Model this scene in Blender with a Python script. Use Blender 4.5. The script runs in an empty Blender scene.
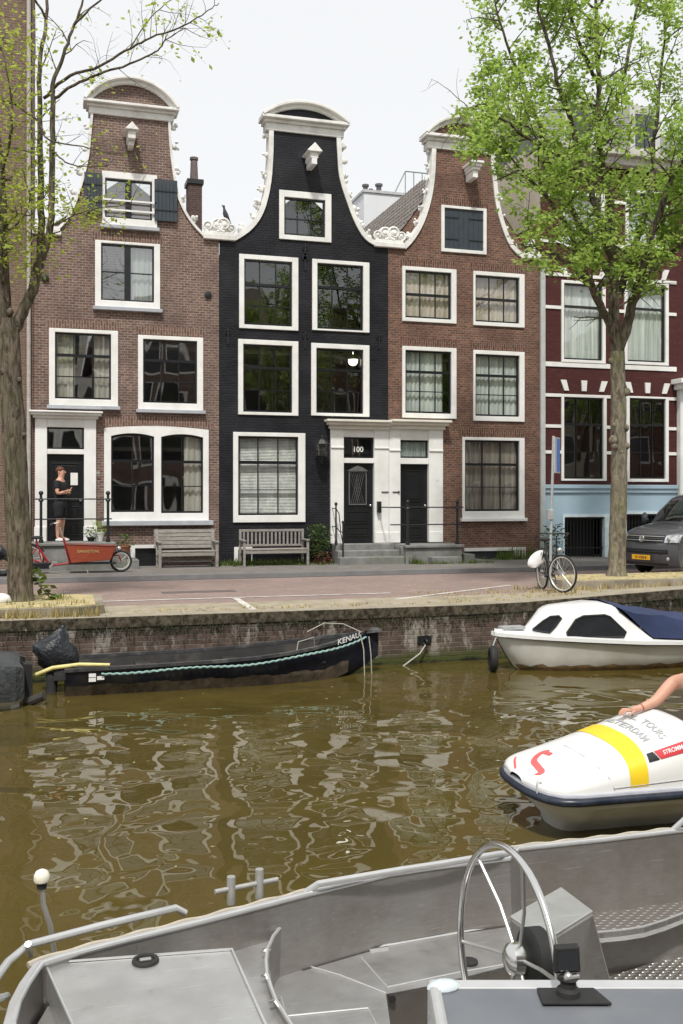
import bpy, math, random
from mathutils import Vector, Matrix, noise
random.seed(7)
PI=math.pi; R=math.radians
sc=bpy.context.scene; COL=sc.collection
# ---------------------------------------------------------------- camera model
A=math.atan(1000/3320.0); CA,SA=math.cos(A),math.sin(A)
EYE=1.8; HV=497.0; WZ=-0.92
def coef(u): return CA-(u-341.5)/1000*SA
def OY(u,v,Y):            # point on the plane Y=const
    t=Y/coef(u); s=(u-341.5)/1000
    return Vector((t*(s*CA+SA), Y, EYE+t*(HV-v)/1000))
def GZ(u,v,z):            # point on the plane z=const
    t=(EYE-z)*1000/(v-HV); s=(u-341.5)/1000
    return Vector((t*(s*CA+SA), t*coef(u), z))
def DP(u,v,d):            # point at depth d
    s=(u-341.5)/1000
    return Vector((d*(s*CA+SA), d*coef(u), EYE+d*(HV-v)/1000))
F=25.2; QY=15.3
def fx(u,Y=F): return OY(u,HV,Y).x
def fz(u,v,Y=F): return OY(u,v,Y).z
def rc(u0,v0,u1,v1,Y=F): return (fx(u0,Y),fx(u1,Y),fz(u1,v1,Y),fz(u0,v0,Y))   # x0,x1,z0,z1
# ---------------------------------------------------------------- materials
MT={}
def nt(m):
    m.use_nodes=True; t=m.node_tree; t.nodes.clear(); return t
class NB:
    def __init__(s,name):
        s.m=bpy.data.materials.new(name); s.t=nt(s.m); MT[name]=s.m
        s.out=s.n('ShaderNodeOutputMaterial')
    def n(s,ty,**k):
        n=s.t.nodes.new(ty)
        for a,b in k.items(): setattr(n,a,b)
        return n
    def l(s,a,b): s.t.links.new(a,b)
    def setv(s,n,i,v): n.inputs[i].default_value=v
    def coord(s,mode='xyz',scale=(1,1,1)):
        tc=s.n('ShaderNodeTexCoord'); o=tc.outputs['Object']
        if mode=='wall':
            sp=s.n('ShaderNodeSeparateXYZ'); s.l(o,sp.inputs[0]); ad=s.n('ShaderNodeMath',operation='ADD')
            s.l(sp.outputs[0],ad.inputs[0]); s.l(sp.outputs[1],ad.inputs[1])
            cb=s.n('ShaderNodeCombineXYZ'); s.l(ad.outputs[0],cb.inputs[0]); s.l(sp.outputs[2],cb.inputs[1]); o=cb.outputs[0]
        elif mode=='soldier':
            sp=s.n('ShaderNodeSeparateXYZ'); s.l(o,sp.inputs[0])
            cb=s.n('ShaderNodeCombineXYZ'); s.l(sp.outputs[2],cb.inputs[0]); s.l(sp.outputs[0],cb.inputs[1]); o=cb.outputs[0]
        mp=s.n('ShaderNodeMapping'); mp.inputs['Scale'].default_value=scale; s.l(o,mp.inputs[0])
        return mp.outputs[0]
    def noise(s,co,scale,detail=3,rough=.55,dist=0):
        n=s.n('ShaderNodeTexNoise'); s.l(co,n.inputs['Vector']); n.inputs['Scale'].default_value=scale
        n.inputs['Detail'].default_value=detail; n.inputs['Roughness'].default_value=rough; n.inputs['Distortion'].default_value=dist
        return n.outputs['Fac']
    def ramp(s,f,p0,p1,c0=(0,0,0,1),c1=(1,1,1,1)):
        r=s.n('ShaderNodeValToRGB'); s.l(f,r.inputs[0]); e=r.color_ramp.elements
        e[0].position=p0; e[1].position=p1; e[0].color=c0; e[1].color=c1
        return r.outputs[0]
    def mix(s,f,a,b,bt='MIX'):
        m=s.n('ShaderNodeMix',data_type='RGBA',blend_type=bt)
        for sock,v in ((m.inputs[0],f),(m.inputs[6],a),(m.inputs[7],b)):
            if hasattr(v,'is_output'): s.l(v,sock)
            elif isinstance(v,(int,float)): sock.default_value=v
            else: sock.default_value=(*v,1) if len(v)==3 else v
        return m.outputs[2]
    def math(s,op,a,b=0.0):
        m=s.n('ShaderNodeMath',operation=op)
        for i,v in ((0,a),(1,b)):
            if hasattr(v,'is_output'): s.l(v,m.inputs[i])
            else: m.inputs[i].default_value=v
        return m.outputs[0]
    def fin(s,col,rough=.6,metal=0,bump=None,bstr=.3,bdist=.01,spec=.5,alpha=None,coat=0,trans=None):
        p=s.n('ShaderNodeBsdfPrincipled'); s.p=p
        if hasattr(col,'is_output'): s.l(col,p.inputs['Base Color'])
        else: p.inputs['Base Color'].default_value=(*col,1)
        if hasattr(rough,'is_output'): s.l(rough,p.inputs['Roughness'])
        else: p.inputs['Roughness'].default_value=rough
        p.inputs['Metallic'].default_value=metal; p.inputs['Specular IOR Level'].default_value=spec
        p.inputs['Coat Weight'].default_value=coat
        if bump is not None:
            b=s.n('ShaderNodeBump'); b.inputs['Strength'].default_value=bstr; b.inputs['Distance'].default_value=bdist
            s.l(bump,b.inputs['Height']); s.l(b.outputs[0],p.inputs['Normal'])
        s.l(p.outputs[0],s.out.inputs[0]); return s.m
def simple(name,col,rough=.6,metal=0,var=.18,sc_=6,bstr=.15,bdist=.004,spec=.5,stretch=(1,1,1),coat=0,dirt=None,damt=.4):
    b=NB(name); co=b.coord('xyz',stretch); f=b.noise(co,sc_,4)
    lo=tuple(c*(1-var) for c in col); hi=tuple(min(1,c*(1+var)) for c in col)
    c=b.mix(b.ramp(f,.3,.7),lo,hi)
    if dirt:
        g=b.noise(co,sc_*.35,5,.65); c=b.mix(b.math('MULTIPLY',b.ramp(g,.48,.72),damt),c,dirt)
    return b.fin(c,rough,metal,b.noise(co,sc_*5,3),bstr,bdist,spec,coat=coat)
def brick(name,c1,c2,mortar,bw=.21,rh=.066,ms=.011,mode='wall',stain=None,samt=.5,bstr=.5,rough=.85,extra=None,varc=None):
    b=NB(name); co=b.coord(mode)
    t=b.n('ShaderNodeTexBrick'); b.l(co,t.inputs['Vector'])
    t.inputs['Color1'].default_value=(*c1,1); t.inputs['Color2'].default_value=(*c2,1); t.inputs['Mortar'].default_value=(*mortar,1)
    t.inputs['Scale'].default_value=1; t.inputs['Brick Width'].default_value=bw; t.inputs['Row Height'].default_value=rh
    t.inputs['Mortar Size'].default_value=ms; t.inputs['Mortar Smooth'].default_value=.3; t.inputs['Bias'].default_value=-.1
    n2=b.noise(co,9,4,.7); n1=b.noise(co,.9,5,.65)
    c=b.mix(b.ramp(n2,.3,.75),t.outputs['Color'],tuple(x*.55 for x in c1))
    c=b.mix(.62,t.outputs['Color'],c)
    if varc: 
        n3=b.noise(b.coord(mode,(4.7,15,1)),1.0,1,.5)
        c=b.mix(b.math('MULTIPLY',b.ramp(n3,.55,.68),.5),c,varc)
    if stain: c=b.mix(b.math('MULTIPLY',b.ramp(n1,.42,.75),samt),c,stain)
    hgt=b.math('ADD',b.math('MULTIPLY',t.outputs['Fac'],-1.0),b.math('MULTIPLY',n2,.5))
    return b.fin(c,rough,0,hgt,bstr,.008,.25)
white=simple('white_paint',(.80,.80,.78),.45,0,.05,3,.08,dirt=(.45,.42,.36),damt=.35)
stonew=simple('gable_stone',(.76,.755,.73),.75,0,.08,5,.3,dirt=(.40,.38,.34),damt=.6)
cream=simple('cream_paint',(.74,.71,.64),.6,0,.06,2,.1,dirt=(.4,.36,.3),damt=.4)
black=simple('black_paint',(.012,.013,.015),.28,0,.2,4,.05)
iron=simple('black_iron',(.013,.014,.016),.45,0,.2,12,.2)
slate=simple('slate_blue_paint',(.032,.043,.055),.5,0,.15,5,.1)
greystone=simple('bluestone',(.20,.20,.19),.85,0,.22,4,.4,.01,dirt=(.10,.105,.07),damt=.7)
lead=simple('grey_sill',(.38,.40,.43),.6,0,.12,4,.1)
blueplinth=simple('pale_blue_paint',(.36,.49,.58),.55,0,.05,1.5,.1,dirt=(.25,.33,.38),damt=.35)
stucco=simple('beige_stucco',(.52,.46,.38),.9,0,.08,2,.2)
whitewall=simple('pale_render',(.72,.74,.76),.85,0,.04,1,.1)
br1=brick('brown_brick',(.150,.082,.066),(.25,.150,.122),(.36,.33,.29),bw=.155,rh=.063,ms=.010,stain=(.085,.058,.05),samt=.8,varc=(.31,.21,.17))
br0=brick('sooty_brick',(.150,.088,.066),(.22,.14,.108),(.27,.235,.20),bw=.155,rh=.063,ms=.010,stain=(.15,.11,.075),samt=.7,varc=(.27,.18,.12))
br2=brick('black_painted_brick',(.0125,.0125,.0165),(.021,.021,.027),(.008,.008,.011),stain=(.034,.034,.040),samt=.8,bstr=1.0,rough=.5)
br3=brick('red_brick',(.135,.063,.042),(.26,.132,.088),(.26,.22,.19),bw=.155,rh=.063,ms=.010,stain=(.085,.045,.036),samt=.8,varc=(.33,.17,.11))
br4=brick('maroon_brick',(.075,.022,.020),(.105,.031,.028),(.048,.017,.016),ms=.006,stain=(.07,.018,.018),samt=.4,bstr=.3,rough=.6)
bror=brick('orange_brick',(.33,.12,.06),(.42,.17,.09),(.35,.27,.2),samt=.3,stain=(.2,.09,.05))
sol1=brick('brown_lintel_brick',(.15,.075,.055),(.24,.13,.10),(.31,.28,.24),mode='soldier')
sol3=brick('red_lintel_brick',(.10,.045,.032),(.20,.085,.055),(.26,.21,.17),mode='soldier')
pav=brick('pink_pavers',(.30,.215,.19),(.37,.275,.245),(.24,.20,.18),bw=.21,rh=.105,ms=.008,mode='xyz',stain=(.20,.165,.15),samt=.85,bstr=.25)
pavg=brick('grey_pavers',(.19,.175,.165),(.25,.23,.215),(.15,.14,.125),bw=.3,rh=.3,ms=.008,mode='xyz',stain=(.15,.145,.12),samt=.6,bstr=.25)
asph=simple('kerb_stone',(.19,.185,.185),.85,0,.15,3,.3)
coping0=simple('bed_kerb_stone',(.30,.265,.205),.9,0,.2,2.5,.5,.01,dirt=(.09,.08,.05),damt=1.0)
b=NB('coping_stone'); co=b.coord(); tc=b.n('ShaderNodeTexCoord'); sp=b.n('ShaderNodeSeparateXYZ'); b.l(tc.outputs['Object'],sp.inputs[0]); n1=b.noise(co,3,5,.7); n5=b.noise(co,9,5,.75); c=b.mix(b.ramp(n1,.3,.7),(.24,.21,.16),(.36,.32,.25)); yy=b.math('ADD',b.math('MULTIPLY',sp.outputs[1],14.0),b.math('MULTIPLY',n1,.9)); dk=b.mix(b.ramp(n5,.42,.62),(.030,.025,.017),(.12,.10,.072)); c=b.mix(b.ramp(yy,.35,.75,(1,1,1,1),(0,0,0,1)),c,dk); b.fin(c,.95,0,n1,.5,.015,.2); coping=b.m
gutm=simple('gutter_stone',(.12,.115,.12),.7,0,.15,3,.2)
roadpaint=simple('road_paint',(.6,.58,.54),.8,0,.2,8,.2,dirt=(.32,.25,.22),damt=.9)
# quay wall
b=NB('quay_brick'); co=b.coord('wall'); t=b.n('ShaderNodeTexBrick'); b.l(co,t.inputs['Vector'])
for k,v in (('Color1',(.085,.058,.047,1)),('Color2',(.165,.112,.09,1)),('Mortar',(.17,.15,.125,1))): t.inputs[k].default_value=v
for k,v in (('Scale',1),('Brick Width',.23),('Row Height',.075),('Mortar Size',.010),('Mortar Smooth',.4)): t.inputs[k].default_value=v
tc=b.n('ShaderNodeTexCoord'); sp=b.n('ShaderNodeSeparateXYZ'); b.l(tc.outputs['Object'],sp.inputs[0]); z=sp.outputs[2]
n1=b.noise(co,1.6,6,.7); n2=b.noise(co,6,5,.7); n3=b.noise(b.coord('wall',(3.2,.9,1)),1.1,5,.75)
c=b.mix(b.ramp(n2,.35,.8),t.outputs['Color'],(.055,.040,.033))
top=b.math('ADD',z,b.math('MULTIPLY',n1,.55))      # dark growth near the coping
c=b.mix(b.ramp(b.math('ADD',top,.5),.46,.62),c,(.034,.030,.019))
c=b.mix(b.math('MULTIPLY',b.ramp(n3,.53,.62),.6),c,(.40,.37,.32))
low=b.math('ADD',z,b.math('MULTIPLY',n1,.35))
low=b.math('ADD',low,1.0); c=b.mix(b.ramp(low,.36,.50,(1,1,1,1),(0,0,0,1)),c,(.060,.070,.020))
c=b.mix(b.ramp(low,.25,.32,(1,1,1,1),(0,0,0,1)),c,(.014,.016,.008))
b.fin(c,.85,0,b.math('ADD',b.math('MULTIPLY',t.outputs['Fac'],-1.),n2),.8,.015,.3); quaym=b.m
# glass
def glassmat(name,tint=(.9,.95,.92),wav=.35,scale=2.2,ior=1.65,dist=.02,wmap=(1,1,.45)):
    b=NB(name); co=b.coord('xyz',wmap); f=b.noise(co,scale,0,.4,.3)
    bp=b.n('ShaderNodeBump'); bp.inputs['Strength'].default_value=wav; bp.inputs['Distance'].default_value=dist; b.l(f,bp.inputs['Height'])
    g=b.n('ShaderNodeBsdfGlossy'); g.inputs['Roughness'].default_value=.015; g.inputs['Color'].default_value=(1,1,1,1); b.l(bp.outputs[0],g.inputs['Normal'])
    tr=b.n('ShaderNodeBsdfTransparent'); tr.inputs['Color'].default_value=(*tint,1)
    ge=b.n('ShaderNodeNewGeometry'); dt=b.n('ShaderNodeVectorMath',operation='DOT_PRODUCT'); b.l(ge.outputs['Incoming'],dt.inputs[0]); b.l(ge.outputs['Normal'],dt.inputs[1])
    ca=b.math('SUBTRACT',1.0,b.math('ABSOLUTE',dt.outputs['Value'])); f0=((ior-1)/(ior+1))**2; fre=b.math('ADD',b.math('MULTIPLY',b.math('POWER',ca,5.0),1-f0),f0)
    mx=b.n('ShaderNodeMixShader'); b.l(fre,mx.inputs[0]); b.l(tr.outputs[0],mx.inputs[1]); b.l(g.outputs[0],mx.inputs[2]); b.l(mx.outputs[0],b.out.inputs[0]); return b.m
glass=glassmat('window_glass',(.93,.95,.94),.6,1.5,2.1,.014)
glass1=glassmat('old_wavy_glass',(.80,.83,.81),1.0,1.25,3.0,.0085)
glassv=glassmat('vehicle_glass',(.35,.42,.40),0.0,1,1.5)
# curtain cloth
def cloth(name,c,c2):
    b=NB(name); co=b.coord('xyz',(1,1,.04)); f=b.noise(co,9,3,.6)
    cc=b.mix(b.ramp(f,.35,.65),c,c2); b.fin(cc,.9,0); return b.m
curt=cloth('cream_curtain',(.60,.55,.48),(.82,.79,.72)); curtg=cloth('grey_net_curtain',(.42,.46,.44),(.72,.76,.72)); curtb=cloth('beige_net_curtain',(.46,.38,.32),(.70,.62,.54))
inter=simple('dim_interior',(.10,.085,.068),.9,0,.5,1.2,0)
# roof tiles
b=NB('pantiles'); co=b.coord('xyz'); f=b.noise(co,7,4,.7); w=b.n('ShaderNodeTexWave',wave_type='BANDS',bands_direction='Z'); b.l(co,w.inputs[0]); w.inputs['Scale'].default_value=1.25; w.inputs['Distortion'].default_value=1.2
c=b.mix(b.ramp(f,.3,.7),(.11,.09,.08),(.24,.22,.20)); c=b.mix(b.ramp(w.outputs['Fac'],.05,.25,(1,1,1,1),(0,0,0,1)),c,(.05,.045,.04)); b.fin(c,.85,0,w.outputs['Fac'],.6,.03); tile=b.m
# water
b=NB('canal_water'); tc=b.n('ShaderNodeTexCoord'); mp=b.n('ShaderNodeMapping'); b.l(tc.outputs['Object'],mp.inputs[0]); mp.inputs['Scale'].default_value=(1,1.0,1); co=mp.outputs[0]
f1=b.noise(co,1.15,0.3,.4,.6); f2=b.noise(co,3.8,.4,.4,.4); f3=b.noise(co,.35,2,.5)
h=b.math('ADD',b.math('MULTIPLY',f1,1.0),b.math('MULTIPLY',f2,b.math('MULTIPLY',f3,.28)))
cn=b.noise(co,.5,4,.6); c=b.mix(b.ramp(cn,.3,.7),(.068,.051,.013),(.088,.067,.018))
b.fin(c,.01,0,h,1.0,.052,.5); b.p.inputs['IOR'].default_value=1.46; water=b.m
# metals, boat paints
def alu(name,col,rough,sc_=14,st=(1,1,1),dirt=(.2,.17,.14),damt=.3):
    b=NB(name); co=b.coord('xyz',st); f=b.noise(co,sc_,5,.6); g=b.noise(b.coord('xyz'),2.2,5,.65)
    c=b.mix(b.ramp(f,.3,.7),tuple(x*.84 for x in col),col); c=b.mix(b.math('MULTIPLY',b.ramp(g,.42,.75),damt),c,dirt); sn=b.noise(b.coord('xyz',(3,60,60)),1.3,2,.6); c=b.mix(b.math('MULTIPLY',b.ramp(sn,.66,.72),.35),c,tuple(min(1,x*1.5) for x in col)); bl=b.noise(b.coord('xyz'),9,5,.75); c=b.mix(b.math('MULTIPLY',b.ramp(bl,.60,.68),.35),c,tuple(x*.5 for x in col))
    r=b.math('ADD',b.math('MULTIPLY',f,.2),rough-.1)
    return b.fin(c,r,.75,f,.12,.003)
alub=alu('brushed_aluminium',(.42,.405,.39),.34,16,(1,1,9),(.20,.165,.135),.6)
alud=alu('deck_aluminium',(.56,.555,.55),.40,7,(1,1,1),(.30,.28,.26),.6)
alul=simple('bright_aluminium',(.56,.565,.57),.35,.45,.06,9,.08,dirt=(.4,.39,.37),damt=.25)
hatchm=alu('satin_hatch_aluminium',(.62,.62,.61),.45,5,(1,1,1),(.40,.385,.37),.5)
steel=simple('polished_steel',(.72,.71,.69),.2,1,.05,4,0)
b=NB('tread_plate'); co=b.coord('xyz'); 
def dia(rot,off):
    mp=b.n('ShaderNodeMapping'); b.l(co,mp.inputs[0]); mp.inputs['Rotation'].default_value=(0,0,rot+.35); mp.inputs['Scale'].default_value=(15,34,1); mp.inputs['Location'].default_value=off
    v=b.n('ShaderNodeTexVoronoi'); v.inputs['Scale'].default_value=1; v.inputs['Randomness'].default_value=0; b.l(mp.outputs[0],v.inputs['Vector']); return v.outputs['Distance']
d1=b.ramp(dia(.25,(0,0,0)),.30,.42,(1,1,1,1),(0,0,0,1)); 
c=b.mix(d1,(.40,.375,.35),(.62,.61,.59)); b.fin(c,.38,.8,d1,1.0,.006); tread=b.m
gel=simple('white_gelcoat',(.80,.80,.79),.25,0,.02,2,.02,coat=.4)
gelo=simple('aged_white_hull',(.66,.66,.62),.35,0,.06,2,.05,dirt=(.40,.37,.28),damt=.6)
scum=simple('waterline_scum',(.20,.12,.05),.8,0,.5,7,.2,dirt=(.05,.05,.02),damt=.9)
navy=simple('navy_rubber',(.012,.018,.035),.35,0,.2,8,.1,dirt=(.14,.15,.17),damt=.3)
canvas=simple('navy_canvas',(.022,.036,.095),.75,0,.2,3,.3,.01)
tarp=simple('black_tarpaulin',(.020,.022,.027),.33,0,.3,4,.8,.03,spec=.35,dirt=(.12,.13,.13),damt=.35)
boatblk=simple('black_hull_paint',(.010,.012,.022),.35,0,.3,5,.1,spec=.22,dirt=(.10,.085,.06),damt=.35)
boatint=simple('dark_boat_interior',(.016,.015,.015),.7,0,.4,5,.2,dirt=(.12,.10,.08),damt=.5)
rope=simple('teal_rope',(.26,.40,.37),.9,0,.3,30,.6)
ropew=simple('pale_rope',(.42,.40,.35),.9,0,.2,30,.6)
yellow=simple('yellow_paint',(.86,.60,.03),.3,0,.03,3,.02); red=simple('red_paint',(.55,.03,.045),.35,0,.05,3,.02)
hose=simple('yellow_hose',(.62,.55,.22),.5,0,.15,10,.1)
txtg=simple('grey_lettering',(.40,.41,.42),.5,0,.2,30,0); txtw=simple('white_lettering',(.80,.80,.78),.5,0,.04,20,0); gold=simple('gold_lettering',(.55,.40,.16),.5,0,.05,20,0)
rubber=simple('black_rubber',(.018,.018,.018),.75,0,.2,15,.3)
bikered=simple('red_enamel',(.30,.018,.022),.35,0,.1,8,.05); boxred=simple('varnished_red_wood',(.30,.062,.030),.42,0,.18,5,.1,stretch=(1,1,7))
chrome=simple('dull_chrome',(.55,.55,.53),.38,.8,.1,8,0)
wood=simple('weathered_teak',(.27,.25,.225),.85,0,.25,6,.5,.006,stretch=(1,7,7),dirt=(.13,.125,.10),damt=.6)
vang=simple('grey_metallic_paint',(.105,.110,.122),.28,.5,.03,4,0,coat=.6); vanp=simple('grey_bumper_plastic',(.075,.078,.085),.45,0,.05,9,.05)
lampg=simple('headlight_lens',(.60,.62,.64),.1,.6,.2,12,.1,coat=1)
orange=simple('yellow_plate',(.80,.42,.02),.5,0,.05,3,0); bluesign=simple('blue_sign',(.05,.16,.50),.4,0,.05,3,0); galv=simple('galvanised_steel',(.50,.51,.52),.5,.5,.12,8,.1)
skin=simple('skin',(.56,.31,.22),.5,0,.06,12,.05,spec=.35); hair=simple('auburn_hair',(.10,.035,.018),.7,0,.3,40,.4); blkc=simple('black_cotton',(.012,.012,.014),.9,0,.3,10,.2); whc=simple('white_cotton',(.78,.76,.77),.9,0,.05,14,.2)
pinkc=NB('patterned_skirt'); co=pinkc.coord(); c=pinkc.mix(pinkc.ramp(pinkc.noise(co,28,2),.45,.55),(.5,.36,.42),(.75,.72,.74)); pinkc=pinkc.fin(c,.9)
terra=simple('terracotta',(.34,.13,.07),.8,0,.15,10,.2)
def leafm(name,a,b_,tr=.45):
    b=NB(name); g=b.n('ShaderNodeNewGeometry'); c=b.ramp(g.outputs['Random Per Island'],.1,.9,(*a,1),(*b_,1))
    co=b.coord('xyz'); f=b.noise(co,.9,3,.6); c=b.mix(b.math('MULTIPLY',b.ramp(f,.35,.65),.55),c,tuple(x*.62 for x in a))
    d=b.n('ShaderNodeBsdfPrincipled'); b.l(c,d.inputs['Base Color']); d.inputs['Roughness'].default_value=.55; d.inputs['Specular IOR Level'].default_value=.3
    t=b.n('ShaderNodeBsdfTranslucent'); c2=b.mix(.5,c,(b_[0]*1.5,b_[1]*1.5,b_[2])); b.l(c2,t.inputs[0]); m=b.n('ShaderNodeMixShader'); m.inputs[0].default_value=tr
    b.l(d.outputs[0],m.inputs[1]); b.l(t.outputs[0],m.inputs[2]); b.l(m.outputs[0],b.out.inputs[0]); return b.m
leafg=leafm('elm_leaves',(.20,.32,.06),(.42,.56,.16),.5); leafy=leafm('young_leaves',(.26,.34,.05),(.46,.52,.12),.5)
weed=leafm('weed_green',(.07,.11,.025),(.17,.22,.05),.3); straw=leafm('dry_straw',(.36,.29,.12),(.55,.46,.22),.2); shrub=leafm('shrub_leaves',(.04,.08,.02),(.11,.17,.04),.3)
b=NB('elm_bark'); co=b.coord('xyz',(1,1,.22)); f=b.noise(co,15,6,.7,.8); g=b.noise(b.coord('xyz'),2.5,4,.6)
c=b.mix(b.ramp(f,.40,.60),(.052,.042,.031),(.20,.165,.125)); c=b.mix(b.math('MULTIPLY',b.ramp(g,.45,.7),.5),c,(.10,.11,.05)); b.fin(c,.95,0,f,1.0,.035,.2); bark=b.m
b=NB('grey_elm_bark'); co=b.coord('xyz',(1,1,.35)); f=b.noise(co,13,6,.7,.8); g=b.noise(b.coord('xyz'),3.5,4,.6)
c=b.mix(b.ramp(f,.38,.62),(.10,.085,.062),(.29,.255,.195)); c=b.mix(b.math('MULTIPLY',b.ramp(g,.5,.7),.6),c,(.15,.17,.055)); b.fin(c,.95,0,f,1.0,.03,.2); bark2=b.m
twigm=simple('dark_twigs',(.045,.036,.030),.9,0,.2,8,.2)
sandm=simple('straw_litter_ground',(.46,.38,.20),.95,0,.25,7,.8,.02,dirt=(.22,.21,.10),damt=.7)
# ---------------------------------------------------------------- mesh builder
class MB:
    def __init__(s): s.v=[]; s.f=[]
    def add(s,vs,fs):
        o=len(s.v); s.v+= [tuple(v) for v in vs]; s.f+= [tuple(i+o for i in f) for f in fs]; return s
    def box(s,x0,x1,y0,y1,z0,z1):
        if x0>x1:x0,x1=x1,x0
        if y0>y1:y0,y1=y1,y0
        if z0>z1:z0,z1=z1,z0
        return s.add([(x0,y0,z0),(x1,y0,z0),(x1,y1,z0),(x0,y1,z0),(x0,y0,z1),(x1,y0,z1),(x1,y1,z1),(x0,y1,z1)],
            [(0,3,2,1),(4,5,6,7),(0,1,5,4),(1,2,6,5),(2,3,7,6),(3,0,4,7)])
    def ring(s,x0,x1,z0,z1,wl,wr,wb,wt,y0,y1):
        s.box(x0,x0+wl,y0,y1,z0,z1); s.box(x1-wr,x1,y0,y1,z0,z1)
        s.box(x0+wl,x1-wr,y0,y1,z0,z0+wb) if wb>0 else None; s.box(x0+wl,x1-wr,y0,y1,z1-wt,z1) if wt>0 else None; return s
    def prism(s,poly,y0,y1):     # poly in xz
        n=len(poly); vs=[(p[0],y0,p[1]) for p in poly]+[(p[0],y1,p[1]) for p in poly]
        return s.add(vs,[tuple(range(n)),tuple(range(2*n-1,n-1,-1))]+[(i,i+n,(i+1)%n+n,(i+1)%n) for i in range(n)])
    def slab(s,poly,z0,z1):      # poly in xy
        n=len(poly); vs=[(p[0],p[1],z0) for p in poly]+[(p[0],p[1],z1) for p in poly]
        return s.add(vs,[tuple(range(n-1,-1,-1)),tuple(range(n,2*n))]+[(i,(i+1)%n,(i+1)%n+n,i+n) for i in range(n)])
    def hexa(s,p):               # 8 points bottom4, top4
        return s.add(p,[(0,3,2,1),(4,5,6,7),(0,1,5,4),(1,2,6,5),(2,3,7,6),(3,0,4,7)])
    def loft(s,secs,closed=False,cap=True):
        n=len(secs[0]); vs=[p for q in secs for p in q]; fs=[]
        for i in range(len(secs)-1):
            for j in range(n if closed else n-1):
                a=i*n+j; b_=i*n+(j+1)%n; fs.append((a,b_,b_+n,a+n))
        if cap and closed: fs.append(tuple(range(n-1,-1,-1))); fs.append(tuple((len(secs)-1)*n+j for j in range(n)))
        return s.add(vs,fs)
    def tube(s,pts,r,n=8,caps=True):
        pts=[Vector(p) for p in pts]; m=len(pts); rs=r if isinstance(r,(list,tuple)) else [r]*m
        up=None; secs=[]
        for i,p in enumerate(pts):
            t=(pts[min(i+1,m-1)]-pts[max(i-1,0)]).normalized()
            if up is None:
                up=Vector((0,0,1)) if abs(t.z)<.9 else Vector((1,0,0))
            a=t.cross(up); 
            if a.length<1e-5: a=t.cross(Vector((0,1,.3)))
            a.normalize(); c=a.cross(t).normalized(); up=c
            secs.append([p+(a*math.cos(2*PI*k/n)+c*math.sin(2*PI*k/n))*rs[i] for k in range(n)])
        return s.loft(secs,True,caps)
    def torus(s,c,axis,Rr,r,n=32,m=8):
        c=Vector(c); ax=Vector(axis).normalized(); a=ax.orthogonal().normalized(); b_=ax.cross(a); secs=[]
        for i in range(n+1):
            t=2*PI*i/n; d=a*math.cos(t)+b_*math.sin(t)
            secs.append([c+d*(Rr+r*math.cos(2*PI*k/m))+ax*(r*math.sin(2*PI*k/m)) for k in range(m)])
        return s.loft(secs,True,False)
    def cyl(s,p0,p1,r,n=16): return s.tube([p0,p1],r,n)
    def lathe(s,prof,c,axis=(0,0,1),n=16):
        c=Vector(c); ax=Vector(axis).normalized(); a=ax.orthogonal().normalized(); b_=ax.cross(a)
        return s.loft([[c+ax*h+(a*math.cos(2*PI*k/n)+b_*math.sin(2*PI*k/n))*max(r,1e-4) for k in range(n)] for r,h in prof],True,True)
    def ball(s,c,r,n=10,m=7,sq=(1,1,1),jit=0):
        secs=[]
        for i in range(m+1):
            t=PI*i/m; secs.append([(c[0]+sq[0]*r*math.sin(t+1e-4)*math.cos(2*PI*k/n)*(1+jit*random.uniform(-1,1)),c[1]+sq[1]*r*math.sin(t+1e-4)*math.sin(2*PI*k/n)*(1+jit*random.uniform(-1,1)),c[2]-sq[2]*r*math.cos(t)) for k in range(n)])
        return s.loft(secs,True,True)
def mkobj(name,mb,mat,parent=None,smooth=False,off=None,bevel=0):
    me=bpy.data.meshes.new(name)
    vs=mb.v if off is None else [(a-off[0],b-off[1],c-off[2]) for a,b,c in mb.v]
    me.from_pydata(vs,[],mb.f); me.update()
    o=bpy.data.objects.new(name,me); COL.objects.link(o)
    if mat: me.materials.append(mat)
    if smooth:
        me.polygons.foreach_set('use_smooth',[True]*len(me.polygons))
        if smooth!='full': me.set_sharp_from_angle(angle=R(smooth if isinstance(smooth,(int,float)) and smooth>1 else 38))
    if parent: o.parent=parent
    if bevel:
        m=o.modifiers.new('bevel','BEVEL'); m.width=bevel; m.segments=2; m.limit_method='ANGLE'; m.angle_limit=R(40)
    return o
def tag(o,label,cat,group=None,kind=None):
    if label:o['label']=label
    if cat:o['category']=cat
    if group:o['group']=group
    if kind:o['kind']=kind
    return o
class Thing:
    def __init__(s,name,label,cat,loc,rot=0,group=None,world=True):
        s.o=bpy.data.objects.new(name,None); COL.objects.link(s.o); s.o.empty_display_size=.2
        s.o.location=loc; s.o.rotation_euler=(0,0,rot) if not isinstance(rot,tuple) else rot; s.off=tuple(loc) if world else None
        tag(s.o,label,cat,group)
    def p(s,name,mb,mat,parent=None,smooth=False,bevel=0,label=None):
        o=mkobj(name,mb,mat,parent or s.o,smooth,s.off,bevel)
        if label:o['label']=label
        return o
def struct(name,mb,mat,kind='structure',label=None,cat=None,smooth=False):
    o=mkobj(name,mb,mat,None,smooth); o['kind']=kind
    if label: o['label']=label
    if cat: o['category']=cat
    return o
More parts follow.
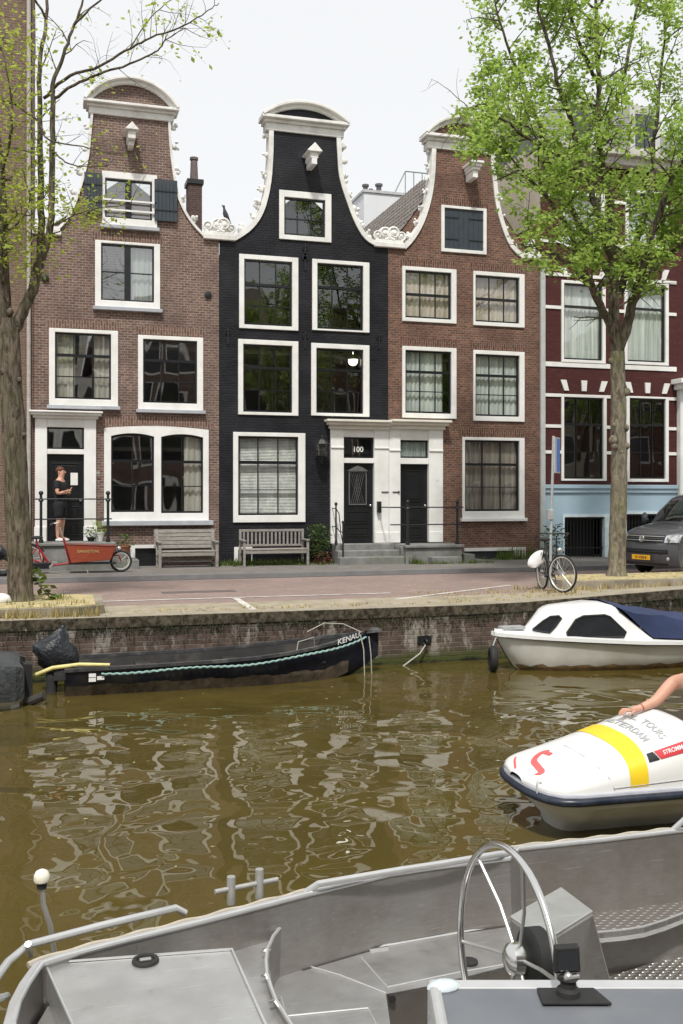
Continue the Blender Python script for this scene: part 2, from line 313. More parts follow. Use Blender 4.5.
def textmesh(s,size,ext=.002):
    cu=bpy.data.curves.new('t','FONT'); cu.body=s; cu.size=size; cu.extrude=ext; cu.align_x='CENTER'; cu.align_y='CENTER'; cu.offset=size*.012
    o=bpy.data.objects.new('t',cu); COL.objects.link(o); dg=bpy.context.evaluated_depsgraph_get(); dg.update()
    me=bpy.data.meshes.new_from_object(o.evaluated_get(dg)); vs=[v.co.copy() for v in me.vertices]; fs=[tuple(p.vertices) for p in me.polygons]
    bpy.data.objects.remove(o); bpy.data.curves.remove(cu); bpy.data.meshes.remove(me)
    return vs,fs
def skinfig(joints,edges,sub=2):
    names=list(joints); idx={n:i for i,n in enumerate(names)}
    me=bpy.data.meshes.new('s'); me.from_pydata([joints[n][0] for n in names],[(idx[a],idx[b]) for a,b in edges],[]); o=bpy.data.objects.new('s',me); COL.objects.link(o)
    m=o.modifiers.new('k','SKIN'); m.use_smooth_shade=True
    for i,n in enumerate(names):
        r=joints[n][1]; r=(r,r) if not isinstance(r,tuple) else r
        me.skin_vertices[0].data[i].radius=r; me.skin_vertices[0].data[i].use_root=(i==0)
    s=o.modifiers.new('u','SUBSURF'); s.levels=sub; s.render_levels=sub
    dg=bpy.context.evaluated_depsgraph_get(); dg.update(); m2=bpy.data.meshes.new_from_object(o.evaluated_get(dg))
    mb=MB(); mb.add([v.co.copy() for v in m2.vertices],[tuple(p.vertices) for p in m2.polygons])
    bpy.data.objects.remove(o); return mb
def plantmb(c,r,h,n,leaf=.08,base=None,droop=.3):
    mb=MB()
    for i in range(n):
        a=random.uniform(0,2*PI); q=random.random()**.6; z=random.uniform(.05,1); rr=r*q*(1-.5*abs(z-.5))
        p=Vector((c[0]+math.cos(a)*rr,c[1]+math.sin(a)*rr,c[2]+z*h)); leafq(mb,p,leaf*random.uniform(.6,1.2))
    return mb
def leafq(mb,p,s,flat=.5):
    d=Vector((random.gauss(0,1),random.gauss(0,1),random.gauss(0,flat))).normalized(); q=d.cross(Vector((random.gauss(0,.6),random.gauss(0,.6),1))).normalized()
    mb.add([p,p+d*s*.5+q*s*.3,p+d*s,p+d*s*.5-q*s*.3],[(0,1,2,3)])
def blades(mb,x,y,z,h,n,spread=.1,w=.012):
    for i in range(n):
        a=random.uniform(0,2*PI); l=random.uniform(.2,1)*spread; hh=h*random.uniform(.5,1.1); p=Vector((x+random.gauss(0,spread*.5),y+random.gauss(0,spread*.4),z))
        t=Vector((math.cos(a)*l,math.sin(a)*l,hh)); sd=Vector((-math.sin(a),math.cos(a),0))*w
        mb.add([p-sd,p+sd,p+t],[(0,1,2)])
# ================================================================ SETTING
mb=MB(); mb.slab([(-70,QY),(-70,1.0),(90,1.0),(90,QY)],WZ-.001,WZ); struct('canal_water',mb,water)
mb=MB(); mb.slab([(-70,QY+.3),(-70,.7),(90,.7),(90,QY+.3)],-3.2,-3.1); struct('canal_bed',mb,simple('silt',(.05,.04,.02),.9))
def gz(x,y):      # the street rises a little towards the right along the quay
    return .045*min(max(0,x-7.5),5)*max(0,min(1,(17.4-y)/1.7))
def sheet(x0,x1,y0,y1,dz,nx=60,ny=6):
    mb=MB(); vs=[]; fs=[]
    for j in range(ny+1):
        for i in range(nx+1):
            x=x0+(x1-x0)*i/nx; y=y0+(y1-y0)*j/ny; vs.append((x,y,gz(x,y)+dz))
    for j in range(ny):
        for i in range(nx):
            a=j*(nx+1)+i; fs.append((a,a+1,a+nx+2,a+nx+1))
    return mb.add(vs,fs)
g=sheet(-60,80,QY+.35,22.0,-.012,280,10); struct('road',g,pav,smooth=True)
mb=MB(); mb.box(-400,400,F+.001,600,-.12,.078); struct('ground',mb,asph)
mb=MB(); mb.box(-400,400,-600,1.0,-.9,-.02); struct('near_ground',mb,pav)
mb=MB(); mb.box(-60,80,22.16,F,-.1,.085); struct('pavement',mb,pavg)
mb=MB(); mb.box(-60,80,22.0,22.16,-.1,.09); struct('kerb',mb,asph,)
mb=MB(); mb.box(-60,80,21.86,22.0,-.1,.004); struct('gutter',mb,gutm)
g=sheet(-60,80,QY+.36,16.95,-.006,280,3); struct('quay_edge_strip',g,simple('beige_quay_paving',(.33,.285,.215),.95,0,.22,3,.6,.01,dirt=(.20,.19,.11),damt=.8),smooth=True)
# parking lines
mb=MB()
def stripe(a,b_,w,dz=.0):
    a=Vector(a); b_=Vector(b_); n=max(2,int((b_-a).length/.4)); d=(b_-a).normalized(); s=Vector((-d.y,d.x))*w/2
    for i in range(n):
        p=a+(b_-a)*(i/n); q=a+(b_-a)*((i+1)/n)
        z1=gz(*p)-.004+dz; z2=gz(*q)-.004+dz
        mb.add([(*(p+s),z1),(*(p-s),z1),(*(q-s),z2),(*(q+s),z2)],[(0,1,2,3)])
stripe((-8,17.75),(6.3,17.75),.10); a=GZ(236,598,0); b_=GZ(256,611,0); stripe((a.x,a.y),(b_.x,b_.y),.12)
a=GZ(395,599,0); stripe((a.x,a.y),(9.2,18.6),.10)
struct('road_markings',mb,roadpaint)
mb=MB(); mb.box(2.2,3.6,18.9,19.25,-.1,-.006); struct('road_patch',mb,simple('asphalt_patch',(.12,.10,.095),.9))
# quay coping strip + wall
mb=MB(); x=-60
while x<80:
    L=1.15; z0=gz(x,QY); z1=gz(x+L,QY)
    mb.hexa([(x,QY-.015,z0-.16),(x+L-.005,QY-.015,z1-.16),(x+L-.005,QY+.40,z1-.16),(x,QY+.40,z0-.16),(x,QY-.015,z0+.005),(x+L-.005,QY-.015,z1+.005),(x+L-.005,QY+.40,z1+.005),(x,QY+.40,z0+.005)]); x+=L
Q=Thing('quay_wall','old dark brick quay wall with mossy top and white salt stains above the canal','quay wall',(0,QY,0))
Q.p('coping',mb,coping,bevel=.008)
mb=MB(); n=140; vs=[];fs=[]
for i in range(n+1):
    x=-60+i; vs+=[(x,QY,-3),(x,QY,gz(x,QY)-.155)]
for i in range(n): fs.append((2*i,2*i+2,2*i+3,2*i+1))
mb.add(vs,fs); Q.p('brick_face',mb,quaym)
N=Thing('quay_wall','brick quay wall on the near side of the canal','quay wall',(0,1.0,0)); mb=MB(); mb.box(-60,80,.6,1.02,-3,-.015); N.p('brick_face',mb,quaym)
# plants growing out of the wall top
mb=MB()
for i in range(1400):
    x=random.uniform(-6,14); blades(mb,x,QY-.06+random.uniform(-.01,.05),gz(x,QY)-.16-random.uniform(0,.35)*random.random(),.10*random.choice((.5,1,1)),2,.05,.008)
w=struct('wall_moss',mb,simple('dark_moss',(.030,.034,.012),.95,0,.5,20,0),'stuff','dark moss and fine weeds along the top of the quay wall','moss')
# raised tree beds
def bed(pts,z,zb):
    mb=MB(); mb.slab(pts,zb,z); return mb
bl=[(-12,15.62),(0.62,15.62),(.95,15.9),(1.0,17.6),(.7,17.85),(-12,17.85)]
struct('tree_bed_kerb',bed(bl,.13,-.1),coping0)
bi=[(-12,15.78),(.6,15.78),(.82,15.97),(.86,17.5),(.6,17.7),(-12,17.7)]
struct('tree_bed_soil',bed(bi,.136,.1),sandm)
br_=[(10.05,17.15),(16.5,17.15),(16.5,18.75),(10.2,18.75),(9.75,18.4),(9.75,17.5)]
struct('tree_bed_kerb',bed(br_,.17,-.1),coping0)
br2_=[(10.1,17.3),(16.4,17.3),(16.4,18.62),(10.25,18.62),(9.9,18.3),(9.9,17.55)]
struct('tree_bed_soil',bed(br2_,.177,.1),sandm)
# grasses
mb=MB(); mg=MB()
def strew(m,x0,x1,y0,y1,n,h,z=None,k=5,sp=.08,w=.01):
    for i in range(n):
        x=random.uniform(x0,x1); y=random.uniform(y0,y1); blades(m,x,y,(gz(x,y) if z is None else z)-.01,h*random.uniform(.4,1.3),k,sp,w)
strew(mb,-4,.8,15.7,17.6,150,.10,.13); strew(mb,-1.2,.9,15.45,15.62,60,.2,0,8); strew(mb,9.8,16,17.2,18.6,160,.06,.17); strew(mb,9.5,16,16.7,17.15,90,.14,None,5)
strew(mb,13,13.7,17.4,18.2,16,.42,.17,9,.14,.010); strew(mb,1,9.5,15.7,16.2,160,.05,None,4); strew(mb,6.5,10,16,17.8,120,.05,None,4); strew(mb,8.8,10,16.2,18,60,.12,None,4)
struct('dry_straw',mb,straw,'stuff','dry straw coloured grass on the tree beds and quay edge','dry grass')
strew(mg,fx(225),fx(300),F-.55,F-.05,220,.16,.085,6,.08,.011); strew(mg,fx(300),fx(540),F-.35,F-.03,160,.12,.085,5,.08,.010)
strew(mg,fx(395),fx(405),F-1.4,F-.7,40,.22,.085,7,.1,.012);strew(mg,fx(495),fx(545),F-.4,F-.05,60,.42,.085,7,.12,.013); strew(mg,fx(225),fx(400),F-.9,F-.5,140,.07,.085,5,.1,.012)
strew(mg,-3,.8,15.8,17.6,60,.12,.13,5); strew(mg,fx(400),fx(470),F-1.5,F-1.35,60,.14,.085,5); strew(mg,fx(208),fx(240),F-.5,F-.05,80,.16,.085,6,.08,.011)
struct('pavement_weeds',mg,weed,'stuff','green weeds growing at the foot of the house fronts','weeds')
mb=MB()
for i in range(170):
    x=random.uniform(-4,10); y=random.uniform(5,14.9); leafq(mb,Vector((x,y,WZ+.004)),.05,0)
mb.v=[(a,b_,WZ+.004) for a,b_,c in mb.v]; struct('floating_leaves',mb,straw,'stuff','small pale leaves floating on the canal','fallen leaves')
# ================================================================ FACADES
def interp(prof,z):
    if z<=prof[0][1]: return prof[0][0]
    for (x0,z0),(x1,z1) in zip(prof,prof[1:]):
        if z<=z1: return x0+(x1-x0)*((z-z0)/(z1-z0) if z1>z0 else 1)
    return prof[-1][0]
def wallmesh(L,Rr,holes,y=F,step=.12,ztop=None):
    zt=ztop or min(L[-1][1],Rr[-1][1]); zb=max(L[0][1],Rr[0][1]); zs={zb,zt}
    for q in (L,Rr):
        for p in q:
            if zb<p[1]<zt: zs.add(p[1])
    for h in holes: zs|={max(zb,h[2]),h[3]}
    z=zb
    while z<zt:
        if z>min(q[1][1] for q in (L,Rr))-.3: zs.add(z)
        z+=step
    zs=sorted(q for q in zs if zb<=q<=zt); mb=MB()
    for z0,z1 in zip(zs,zs[1:]):
        if z1-z0<1e-4: continue
        a=interp(L,z0+1e-5),interp(Rr,z0+1e-5); c=interp(L,z1-1e-5),interp(Rr,z1-1e-5)
        hs=sorted([h for h in holes if h[2]<=z0+1e-4 and h[3]>=z1-1e-4])
        cur0,cur1=a[0],c[0]
        for h in hs: mb.add([(cur0,y,z0),(h[0],y,z0),(h[0],y,z1),(cur1,y,z1)],[(0,1,2,3)]); cur0=cur1=h[1]
        mb.add([(cur0,y,z0),(a[1],y,z0),(c[1],y,z1),(cur1,y,z1)],[(0,1,2,3)])
    return mb
def offsetline(pts,d):
    out=[]
    for i,p in enumerate(pts):
        a=Vector(pts[max(i-1,0)]); b_=Vector(pts[min(i+1,len(pts)-1)]); t=(b_-a).normalized(); n=Vector((-t.y,t.x)); out.append((p[0]+n.x*d,p[1]+n.y*d))
    return out
def smoothprof(P,k=3):
    out=[]
    for i in range(len(P)-1):
        p0=P[max(i-1,0)];p1=P[i];p2=P[i+1];p3=P[min(i+2,len(P)-1)]
        for j in range(k):
            t=j/k; out.append(tuple(.5*((2*p1[q])+(-p0[q]+p2[q])*t+(2*p0[q]-5*p1[q]+4*p2[q]-p3[q])*t*t+(-p0[q]+3*p1[q]-3*p2[q]+p3[q])*t**3) for q in (0,1)))
    out.append(P[-1]); return out
def ribbon(pts,w0,w1,y0,y1):     # strip along a profile between normal offsets w0..w1
    a=offsetline(pts,w0); b_=offsetline(pts,w1); return MB().loft([[(p[0],y0,p[1]),(q[0],y0,q[1]),(q[0],y1,q[1]),(p[0],y1,p[1])] for p,q in zip(a,b_)],True,True)
def curtain(x0,x1,z0,z1,y,amp=.016,per=.13):
    mb=MB(); n=max(8,int((x1-x0)/per*8)); vs=[];fs=[]; ph=random.uniform(0,6)
    for i in range(n+1):
        x=x0+(x1-x0)*i/n; d=amp*math.sin(x/per*2*PI+ph+.8*math.sin(x*9+ph)); vs+=[(x,y+d,z0),(x+.01*math.sin(x*23),y+d*.6,z1)]
    for i in range(n): fs.append((2*i,2*i+2,2*i+3,2*i+1))
    return mb.add(vs,fs)
def window(T,out,inn,cols,rows,gl=None,kind='none',sill=None,cm=None,mid=None,sashm=None,fr=None,rail=.045,label=None):
    """out/inn: (x0,x1,z0,z1). rows: list of (fraction from top, thick?)"""
    x0,x1,z0,z1=out; a0,a1,b0,b1=inn; fr=fr or white; sashm=sashm or black; gl=gl or glass
    m=MB(); m.ring(x0,x1,z0,z1,a0-x0,x1-a1,b0-z0,z1-b1,F-.045,F+.11)
    f=T.p('window',m,fr,bevel=.008,label=label)
    m=MB(); m.ring(a0-.005,a1+.005,b0-.005,b1+.005,rail,rail,rail*1.15,rail,F+.02,F+.085)
    H=b1-b0; e=.0
    zc=b1
    for fr_,thick in rows:
        z=b1-H*fr_; h=.034 if thick else .012
        m.box(a0+rail,a1-rail,F+(.012 if thick else .035),F+.083,z-h,z+h)
    for i in range(1,cols):
        x=a0+(a1-a0)*i/cols; h=.011 if not (mid and i==mid) else .075
        m.box(x-h,x+h,F+(.033 if not mid else .015),F+.081,b0+rail,b1-rail)
    T.p('sash',m,sashm,f)
    m=MB(); nx=cols; 
    tl=random.uniform(-.004,.004)
    zs=[b0+.01]+sorted([b1-H*r_[0] for r_ in rows])+[b1-.01]
    for i in range(nx):       # each light sits at its own very slight angle
        for za,zb_ in zip(zs,zs[1:]):
            xa=a0+.01+(a1-a0-.02)*i/nx; xb=a0+.01+(a1-a0-.02)*(i+1)/nx; j=[random.uniform(-.003,.003) for _ in range(4)]
            m.add([(xa,F+.06+j[0],za),(xb,F+.06+j[1],za),(xb,F+.06+j[2],zb_),(xa,F+.06+j[0]+j[2]-j[1],zb_)],[(0,1,2,3)])
    T.p('pane',m,gl,f)
    if sill:
        m=MB(); m.box(x0-.05,x1+.05,F-.12,F+.02,z0-.055,z0+.03); T.p('sill',m,sill,f,bevel=.008)
    y=F+.16
    if kind=='full': T.p('curtain',curtain(a0,a1,b0,b1,y),cm or curt,f,True)
    elif kind=='sides':
        w=(a1-a0); m=curtain(a0,a0+w*.36,b0,b1,y); q=curtain(a1-w*.30,a1,b0,b1,y); m.add(q.v,q.f); T.p('curtain',m,cm or curt,f,True)
    elif kind=='left': T.p('curtain',curtain(a0,a0+(a1-a0)*.72,b0,b1,y),cm or curt,f,True)
    elif kind=='right': T.p('curtain',curtain(a1-(a1-a0)*.45,a1,b0,b1,y),cm or curt,f,True)
    elif kind=='mostly': T.p('curtain',curtain(a0,a0+(a1-a0)*.86,b0,b1,y),cm or curt,f,True)
    elif kind=='blind':
        m=MB(); z=b0
        while z<b1: m.add([(a0,y-.012,z),(a1,y-.012,z),(a1,y+.014,z+.034),(a0,y+.014,z+.034)],[(0,1,2,3)]); z+=.038
        T.p('blind',m,simple('white_blind',(.80,.80,.77),.6),f)
    return f
def lintel(T,x0,x1,z,h,m,arch=0):
    mb=MB(); n=10
    lo=[(x0-.05+(x1-x0+.1)*i/n, z+arch*(1-(2*i/n-1)**2)) for i in range(n+1)]; up=[(p[0]+(p[0]-(x0+x1)/2)*.02,p[1]+h) for p in lo][::-1]
    mb.prism(lo+up,F-.006,F+.02); T.p('brick_lintel',mb,m)
def paneldoor(T,x0,x1,z0,z1,panels,m=black,y=F+.05,knob=.8,name='door'):
    mb=MB(); mb.box(x0,x1,y,y+.05,z0,z1); d=T.p(name,mb,m,bevel=.004); mb=MB(); W=x1-x0;H=z1-z0
    for a,b_,c,e in panels: mb.ring(x0+W*a,x0+W*b_,z0+H*c,z0+H*e,.03,.03,.03,.03,y-.018,y-.0005); mb.box(x0+W*a+.06,x0+W*b_-.06,y-.012,y-.0007,z0+H*c+.06,z0+H*e-.06)
    T.p('door_panels',mb,m,d,bevel=.005); k=MB(); k.ball((x0+W*knob,y-.04,z0+H*.47),.035); k.cyl((x0+W*knob,y-.04,z0+H*.47),(x0+W*knob,y,z0+H*.47),.012,8); T.p('door_knob',k,steel,d,True)
    return d
def ornament(mb,pts,side,size,every,jit=.25):
    """carved leaf knots along the outside of a gable edge"""
    acc=0; last=Vector(pts[0])
    for p in pts[1:]:
        p=Vector(p); acc+=(p-last).length
        if acc>=every:
            acc=0; t=(p-last).normalized(); n=Vector((-t.y,t.x))*side; s=size*random.uniform(.8,1.2)
            for k in range(4):
                q=p+n*(.05+s*(.30+.22*k))+t*random.uniform(-.55,.55)*s; mb.ball((q.x,F+.10+random.uniform(-.06,.08),q.y),s*(.46-.07*k),7,5,(1,.8,1),.15)
        last=p
def scroll(mb,x,z,r,flip=1):
    """volute: a spiral roll with a leaf behind it"""
    pts=[];rs=[]
    for i in range(26):
        t=i/25*3.6*PI; q=r*(1-i/25*.85); pts.append((x+flip*q*math.cos(t-PI*.5),F-.02+.0*i,z+q*math.sin(t-PI*.5))); rs.append(r*.26*(1-i/34))
    mb.tube(pts,rs,6); mb.ball((x,F+.04,z),r*1.0,12,8,(1,.42,1),.05); mb.ball((x,F-.03,z),r*.42,8,6,(1,.5,1)); 
def shoulder(T,x0,x1,z,scr):
    mb=MB(); mb.box(x0,x1,F-.10,F+.32,z-.16,z-.03); mb.box(x0+.03,x1-.03,F-.06,F+.30,z-.03,z+.05)
    b_=T.p('shoulder_stone',mb,stonew,bevel=.015); mb=MB()
    for x,r,f in scr: scroll(mb,x,z+.05+r*.8,r*.8,f)
    T.p('carved_scroll',mb,stonew,b_,True)
def gabletop(T,xl,xr,zl,peak,brickm,corn=.24):
    """cornice and segmental pediment on top of the neck; zl = underside of cornice"""
    xc=(xl+xr)/2; hw=(xr-xl)/2; mb=MB()
    mb.box(xl+.10,xr-.10,F-.06,F+.34,zl,zl+corn*.55); mb.box(xl+.05,xr-.05,F-.12,F+.36,zl+corn*.55,zl+corn*.78); mb.box(xl-.02,xr+.02,F-.22,F+.38,zl+corn*.78,zl+corn)
    T.p('cornice',mb,stonew,bevel=.012)
    zb=zl+corn; rise=peak-zb; Rr=(hw*hw+rise*rise)/(2*rise); cz=peak-Rr; n=22; a0=math.asin(min(1,hw/Rr))
    arc=[(xc+Rr*math.sin(-a0+2*a0*i/n),cz+Rr*math.cos(-a0+2*a0*i/n)) for i in range(n+1)]
    q=[(x,z) for x,z in offsetline(arc,-.14)]
    mb=MB(); mb.prism([(xl+.12,zb)]+[(x,max(z,zb)) for x,z in q[1:-1]]+[(xr-.12,zb)],F-.02,F+.28); T.p('tympanum',mb,brickm)
    mb=ribbon(arc,-.13,-.035,F-.14,F+.34); m2=ribbon(arc,-.04,.035,F-.24,F+.36); mb.add(m2.v,m2.f)
    T.p('pediment_moulding',mb,stonew,None,30,.01)
def houseshell(T,x0,x1,ze,ridge,depth=9,wallm=None,roofm=None,y0=F+.3,roofout=0):
    mb=MB(); mb.add([(x0,F+.005,-.2),(x0,F+depth,-.2),(x0,F+depth,ze),(x0,F+.005,ze)],[(0,1,2,3)]); mb.add([(x1,F+.005,-.2),(x1,F+depth,-.2),(x1,F+depth,ze),(x1,F+.005,ze)],[(3,2,1,0)])
    xc=(x0+x1)/2; mb.add([(x0,F+depth,-.2),(x1,F+depth,-.2),(x1,F+depth,ze),(xc,F+depth,ridge),(x0,F+depth,ze)],[(0,1,2,3,4)]); T.p('side_walls',mb,wallm)
    mb=MB(); n=int((depth-.3)/.05)
    for sx,xe in ((1,x0),(-1,x1)):
        vs=[];fs=[]
        for i in range(n+1):
            y=y0+(depth-.3)*i/n; o=.04*math.sin(i/n*(depth-.3)/.24*2*PI); vs+=[(xe-sx*roofout,y,ze+o-roofout*(ridge-ze)/abs(xc-xe)),(xc,y,ridge+o)]
        for i in range(n): fs.append((2*i,2*i+2,2*i+3,2*i+1))
        mb.add(vs,fs)
    T.p('roof',mb,roofm or tile,None,True)
    mb=MB(); mb.prism([(x0+.02,ze-.6),(x1-.02,ze-.6),(x1-.02,ze-.02),(xc,ridge-.06),(x0+.02,ze-.02)],y0-.02,y0+.05); T.p('rear_gable',mb,wallm)
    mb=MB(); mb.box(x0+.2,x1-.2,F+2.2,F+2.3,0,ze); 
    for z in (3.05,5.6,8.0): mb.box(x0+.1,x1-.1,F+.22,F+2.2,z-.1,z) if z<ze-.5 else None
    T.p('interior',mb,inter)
def rail_set(T,posts,zr,y,x0,x1,zb,r=.016,up=.12):
    for px in posts:
        m=MB(); m.tube([(px,y,zb),(px,y,zb+.08),(px,y,zb+.09),(px,y,zr+up)],[.06,.055,.035,.033],10); m.ball((px,y,zr+up+.02),.055); m.lathe([(.05,0),(.06,.03),(.045,.06)],(px,y,zr-.06),(0,0,1),10); T.p('post',m,iron,None,True)
    m=MB()
    for z in (zr,zr-(zr-zb)*.46): m.cyl((x0,y,z),(x1,y,z),r,8)
    T.p('rail',m,iron,None,True)

# ---------------------------------------------------------------- B0 tall brick building at the far left
X0l=fx(-260); X0r=fx(34)-.02
T=Thing('tall_brick_building','tall sooty brown brick building rising out of the frame at the far left','building',((X0l+X0r)/2,F,0))
Zt=fz(0,-120)
mb=MB(); mb.box(X0l,X0r,F-.04,F+10,-.2,Zt); T.p('wall',mb,br0); mb=MB(); mb.box(X0l-.1,X0r+.02,F-.3,F+10.1,Zt,Zt+.3); T.p('cornice',mb,stonew)
mb=MB(); mb.cyl((X0r-.10,F-.11,.1),(X0r-.10,F-.11,Zt-.1),.05,10); T.p('drain_pipe',mb,simple('drain_pipe_grey',(.40,.37,.34),.6),None,True)
for uu in (-190,-120,-55):
    for vv in (30,160,290,420):
        o=rc(uu,vv,uu+38,vv+70); x0,x1,z0,z1=o; m=MB(); m.ring(x0,x1,z0,z1,.08,.08,.08,.08,F-.09,F-.04); w=T.p('window',m,white); m=MB(); m.box(x0+.08,x1-.08,F-.06,F-.045,z0+.08,z1-.08); T.p('pane',m,simple('dark_pane',(.02,.022,.025),.08),w)

# ---------------------------------------------------------------- B1
x0=fx(31.5)+.0; x1=fx(219); zsh=fz(203,236)
def pl(pts): return [(fx(u),fz(u,v)) for u,v in pts]
L1=smoothprof(pl([(57,230),(68,218),(76,200),(83,178),(88,155),(90,135),(92,113)])); R1=smoothprof(pl([(204,236),(193,224),(184,210),(177,192),(172,160),(170,138),(169,119)]))
zt1=min(L1[-1][1],R1[-1][1]); L1f=[(x0,-.2),(x0,L1[0][1]-.002)]+L1; R1f=[(x1,-.2),(x1,R1[0][1]-.002)]+R1
T=Thing('canal_house','brown brick neck gabled canal house with open slate shutters at its attic window','house',((x0+x1)/2,F,0))
W=[  # outer, inner, cols, rows, kind, sill
 ((102,171,157,230),(105,178,152,221),2,[],'none'),
 ((95,240,160,311),(101,243,154,303),2,[(.49,0)],'right'),
 ((49,328,118,408),(55,332,111,400),3,[(.34,1),(.66,0)],'sides'),
 ((138,335,203,412),(143,339,197,404),3,[(.33,1),(.66,0)],'none'),
 ((104,428,208.5,521),None,0,0,None),
 ((35,418,96,541),None,0,0,None),
 ((130,545,157,568),None,0,0,None)]
holes=[rc(*w[0]) for w in W]; hs=[(a+.01,b_-.01,c+.01,d-.01) for a,b_,c,d in holes]
T.p('wall',wallmesh(L1f,R1f,hs,ztop=zt1),br1)
houseshell(T,x0,x1,zsh-.3,zsh+1.4,9,br1)
for i,w in enumerate(W[:4]):
    fr_=window(T,holes[i],rc(*w[1]),w[2],w[3],glass1,w[4],lead,curt if i!=1 else curtg,mid=1 if i<2 else None)
    if i==0:
        x_0,x_1,z_0,z_1=holes[0]; m=MB()
        for k in (.22,.40): m.box(x_0+.03,x_1-.03,F-.10,F-.07,z_0+(z_1-z_0)*k+.08,z_0+(z_1-z_0)*k+.12)
        T.p('guard_bar',m,white,fr_)
    if i: lintel(T,holes[i][0],holes[i][1],holes[i][3]+.004,.21,sol1,.02)
# shutters
for (u0,v0,u1,v1),nm in (((84,173,102,214),0),((154,180,177,223),1)):
    a,b_,c,d=rc(u0,v0,u1,v1); m=MB(); 
    for k in range(6): q=(b_-a)/6; m.box(a+q*k+.004,a+q*(k+1)-.004,F-.10,F-.065,c,d)
    m.box(a+.03,b_-.03,F-.065,F-.05,c+.2,c+.32); m.box(a+.03,b_-.03,F-.065,F-.05,d-.32,d-.2); s=T.p('shutter',m,slate)
    m=MB(); m.box(a,b_,F-.115,F-.101,d-.30,d-.27); m.box(a,b_,F-.115,F-.101,c+.25,c+.28); T.p('strap_hinge',m,iron,s)
gabletop(T,fx(84.5),fx(177.5),zt1-.02,fz(128,80),br1,.30)
m=ribbon(L1,-.03,.03,F-.05,F+.3); T.p('edge_stone',m,stonew,None,30); m=ribbon(R1,-.03,.03,F-.05,F+.3); T.p('edge_stone',m,stonew,None,30)
m=MB(); ornament(m,L1,1,.14,.5); ornament(m,R1,-1,.14,.5); T.p('carved_leaves',m,stonew,None,True)
shoulder(T,x0+.02,L1[0][0]+.1,L1[0][1]+.02,[(x0+.3,.16,-1)])
# ground window: two arched lights
a,b_,c,d=holes[4]; m=MB(); y0,y1=F-.045,F+.11
i1=rc(111,433,154,512); i2=rc(161,434,203,513); arch=.075
def archedframe(m,a,b_,c,d,lights):
    xs=[a]+[q for l in lights for q in (l[0],l[1])]+[b_]
    for k in range(0,len(xs),2): m.box(xs[k],xs[k+1],y0,y1,c,d)
    for l in lights:
        m.box(l[0],l[1],y0,y1,c,l[2]); n=10
        lo=[(l[0]+(l[1]-l[0])*i/n, l[3]-arch*(2*i/n-1)**2) for i in range(n+1)]
        m.prism(lo+[(l[1],d),(l[0],d)],y0,y1)
archedframe(m,a,b_,c,d,(i1,i2)); f=T.p('window',m,white,bevel=.006)
n=14; xs=[a+(b_-a)*i/n for i in range(n+1)]; m=MB(); m.prism([(x,d-.002+0*x) for x in xs]+[(x,d+.07*(1-((x-(a+b_)/2)/((b_-a)/2))**2)) for x in xs[::-1]],y0+.001,y1-.001); T.p('arched_head',m,white,f)
for (p,q,r,s) in (i1,i2):
    m=MB(); m.ring(p-.002,q+.002,r,s-.03,.045,.045,.05,.03,F+.02,F+.085); H=s-r
    nn=10; lo=[(p+(q-p)*i/nn, s-.05-arch*(2*i/nn-1)**2) for i in range(nn+1)]; up=[(p+(q-p)*i/nn, s-arch*(2*i/nn-1)**2+.01) for i in range(nn,-1,-1)]; m.prism(lo+up,F+.018,F+.087)
    for fr_,h in ((.35,.034),(.66,.012)): m.box(p+.045,q-.045,F+.03,F+.084,s-H*fr_-h,s-H*fr_+h)
    m.box((p+q)/2-.012,(p+q)/2+.012,F+.034,F+.082,r+.04,s-.05); T.p('sash',m,black,f)
    m=MB()
    for za,zb in ((r,s-H*.66),(s-H*.66,s-H*.35),(s-H*.35,s)):
        for xa,xb in ((p,(p+q)/2),((p+q)/2,q)):
            j=[random.uniform(-.003,.003) for _ in range(3)]; m.add([(xa,F+.06+j[0],za),(xb,F+.06+j[1],za),(xb,F+.06+j[2],zb),(xa,F+.06+j[0]+j[2]-j[1],zb)],[(0,1,2,3)])
    T.p('pane',m,glass1,f)
T.p('curtain',curtain(i2[1]-.45,i2[1],i2[2],i2[3],F+.16),curt,f,True)
m=MB(); m.box(a-.06,b_+.10,F-.16,F+.02,c-.10,c+.02); T.p('sill',m,lead,f,bevel=.01)
lintel(T,a,b_,d+.004,.24,sol1,.10)
# door case
a,b_,c,d=holes[5]; dx0,dx1=fx(47),fx(84); dz1=fz(47,454); tz0,tz1=fz(46,449),fz(46,427); zb=fz(60,541)
m=MB(); m.box(a,dx0,F-.07,F+.12,zb,d); m.box(dx1,b_,F-.07,F+.12,zb,d); m.box(dx0,dx1,F-.05,F+.12,dz1,tz0); m.box(dx0,dx1,F-.05,F+.12,tz1,d); m.box(a-.02,a+.26,F-.10,F-.072,zb,zb+.35); m.box(b_-.30,b_+.02,F-.10,F-.072,zb,zb+.35)
f=T.p('door_frame',m,white,bevel=.008)
m=MB(); m.box(a-.05,b_+.05,F-.14,F+.1,d,d+.07); m.box(a-.10,b_+.12,F-.24,F+.1,d+.07,d+.13); m.box(a-.13,b_+.15,F-.30,F+.1,d+.13,d+.17); T.p('cornice',m,white,f,bevel=.01)
m=MB(); m.ring(dx0,dx1,tz0,tz1,.04,.04,.04,.04,F+.02,F+.08); T.p('sash',m,black,f); m=MB(); m.box(dx0,dx1,F+.05,F+.055,tz0,tz1); T.p('pane',m,glass1,f)
dd=paneldoor(T,dx0,dx1,zb,dz1,[(.14,.86,.06,.20),(.14,.86,.24,.40),(.14,.86,.46,.9)],knob=.9)
